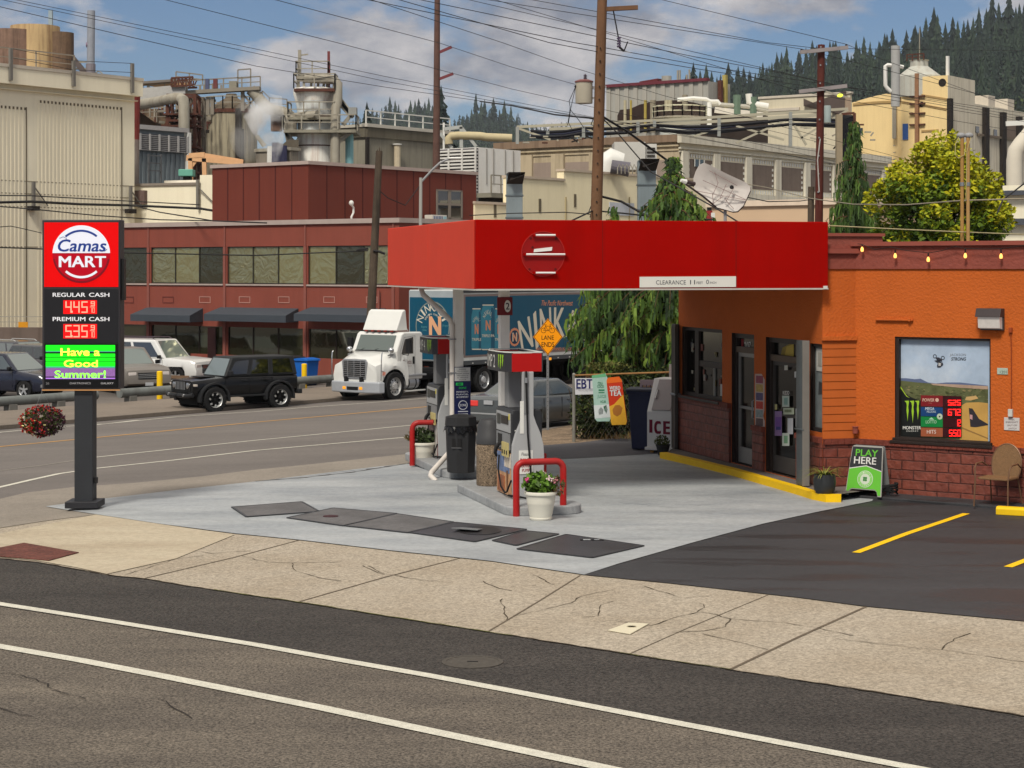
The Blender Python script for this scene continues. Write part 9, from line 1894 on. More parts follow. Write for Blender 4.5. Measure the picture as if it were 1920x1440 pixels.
 mb=MB();x0,x1,z0,z1=R4(b.fl,1510,1590,222,190);mb.add([(x0,-.4,z0+.4),(x1,-.4,z1),(x1,-.4,z0+1),(x0,-.4,z0-.4)],[(0,1,2,3)],pm((92,80,74),.8));b.L(mb,'dark_gable',recalc=False)
 b=Blk('yellow_block','warm yellow mill block with a gently curved parapet','mill building',1693,172,212.0,1590,1700,None,dr=10);hh=b.H;mb=MB();n=8;pr=[(b.LL*i/n,hh-1.0*(1-math.sin(math.pi*(.5*i/n)))) for i in range(n+1)];mb.prism([(0,0)]+pr+[(b.LL,0)],0,10,M_YC);b.L(mb,'wall');dj=pm((176,146,96),.8);mb=MB();pr2=[b.fl.hit(1600+ (1678-1600)*i/6,196-5*math.sin(math.pi*.5*i/6)) for i in range(7)]
 for p,q in zip(pr2[:-1],pr2[1:]):mb.bar((p[0],-.06,p[1]),(q[0],-.06,q[1]),.1,.25,dj)
 b.L(mb,'string_course');mb=MB();x=b.fl.X(1679);mb.tube([(x,-.6,b.fl.hit(1679,260)[1]),(x,-.6,b.fl.hit(1679,172)[1])],.12,M_PIPE,n=6);x2=b.fl.X(1683);
 for i in range(26):z=b.fl.hit(1679,172)[1]-.75*i;mb.bar((x-.0,-.6,z),(x2,-.6,z),.08,.08,M_PIPE)
 mb.tube([(x2,-.6,b.fl.hit(1679,260)[1]),(x2,-.6,b.fl.hit(1679,172)[1])],.12,M_PIPE,n=6);b.L(mb,'ladder');mb=MB();x0,x1,z0,z1=R4(b.fl,1612,1618,250,240);mb.box(x0,x1,-.1,-.002,z0,z1,M_GLZ);x0,x1,z0,z1=R4(b.fl,1600,1606,252,244);mb.box(x0,x1,-.1,-.002,z0,z1,pm((206,190,130),.6));b.L(mb,'window')
 b=Blk('yellow_tower','tall warm yellow mill tower with its shaded side painted grey and a round cap','mill building',1777,141,208.0,1690,1827,M_YC);greyf=pm((220,212,192),.85,var=.08,vs=.4,streak=.5,sc=(140,124,100));mb=MB();mb.box(.001,b.LR+.02,-.05,-.002,0,b.H,greyf);b.Rr(mb,'shaded_face')  # right side: shade painted in as greyer cream over the yellow
 mb=MB();x,z=b.fl.hit(1721,280);mb.box(x-.2,x+.2,-.4,-.002,3,b.fl.hit(1721,138)[1],pm((150,110,80),.7,var=.2));
 for py in (182,196,214,235):z=b.fl.hit(1721,py)[1];mb.box(x-.9,x+.9,-.3,-.002,z,z+.15,M_RUST)
 b.L(mb,'drainpipe');mb=MB();x0,x1,z0,z1=R4(b.fl,1693,1703,262,232);mb.box(x0,x1,-.1,-.002,z0,z1,pm((60,96,160),.5));b.L(mb,'blue_door');mb=MB();x,z=b.fl.hit(1767,155);mb.disc(x,z,.45,-.02,M_SHD,n=14);x,z=b.fl.hit(1728,196);mb.disc(x,z,.3,-.02,M_SHD,n=12);b.L(mb,'round_hole')
 mb=MB();
 for (p0,y0),(p1,y1) in (((1691,191),(1722,196)),((1728,196),(1775,205)),((1728,178),(1776,186)),((1728,246),(1760,244))):q0,q1=b.fl.hit(p0,y0),b.fl.hit(p1,y1);mb.bar((q0[0],-.05,q0[1]),(q1[0],-.05,q1[1]),.08,.2,dj)
 b.L(mb,'string_course');mb=MB();mb.box(-.35,.35,-.5,-.052,0,b.fr.hit(1778,185)[1],M_SHD);b.Rr(mb,'corner_strip');mb=MB();x=b.fr.X(1785);mb.bar((x,.5,b.H),(x,.5,b.H+2.2),.3,.3,M_WHITE,up=(1,0,0));b.Rr(mb,'vent_pipe')
 mb=MB();x=b.fl.X(1709);Zt=b.H;z0=b.fl.hit(1709,146)[1];
 mb.lathe([(2.4,z0-2.0),(2.4,z0+.3),(1.0,b.fl.hit(1709,122)[1]),(1.0,b.fl.hit(1709,112)[1]),(1.1,b.fl.hit(1709,110)[1]),(0,b.fl.hit(1709,109)[1])],(x,2,0),pm((190,190,180),.6,var=.08,streak=.4,sc=(150,130,110)),n=20);b.L(mb,'round_cap',smooth=True);mb=MB();zz=b.fl.hit(1709,112)[1];rail(mb,[(x-1.0,1,zz),(x+1.0,1,zz)],.7,M_RUST,.6,.06);mb.bar((x+.5,1,zz),(x+.5,1,zz+3.5),.08,.08,M_PIPE,up=(1,0,0));b.L(mb,'cap_railing')
 t,L=free('vent_stack','tall pale stack with a thin white loop pipe beside the yellow tower','stack',1679,172,206.0);mb=MB();mb.cyl(L(1679,200),L(1679,86),.48,.48,pm((170,170,168),.6,var=.06),n=14);mb.build('stack',parent=t,smooth=True);mb=MB();mb.tube([L(1694,126),L(1683,124),L(1664,122),L(1660,124),L(1660,160),L(1664,166),L(1671,172)],.22,M_WHITE,n=8);mb.build('pipe',parent=t,smooth=True)
 b2=Blk('pilastered_hall','stained pale hall with dark pilasters and small windows at the right edge','mill building',1826,194,222.0,1815,1990,greyf,dl=10);mb=MB();
 for p in (1844.5,1877,1907,1935):x=b2.fr.X(p);mb.box(x-.55,x+.55,-.5,-.051,0,b2.fr.hit(p,202+(p-1844)*.27)[1],M_SHD)
 b2.Rr(mb,'pilaster',1);mb=MB()
 for p,y in ((1831,243),(1852,247),(1865,249)):x0,x1,z0,z1=R4(b2.fr,p-3,p+3,y+6,y-6);mb.box(x0,x1,-.12,-.052,z0,z1,M_GLZ)
 b2.Rr(mb,'window',1);mb=MB()
 for p,y in ((1829,192),(1867,196),(1903,204)):x=b2.fr.X(p);mb.box(x-1.0,x+1.0,.5,2.5,b2.H-.3,b2.H+1.4,M_ROOFC)
 b2.Rr(mb,'roof_vent',1);mb=MB();x0=b2.fr.X(1880);z0=b2.fr.hit(1890,258)[1];z1=b2.fr.hit(1890,232)[1];mb.box(x0,b2.LR,-.08,-.002,z0,z1,pm((128,112,100),.8));mb.box(b2.fr.X(1832),b2.LR,-.3,-.0801,z0-.3,z0-.05,pm((120,108,94),.8));b2.Rr(mb,'wall_band')
 t,L=free('white_duct','large white bent duct at the right edge above the yellow-green tree','duct',1905,330,120.0);mb=MB();mb.tube([L(1902,420),L(1902,300),L(1905,282),L(1914,270),L(1940,240),L(1990,200)],.50,pm((214,206,190),.6,var=.05),n=18);mb.bar(L(1886,232),L(1990,226),.15,.3,M_WHITE);mb.build('duct',parent=t,smooth=True)
 b=Blk('beige_annex','beige low building with dark gutters behind the yellow-green tree at the right edge','mill building',1990,345,105.0,1880,2060,M_BEI,dr=8);mb=MB();z=b.fl.hit(1910,422)[1];mb.box(0,b.LL,-.5,-.002,z,z+.35,pm((80,84,92),.6));z=b.fl.hit(1910,366)[1];mb.box(0,b.LL,-.5,-.002,z,z+.25,pm((80,84,92),.6));b.L(mb,'gutter')
 # peach low sheds right behind the canopy
 b=Blk('peach_shed','low peach coloured shed roofs between the pole and the weeping tree','shed',1590,383,80.0,1330,1640,pm((214,184,152),.8,var=.05,vs=.5),dr=8,capm=pm((226,206,184),.7));mb=MB();x0,x1,z0,z1=R4(b.fl,1340,1395,392,384);mb.box(x0,x1,-.06,-.002,z0,z0+.12,pm((226,210,190),.7));b.L(mb,'trim')
 t,L=free('chimney_pot','small dark red flue with a black cap just above the canopy','flue',1332,412,76.0,zb=0);mb=MB();mb.cyl(L(1330,420),L(1330,395),.12,.12,pm((150,50,48),.6),n=10);mb.cyl(L(1330,395),L(1330,389),.09,.09,M_BLACK,n=10);mb.box(L(1331,410).x,L(1340,410).x,-.1,.1,L(1331,408).z,L(1331,399).z,M_WHITE);mb.build('flue',parent=t)
 # air conditioner seen above canopy, lit lamp on mill
 t,L=free('site_lamp','glowing yellow-green lamp on the mill beside the utility pole','lamp',1575,179,150.0,zb=at(1575,185,150).z);mb=MB();mb.sphere(L(1575,179),(.26,.15,.14),pm((226,236,70),.4,var=0,emit=.9),n=10,m=6);mb.build('lens',parent=t);mb=MB();mb.bar(L(1548,172),L(1590,183),.15,.15,M_PIPE);mb.bar(L(1590,183),L(1590,235),.4,.4,pm((160,140,120),.7),up=(1,0,0));mb.build('arm',parent=t)
build_mill_right()
# ================================================================ POLES, WIRES, TREES, HILLS, AIR
def pole(name,label,top,bot,d,r0,r1,mat,group=None,zt=None):
 """top, bot = pixels of the pole axis; bot may be hidden, the foot is where it meets the ground"""
 a=at(*top,d);b=at(*bot,d);zz=zg(b.x,b.y);t=thing(name,label,'utility pole' if 'lamp' not in name else 'street lamp',(b.x,b.y,zz),0,group);mb=MB();mb.cyl((0,0,b.z-zz-.0 if b.z<zz else 0),(a.x-b.x,0,a.z-zz),r0,r1,mat,n=14);mb.build('shaft',parent=t,smooth=True)
 def L(px,py,dd=d):v=at(px,py,dd);return v-Vector((b.x,b.y,zz))
 return t,L
def build_poles():
 rng=random.Random(4);wood=pm((118,86,62),.85,var=.2,vs=2,streak=.5,sc=(70,52,40),bump=.2,bs=20);dark=pm((92,44,36),.8,var=.2,vs=2,streak=.5,sc=(54,30,26));old=pm((86,74,62),.9,var=.3,vs=2,streak=.7,sc=(40,34,30),bump=.5,bs=8)
 bk=pm((34,32,34),.7,var=0);st=pm((150,150,152),.5)
 d=46.0;t,L=pole('utility_pole','tall brown wooden utility pole with a cream transformer, rising behind the canopy',(1131,-70),(1107,812),d,.165,.115,wood,'utility poles');tr=MB();c=L(1095,194);cw=pm((186,178,160),.5,var=.1,streak=.25,sc=(130,104,90));h=41/F*d;tr.lathe([(.0,0),(.20,0),(.205,.02),(.205,h-.02)],tuple(c),cw,n=22);tr.lathe([(.222,h-.02),(.222,h+.01),(.12,h+.05),(0,h+.05)],tuple(c),pm((130,80,76),.5),n=22);o=tr.build('transformer',parent=t,smooth=True)
 mb=MB();p=c+Vector((.03,0,h+.05));mb.cyl(tuple(p),(p.x,p.y,p.z+.13),.03,.02,pm((110,100,110),.5),n=8);
 for k in range(3):mb.cyl((p.x,p.y,p.z+.02+.035*k),(p.x,p.y,p.z+.035+.035*k),.045,.045,pm((90,80,90),.5),n=8)
 q=c+Vector((-.2,-.05,h-.12));mb.sphere(tuple(q),.035,bk,n=8,m=5);mb.build('insulator',parent=o)
 mb=MB();mb.bar(L(1108,164),L(1137,163),.05,.05,st);mb.bar(L(1108,184),L(1134,183),.05,.05,st);mb.build('bracket',parent=t)
 mb=MB();mb.tube([q,L(1067,190),L(1069,200),L(1068,212),L(1064,235)],.008,bk,n=4);mb.tube([q,L(1072,195),L(1070,205),L(1066,230),L(1072,242)],.008,bk,n=4);mb.tube([L(1069,205),L(1073,210),L(1085,225),L(1095,240)],.008,bk,n=4)
 for a in ((1114,222),(1116,232),(1110,385),(1112,395)):mb.tube([L(*a),L(a[0]+6,a[1]+6),L(a[0]+2,a[1]+14),L(a[0]-6,a[1]+12),L(a[0]-2,a[1]+2)],.012,bk,n=4)
 mb.build('drop_leads',parent=t)
 mb=MB()
 for i in range(14):pz=90+i*24;x=1128-(pz-80)/332*8;mb.cyl(L(x-2,pz,d-.13),L(x-2,pz,d-.17),.018,.018,bk,n=6)
 mb.build('bolts',parent=t);mb=MB();mb.bar(L(1150,20),L(1150+12,84),.03,.03,bk);mb.bar(L(1120,18),L(1196,14),.12,.10,wood);
 for k in range(4):mb.cyl(L(1160,70+5*k),L(1161,73+5*k),.05,.05,pm((84,70,96),.5),n=8)
 mb.bar(L(1161,88),L(1170,96),.05,.05,bk);mb.bar(L(1170,96),L(1177,78),.03,.03,bk);mb.bar(L(1168,94),L(1182,99),.02,.02,st);mb.build('cutout_switch',parent=t)
 d=62.0;t,L=pole('utility_pole','dark red-brown utility pole with two cross arms and a grey transformer',(1540,84),(1530,790),d,.15,.115,dark,'utility poles');arm=pm((150,142,142),.7,var=.1)
 for a,b,nm in (((1500,98),(1590,89),0),((1498,172),(1588,161),1)):mb=MB();mb.bar(L(*a,d-.2),L(*b,d-.2),.11,.12,arm);mb.build('cross_arm',parent=t)
 mb=MB();
 for p in ((1503,92),(1528,90),(1587,83),(1571,160)):mb.cyl(L(p[0],p[1]+6),L(*p),.045,.035,bk,n=8)
 for i in range(9):mb.cyl(L(1539-i*.6,88+i*34,d-.12),L(1539-i*.6,88+i*34,d-.16),.03,.03,st,n=6)
 mb.build('insulator',parent=t);mb=MB();c=L(1551,230);mb.lathe([(0,0),(.12,0),(.12,.52),(.10,.55),(0,.55)],tuple(c),pm((160,172,170),.5),n=18);mb.build('transformer',parent=t,smooth=True)
 mb=MB();mb.tube([L(1538,260,d-.14),L(1533,300,d-.15),L(1536,360,d-.15)],.02,pm((190,186,180),.6),n=5);mb.build('conduit',parent=t)
 t,L=pole('utility_pole','short dark pole stub left of the red-brown utility pole',(1521,350),(1516,790),60.0,.11,.10,old,'utility poles')
 d=118.0;t,L=pole('utility_pole','distant brown pole with two short red arms beyond the brown office',(820,-20),(816,680),d,.30,.17,pm((96,70,62),.8,var=.2),'utility poles');mb=MB();rd=pm((120,60,66),.6);mb.bar(L(824,98),L(847,88),.18,.16,rd);mb.bar(L(824,148),L(850,138),.18,.16,rd);mb.build('cross_arm',parent=t)
 d=77.0;t,L=pole('utility_pole','weathered cut-off pole with a splintered top in front of the brown office',(711,283),(689,728),d,.20,.135,old,'utility poles');mb=MB();
 for i in range(8):a=6.28*i/8;p=L(710,284);h=rng.uniform(.02,.22);mb.add([(p.x+.13*math.cos(a),p.y+.13*math.sin(a),p.z-.1),(p.x+.13*math.cos(a+.8),p.y+.13*math.sin(a+.8),p.z-.1),(p.x+.10*math.cos(a+.4),p.y+.1*math.sin(a+.4),p.z+h)],[(0,1,2)],old)
 mb.build('splinters',parent=t,recalc=False);mb=MB();mb.tube([L(690,466,d-.2),L(675,468,d-.2),L(668,470,d-.2)],.05,bk,n=5);mb.tube([L(700,470,d-.2),L(712,472,d-.2),L(722,476,d-.2)],.05,bk,n=5);mb.bar(L(688,604,d-.2),L(700,604,d-.2),.06,.06,M_WHITE);mb.build('cable_clamp',parent=t)
 d=79.0;t,L=pole('street_lamp','grey street lamp with a curved arm above the left end of the canopy',(789,333),(787,722),d,.10,.065,pm((168,166,160),.5,var=.06));mb=MB();mb.tube([L(789,342),L(800,330),L(812,317),L(824,306),L(836,300),L(846,298)],.045,st,n=8);mb.build('arm',parent=t,smooth=True);mb=MB();c=L(853,297);mb.sphere(tuple(c),(.34,.14,.06),M_WHITE,n=14,m=6);mb.build('lamp_head',parent=t,smooth=True);mb=MB();mb.cyl(L(853,295),L(853,292),.05,.05,bk,n=8);mb.build('photocell',parent=t)
 # satellite dish on the store roof
 d=36.0;t,L=free('satellite_dish','large white rectangular satellite dish tipped on a short mast above the canopy','satellite dish',1361,412,d,zb=3.9);c=L(1352,350);out=[]
 P=[(1301,350),(1300,335),(1304,322),(1311,309),(1320,305),(1330,309),(1365,327),(1398,342),(1407,350),(1407,357),(1394,385),(1383,396),(1374,397),(1345,389),(1312,362),(1303,357)]
 wtm=pm((212,206,200),.6,var=.08,vs=2,stain=.35,sc=(170,152,144));rim=pm((74,60,60),.6);ctr=Vector((c.x,c.y+.22,c.z));mb=MB();pts=[L(*p) for p in P];mid=[ctr.lerp(p,.6)+Vector((0,-.03,0)) for p in pts];n=len(P);vs=[tuple(ctr)]+[tuple(m) for m in mid]+[tuple(p) for p in pts]+[(p.x+.012,p.y+.02,p.z-.02) for p in pts]
 mb.add(vs,[(0,1+i,1+(i+1) % n) for i in range(n)]+[(1+i,1+n+i,1+n+(i+1) % n,1+(i+1) % n) for i in range(n)],wtm);mb.add(vs[1+n:],[(i,n+i,n+(i+1) % n,(i+1) % n) for i in range(n)],rim);o=mb.build('reflector',parent=t,smooth=True,recalc=False)
 mb=MB();ln=pm((150,128,124),.7,var=0)
 for a,b in (((1318,338),(1400,375)),((1306,358),(1398,375)),((1347,342),(1336,366)),((1362,345),(1350,372)),((1376,352),(1360,380)),((1340,322),(1346,344)),((1337,382),(1356,368)),((1337,382),(1336,362)),((1358,372),(1376,392)),((1330,320),(1382,348))):mb.bar(L(*a,d-.04),L(*b,d-.04),.014,.01,ln)
 mb.build('ribs',parent=o);mb=MB();p=L(1372,351,d-.05);mb.sphere(tuple(p),(.04,.015,.04),bk,n=8,m=5);mb.build('patch',parent=o)
 mb=MB();mb.cyl((0,.12,0),(0,.12,c.z-.2),.03,.03,st,n=10);mb.cyl((0,.12,0),(0,.12,.02),.08,.08,st,n=10);mb.build('mast',parent=t);mb=MB();mb.tube([L(1342,388,d-.1),L(1318,368,d-.5),L(1284,344,d-.9)],.018,rim,n=6);mb.cyl(L(1302,345,d-.85),L(1288,341,d-.95),.04,.035,rim,n=8);mb.cyl(L(1286,341,d-.95),L(1277,338,d-1.0),.05,.03,M_WHITE,n=8);mb.build('feed_arm',parent=t)
 # overhead wires
 g='overhead cables';sky='thin overhead cable crossing the sky above the mill';r=.016
 for w in ([(230,66,75),(480,124,88),(720,163,100),(960,198,112),(1120,222,118)],[(300,55,95),(480,92,100),(720,143,108),(960,190,118)],[(300,62,97),(480,100,101),(720,152,110),(960,196,120)],[(560,62,90),(632,80,94),(817,129,110),(960,167,122),(1130,205,130)],
   [(700,48,90),(825,81,110),(960,126,122),(1100,164,130),(1270,204,140)],[(820,40,70),(942,80,80),(1060,122,90),(1240,178,100),(1400,220,105)]):wires('overhead_cable',sky,w,r*w[-1][2]/110*.8,group=g)
 for w in ([(960,60,44),(1030,80,44.5),(1125,98,46),(1300,128,52),(1440,150,57),(1600,176,64)],[(1000,64,44),(1077,80,45),(1125,88,46),(1300,120,53),(1440,142,58),(1700,180,70)],[(1175,80,46),(1300,106,51),(1440,132,56),(1560,158,62),(1750,190,70)],
   [(1300,60,56),(1440,82,60),(1503,92,62),(1640,126,66),(1800,168,72)],[(1330,60,56),(1440,80,60),(1528,90,62),(1640,92,66),(1930,95,80)],[(1500,62,60),(1587,83,62),(1640,106,66),(1760,150,72)],
   [(1430,150,60),(1500,171,62),(1600,190,66),(1777,224,74),(1930,250,80)],[(1571,160,62),(1640,176,66),(1760,196,70),(1930,226,80)]):wires('overhead_cable','thin overhead cable running past the utility poles above the canopy',w,.009,group=g)
 for w,rr in (([(1112,222,46),(1040,215,48),(960,198,52),(900,190,56)],.02),([(1132,224,46),(1160,252,46),(1220,322,44),(1270,350,42),(1345,392,38),(1390,420,36)],.016),([(1132,220,46),(1175,246,47),(1250,300,48),(1268,318,48)],.03),
    ([(1126,368,46),(1165,378,46.2),(1200,398,46),(1230,414,45)],.03),([(1124,396,46),(1170,400,46),(1240,408,46),(1340,412,46)],.02),([(1112,395,46),(1080,410,44),(1060,420,43)],.02),([(880,404,46),(960,400,46),(1060,398,46),(1110,402,46)],.012),([(1280,345,46),(1440,384-6,50),(1500,374+3,56),(1534,372,62)],.014)):
  wires('service_cable','black service cable looping from the brown pole with the transformer',w,rr,group='service cables on the brown pole')
 wires('service_cable','pale cable running above the maroon parapet to the twin conduit masts',[(1553,423,34),(1690,430,35),(1804,435,36.1),(1930,440,38)],.011,pm((186,172,130),.6));wires('service_cable','grey cable sagging from the dark pole to the twin conduit masts',[(1400,345,60),(1440,352,58),(1520,372,52),(1600,383,46),(1700,384,40),(1804,376,36.2),(1940,372,36)],.014,pm((150,140,120),.6));wires('service_cable','thick black cable rising to the right past the yellow-green tree',[(1870,400,46),(1880,375,47),(1918,346,48),(1960,318,50)],.02)
 # cables along the warehouse and office fronts
 for w,rr,lab in (([(-60,381,96),(58,378,98),(150,383,103),(240,385,108),(375,391,108),(400,395,108)],.07,'thick black cable carried on brackets along the warehouse wall'),([(-60,366,96),(58,367,98),(240,377,108),(375,384,108)],.03,'thin upper cable along the warehouse wall'),([(-40,384,94),(60,392,94),(180,404,96),(300,412,98),(400,414,98)],.03,'slack lower cable across the warehouse wall'),([(245,384,106),(300,398,92),(400,414,84),(500,418,80)],.03,'cable sagging from the warehouse corner towards the office roof'),
     ([(-60,462,70),(60,466,72),(235,474,75),(480,479,77),(690,470,77)],.026,'dark cable crossing in front of the mirrored office windows'),([(703,350,77),(727,371,77),(760,385,78),(786,350,79)],.02,'thin cable from the cut-off pole to the street lamp'),([(-60,430,90),(20,424,92),(40,428,93),(78,437,94)],.02,'faint slack cable low on the warehouse wall')):
  wires('wall_cable',lab,w,rr)
build_poles()
# ---------------------------------------------------------------- trees
def strand(mb,p,L,w,mats,rng,wind=0.0):
 n=max(2,int(L/.13));q=Vector(p);a=rng.uniform(0,3.14);side=Vector((math.cos(a),math.sin(a)*.5,0));m=rng.choice(mats)
 last=(q-side*w*.5,q+side*w*.5)
 for k in range(n):
  q=q+Vector((rng.gauss(0,.022),rng.gauss(0,.022),-L/n));ww=w*(1.2-.8*k/n)*rng.uniform(.5,1.2);cur=(q-side*ww*.5,q+side*ww*.5)
  mb.add([last[0],last[1],cur[1],cur[0]],[(0,1,2,3)],m)
  if rng.random()<.8:
   s=rng.choice((-1,1));e=q+side*s*w*rng.uniform(1.0,2.4)+Vector((0,rng.gauss(0,.03),-rng.uniform(.03,.10)));mb.add([q,q+Vector((0,0,.035)),e],[(0,1,2)],m)
  last=cur
def weeping(name,label,px,d,prof,n,seed,trunk_r=.14,cols=None,hang=(.25,.8),fan=6.283,w=.035,zmin=.5):
 """prof = [(z above ground, radius)] low to high"""
 rng=random.Random(seed);c=at(px,500,d);z0=zg(c.x,c.y);t=thing(name,label,'tree',(c.x,c.y,z0));top=prof[-1][0]
 cols=cols or [(108,134,52),(72,100,42),(48,70,34),(30,46,26)];mats=[pm(q,.65,var=.22,vs=3) for q in cols];mb=MB();bk=pm((92,66,46),.9,var=.2);pts=[(rng.gauss(0,.03),rng.gauss(0,.03),top*i/8) for i in range(9)];mb.tube(pts,[max(.015,trunk_r*(1-i/8.3)) for i in range(9)],bk,n=8);mb.build('trunk',parent=t);mb=MB();lb=MB()
 for i in range(n):
  f=(i+rng.random())/n;z=zmin+(top-zmin)*f**1.15;Rr=interp(prof,z)*rng.uniform(.55,1.08);a=rng.uniform(0,fan) if fan>6 else rng.gauss(-1.9,1.1);dirv=Vector((math.cos(a),math.sin(a),0));p=Vector((0,0,min(z+Rr*.18,top)));m=max(3,int(Rr/.16)+2);path=[p.copy()]
  for k in range(m):u=(k+1)/m;path.append(Vector((dirv.x*Rr*u,dirv.y*Rr*u,p.z+Rr*(.20*math.sin(u*2.2)-.34*u*u))))
  lb.tube(path,[max(.006,.03*(1-k/(m+1))) for k in range(m+1)],bk,n=4,caps=False)
  tone=rng.random();ms=mats[:2] if tone>.62 else mats[1:3] if tone>.25 else mats[2:]
  for k in range(1,m+1):
   for j in range(4 if k>m*.4 else 2):q=path[k-1].lerp(path[k],rng.random())+Vector((rng.gauss(0,.05),rng.gauss(0,.05),0));strand(mb,q,rng.uniform(*hang)*(.45+.55*min(1,Rr)),w,ms,rng)
 mb.build('foliage',parent=t,recalc=False);lb.build('branches',parent=t);return t
def build_trees():
 weeping('weeping_conifer','large dark green weeping conifer between the lorry trailer and the store',1262,44.0,[(.0,1.6),(1.2,2.1),(2.0,2.6),(3.2,2.15),(4.2,1.25),(5.0,.80),(5.7,.32),(6.3,.02)],540,5,.16,hang=(.10,.42),w=.06)
 weeping('weeping_conifer','thin young weeping conifer whose tip shows beside the brown utility pole',1151,45.5,[(.0,.8),(1.5,1.0),(3.2,.8),(4.6,.35),(5.3,.02)],80,6,.07,cols=[(120,140,50),(90,118,44),(66,92,38),(50,72,32)],w=.04)
 weeping('weeping_conifer','tall narrow weeping conifer between the dark utility pole and the yellow-green tree',1601,62.0,[(.0,1.2),(3.0,1.5),(5.0,1.15),(6.0,.85),(7.0,.52),(7.9,.32),(8.7,.10)],330,7,.15,cols=[(88,116,48),(70,96,42),(54,76,36),(42,60,30)],hang=(.22,.75),w=.055)
 # yellow-green broadleaf tree
 rng=random.Random(12);d=58.0;c=at(1762,500,d);t=thing('broadleaf_tree','round yellow-green broadleaf tree behind the maroon parapet','tree',(c.x,c.y,zg(c.x,c.y)));bk=pm((92,74,54),.9);mb=MB();mb.tube([(0,0,0),(.1,0,1.5),(0,.1,3.0),(.1,0,4.6)],[.24,.2,.16,.08],bk,n=10);mb.build('trunk',parent=t,smooth=True)
 cl=[];ctr=Vector((.02,0,5.05));
 while len(cl)<96:
  q=Vector((rng.uniform(-1,1),rng.uniform(-1,1),rng.uniform(-.8,1)))
  if .45<q.length<1:p=ctr+Vector((q.x*2.0,q.y*1.9,q.z*2.45));cl.append((p,rng.uniform(.40,.68)))
 mb=MB()
 for p,r in cl:mb.tube([(0,0,2.6),tuple(Vector((0,0,3.2)).lerp(p,.5)+Vector((0,0,.2))),tuple(p)],[.06,.035,.012],bk,n=5)
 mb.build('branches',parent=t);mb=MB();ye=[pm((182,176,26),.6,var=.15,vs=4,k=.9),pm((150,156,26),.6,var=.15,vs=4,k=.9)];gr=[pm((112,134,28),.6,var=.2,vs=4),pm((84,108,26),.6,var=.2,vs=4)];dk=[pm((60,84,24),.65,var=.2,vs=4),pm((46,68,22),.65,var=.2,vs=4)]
 for p,r in cl:
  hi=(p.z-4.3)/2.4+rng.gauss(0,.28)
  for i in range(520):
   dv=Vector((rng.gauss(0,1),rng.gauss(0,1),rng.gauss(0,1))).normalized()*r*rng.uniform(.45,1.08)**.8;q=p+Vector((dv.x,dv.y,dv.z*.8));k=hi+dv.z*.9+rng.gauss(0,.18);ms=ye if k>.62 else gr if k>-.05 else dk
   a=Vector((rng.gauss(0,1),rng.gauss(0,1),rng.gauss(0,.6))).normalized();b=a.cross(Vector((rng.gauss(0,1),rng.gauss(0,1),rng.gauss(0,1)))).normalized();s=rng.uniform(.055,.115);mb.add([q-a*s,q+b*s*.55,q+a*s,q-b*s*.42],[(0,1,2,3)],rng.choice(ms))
 mb.build('foliage',parent=t,recalc=False)
build_trees()
def conifer_mesh(mb,c,h,r,rng,mat,tiers=14,fans=7,low=False):
 x,y,z=c
 for k in range(tiers):
  f=k/tiers;zz=z+h*(.08+.92*f);rr=r*(1-f)**.85*rng.uniform(.75,1.15)+r*.04
  for j in range(fans):
   a=6.283*j/fans+k*.9+rng.uniform(-.25,.25);L=rr*rng.uniform(.55,1.15);w=.42;dz=h*.07*rng.uniform(.6,1.3)
   mb.add([(x,y,zz+h*.075),(x+L*math.cos(a-w),y+L*math.sin(a-w),zz-dz),(x+L*1.12*math.cos(a),y+L*1.12*math.sin(a),zz-dz*.5),(x+L*math.cos(a+w),y+L*math.sin(a+w),zz-dz)],[(0,1,2),(0,2,3)],mat)
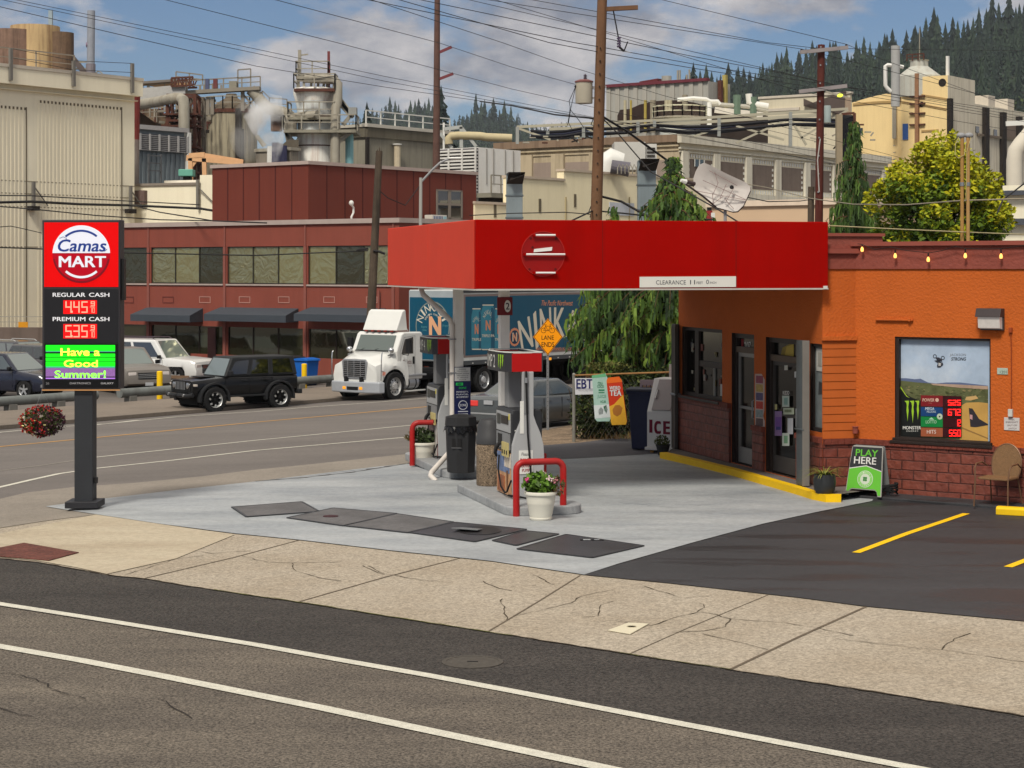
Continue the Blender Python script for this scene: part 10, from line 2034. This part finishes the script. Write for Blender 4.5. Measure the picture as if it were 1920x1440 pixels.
def build_hills():
 rng=random.Random(99);hm=groundmat('hill_soil',(52,62,40),spk=.3,sps=.4,patch=.3,ps=.02,bump=0)
 def hill(name,prof,d0,d1,back):
  """prof: (px, py of ridge ground) at distance d1; rises from the plain at d0"""
  mb=MB();cols=[]
  for px,py in prof:
   a=(px-CX)/F;zt=CAMH-(py-CY)/F*d1;cols.append([(a*d0,d0,ZL-1),(a*(d0*.65+d1*.35),d0*.65+d1*.35,zt*.42),(a*(d0*.3+d1*.7),d0*.3+d1*.7,zt*.78),(a*d1,d1,zt),(a*back,back,zt*.9)])
  vs=[p for c in cols for p in c];m=5;mb.add(vs,[(i*m+j,i*m+j+1,(i+1)*m+j+1,(i+1)*m+j) for i in range(len(cols)-1) for j in range(m-1)],hm);tag(mb.build(name),kind='structure')
  def ground(px,f):  # f 0..1 up the slope
   p0=interp(prof,px);a=(px-CX)/F;zt=CAMH-(p0-CY)/F*d1;dd=d0+(d1-d0)*f;z=ZL+(zt*.42-ZL)*f/.35 if f<.35 else zt*(.42+.36*(f-.35)/.35) if f<.7 else zt*(.78+.22*(f-.7)/.3);return (a*dd,dd,z)
  return ground
 gR=hill('hillside',[(1250,240),(1330,216),(1400,202),(1480,186),(1560,170),(1640,160),(1720,144),(1800,124),(1880,108),(1960,96),(2150,76),(2400,60)],620,1150,1500)
 gL=hill('distant_hill',[(560,280),(640,272),(700,248),(760,242),(820,250),(850,260),(900,246),(950,252),(1010,268),(1080,274),(1160,285),(1300,292)],1100,1900,2300)
 cg=[(36,52,40),(46,62,44),(28,42,34)];mats=[pm(c,.8,var=.25,vs=.3) for c in cg];protos=[]
 for i in range(3):
  mb=MB();conifer_mesh(mb,(0,0,0),1.0,(.15,.18,.21)[i],random.Random(i),mats[i],17,8);tmb=MB();tmb.cyl((0,0,-.1),(0,0,.95),.012,.002,pm((70,56,44),.9),n=5);protos.append((mb,tmb))
 made=[]
 for i,(mb,tmb) in enumerate(protos):
  t=thing('conifer','dark conifer standing out on the ridge line','tree',(0,0,0));mb.build('crown',parent=t,recalc=False);tmb.build('trunk',parent=t);made.append([t,False])
 def put_tree(px,f,h,ground,lab,grp,shift=0):
  k=rng.randrange(3);t0=made[k];
  if not t0[1]:t=t0[0];t0[1]=True
  else:t=copy_tree(t0[0])
  p=ground(px,f);t.location=(p[0],p[1],p[2]-1);s=h;t.scale=(s*rng.uniform(.9,1.15),s*rng.uniform(.9,1.15),s);t.rotation_euler=(0,0,rng.uniform(0,6));t['label']=lab;t['group']=grp
  return t
 labR,gr='dark conifer on the ridge line of the wooded hill at the upper right','conifers on the right-hand ridge'
 px=1300
 while px<1960:put_tree(px,rng.uniform(.93,1.0),rng.uniform(20,34) if px<1700 else rng.uniform(26,42),gR,labR,gr);px+=rng.uniform(6,15)
 for px,h in ((1384,27),(1500,28),(1540,30),(1562,30),(1384,22),(1650,26),(1663,30),(1680,26),(1716,32),(1750,34),(1612,25)):put_tree(px,1.0,h,gR,labR,gr)
 labL,gl='distant blue-green conifer on the far ridge above the concrete building','conifers on the far ridge'
 px=690
 while px<1090:put_tree(px,rng.uniform(.95,1.0),rng.uniform(18,40) if not (825<px<868 or px>985) else rng.uniform(9,20),gL,labL,gl);px+=rng.uniform(6,13)
 for px,py,d,h,lab in ((688,246,420,5.0,'single dark green conifer just left of the railed concrete building roof'),(827,250,520,10,'dark conifer behind the distant brown pole'),(1300,180,700,9.5,'slim conifer above the corrugated hall roof'),(1327,176,700,6,'small conifer above the corner of the corrugated hall'),(1286,180,700,6,'shorter conifer left of the slim one above the corrugated hall')):
  p=at(px,py,d);t=copy_tree(made[2][0]);hh=h*1.6;t.location=(p.x,p.y,p.z-hh*.3);t.scale=(hh*1.1,hh*1.1,hh*1.1);t['label']=lab;del t['group']
 # the wood behind: one mass
 mb=MB();
 for f in (.36,.42,.48,.54,.60,.66,.72,.77,.82,.87,.92):
  px=1260+rng.uniform(0,10)
  while px<2100:conifer_mesh(mb,gR(px,f),rng.uniform(16,27),rng.uniform(3.0,4.8),rng,mats[rng.randrange(3)],9,5);px+=rng.uniform(9,17)*(1.1 if f>.7 else 1.5)
 tag(mb.build('wood',recalc=False),'dense dark conifer wood covering the hill at the upper right','wood',kind='stuff');mb=MB()
 for f in (.6,.72,.82,.9,.96):
  px=560
  while px<1320:conifer_mesh(mb,gL(px,f),rng.uniform(14,28),rng.uniform(3.6,6.4),rng,mats[rng.randrange(3)],8,5);px+=rng.uniform(6,11)
 tag(mb.build('wood',recalc=False),'hazy blue conifer wood on the distant hill behind the mill','wood',kind='stuff')
 # light green broadleaf scrub on the lower slope
 mb=MB();gs=[pm((70,84,36),.75,var=.25,vs=.5),pm((88,98,42),.75,var=.25,vs=.5),pm((54,70,32),.75,var=.25,vs=.5)]
 for i in range(110):
  px,f=(rng.uniform(1820,2010),rng.uniform(.18,.42)) if i<80 else (rng.uniform(1618,1690),rng.uniform(.40,.52));p=Vector(gR(px,f));r=rng.uniform(5,9);p.z+=r*.8
  for k in range(150):dv=Vector((rng.gauss(0,1),rng.gauss(0,1),rng.gauss(0,1))).normalized()*r*rng.uniform(.6,1.05);q=p+Vector((dv.x,dv.y,dv.z*1.2));a=Vector((rng.gauss(0,1),rng.gauss(0,1),rng.gauss(0,1))).normalized()*rng.uniform(.5,1.1);b=a.cross(Vector((rng.gauss(0,1),rng.gauss(0,1),1))).normalized()*rng.uniform(.4,.9);mb.add([q-a,q+b,q+a,q-b],[(0,1,2,3)],gs[rng.randrange(3)])
 tag(mb.build('scrub',recalc=False),'lighter green broadleaf scrub on the lower slope at the right','scrub',kind='stuff')
build_hills()
def build_air():
 def vol(name,dens,col,noise=0,ani=0.2):
  m=bpy.data.materials.new(name);m.use_nodes=True;nt=m.node_tree;nt.nodes.clear();out=nt.nodes.new('ShaderNodeOutputMaterial');v=nt.nodes.new('ShaderNodeVolumePrincipled');v.inputs['Density'].default_value=dens;v.inputs['Color'].default_value=(*col,1);v.inputs['Anisotropy'].default_value=ani
  if noise:
   tc=nt.nodes.new('ShaderNodeTexCoord');n=nt.nodes.new('ShaderNodeTexNoise');n.inputs['Scale'].default_value=noise;n.inputs['Detail'].default_value=3;r=nt.nodes.new('ShaderNodeMapRange');r.inputs[1].default_value=.42;r.inputs[2].default_value=.68;r.inputs[4].default_value=dens;nt.links.new(tc.outputs['Object'],n.inputs[0]);nt.links.new(n.outputs[0],r.inputs[0]);nt.links.new(r.outputs[0],v.inputs['Density'])
  nt.links.new(v.outputs[0],out.inputs['Volume']);return m
 d=146.0;c=at(515,302,d);mb=MB();L=lambda x,y:at(x,y,d)-c;m=vol('steam',1.5,(1,1,1),.55)
 mb.tube([L(517,303),L(515,285),L(511,262),L(503,240),L(497,220),L(492,200),L(480,188)],[.28,.62,.95,1.3,1.5,1.7,.9],m,n=14);o=mb.build('steam',smooth=True);o.location=c;tag(o,'white steam plume rising from the shed between the silo and the process tower','steam',kind='stuff')
 c=at(470,245,158.0);mb=MB();mb.sphere((0,0,0),(1.9,1.4,2.6),vol('thin_steam',.25,(1,1,1),.45),n=16,m=10);o=mb.build('steam',smooth=True);o.location=c;tag(o,'thin drift of steam in front of the large silo','steam',kind='stuff')
 mb=MB();E=4050;mb.box(-E,E,-E,E,-2.3,330,vol('haze',HAZE,(.80,.88,1.0),0,.0));o=mb.build('haze');tag(o,'pale air haze','haze',kind='stuff')
HAZE=.00006
build_air()
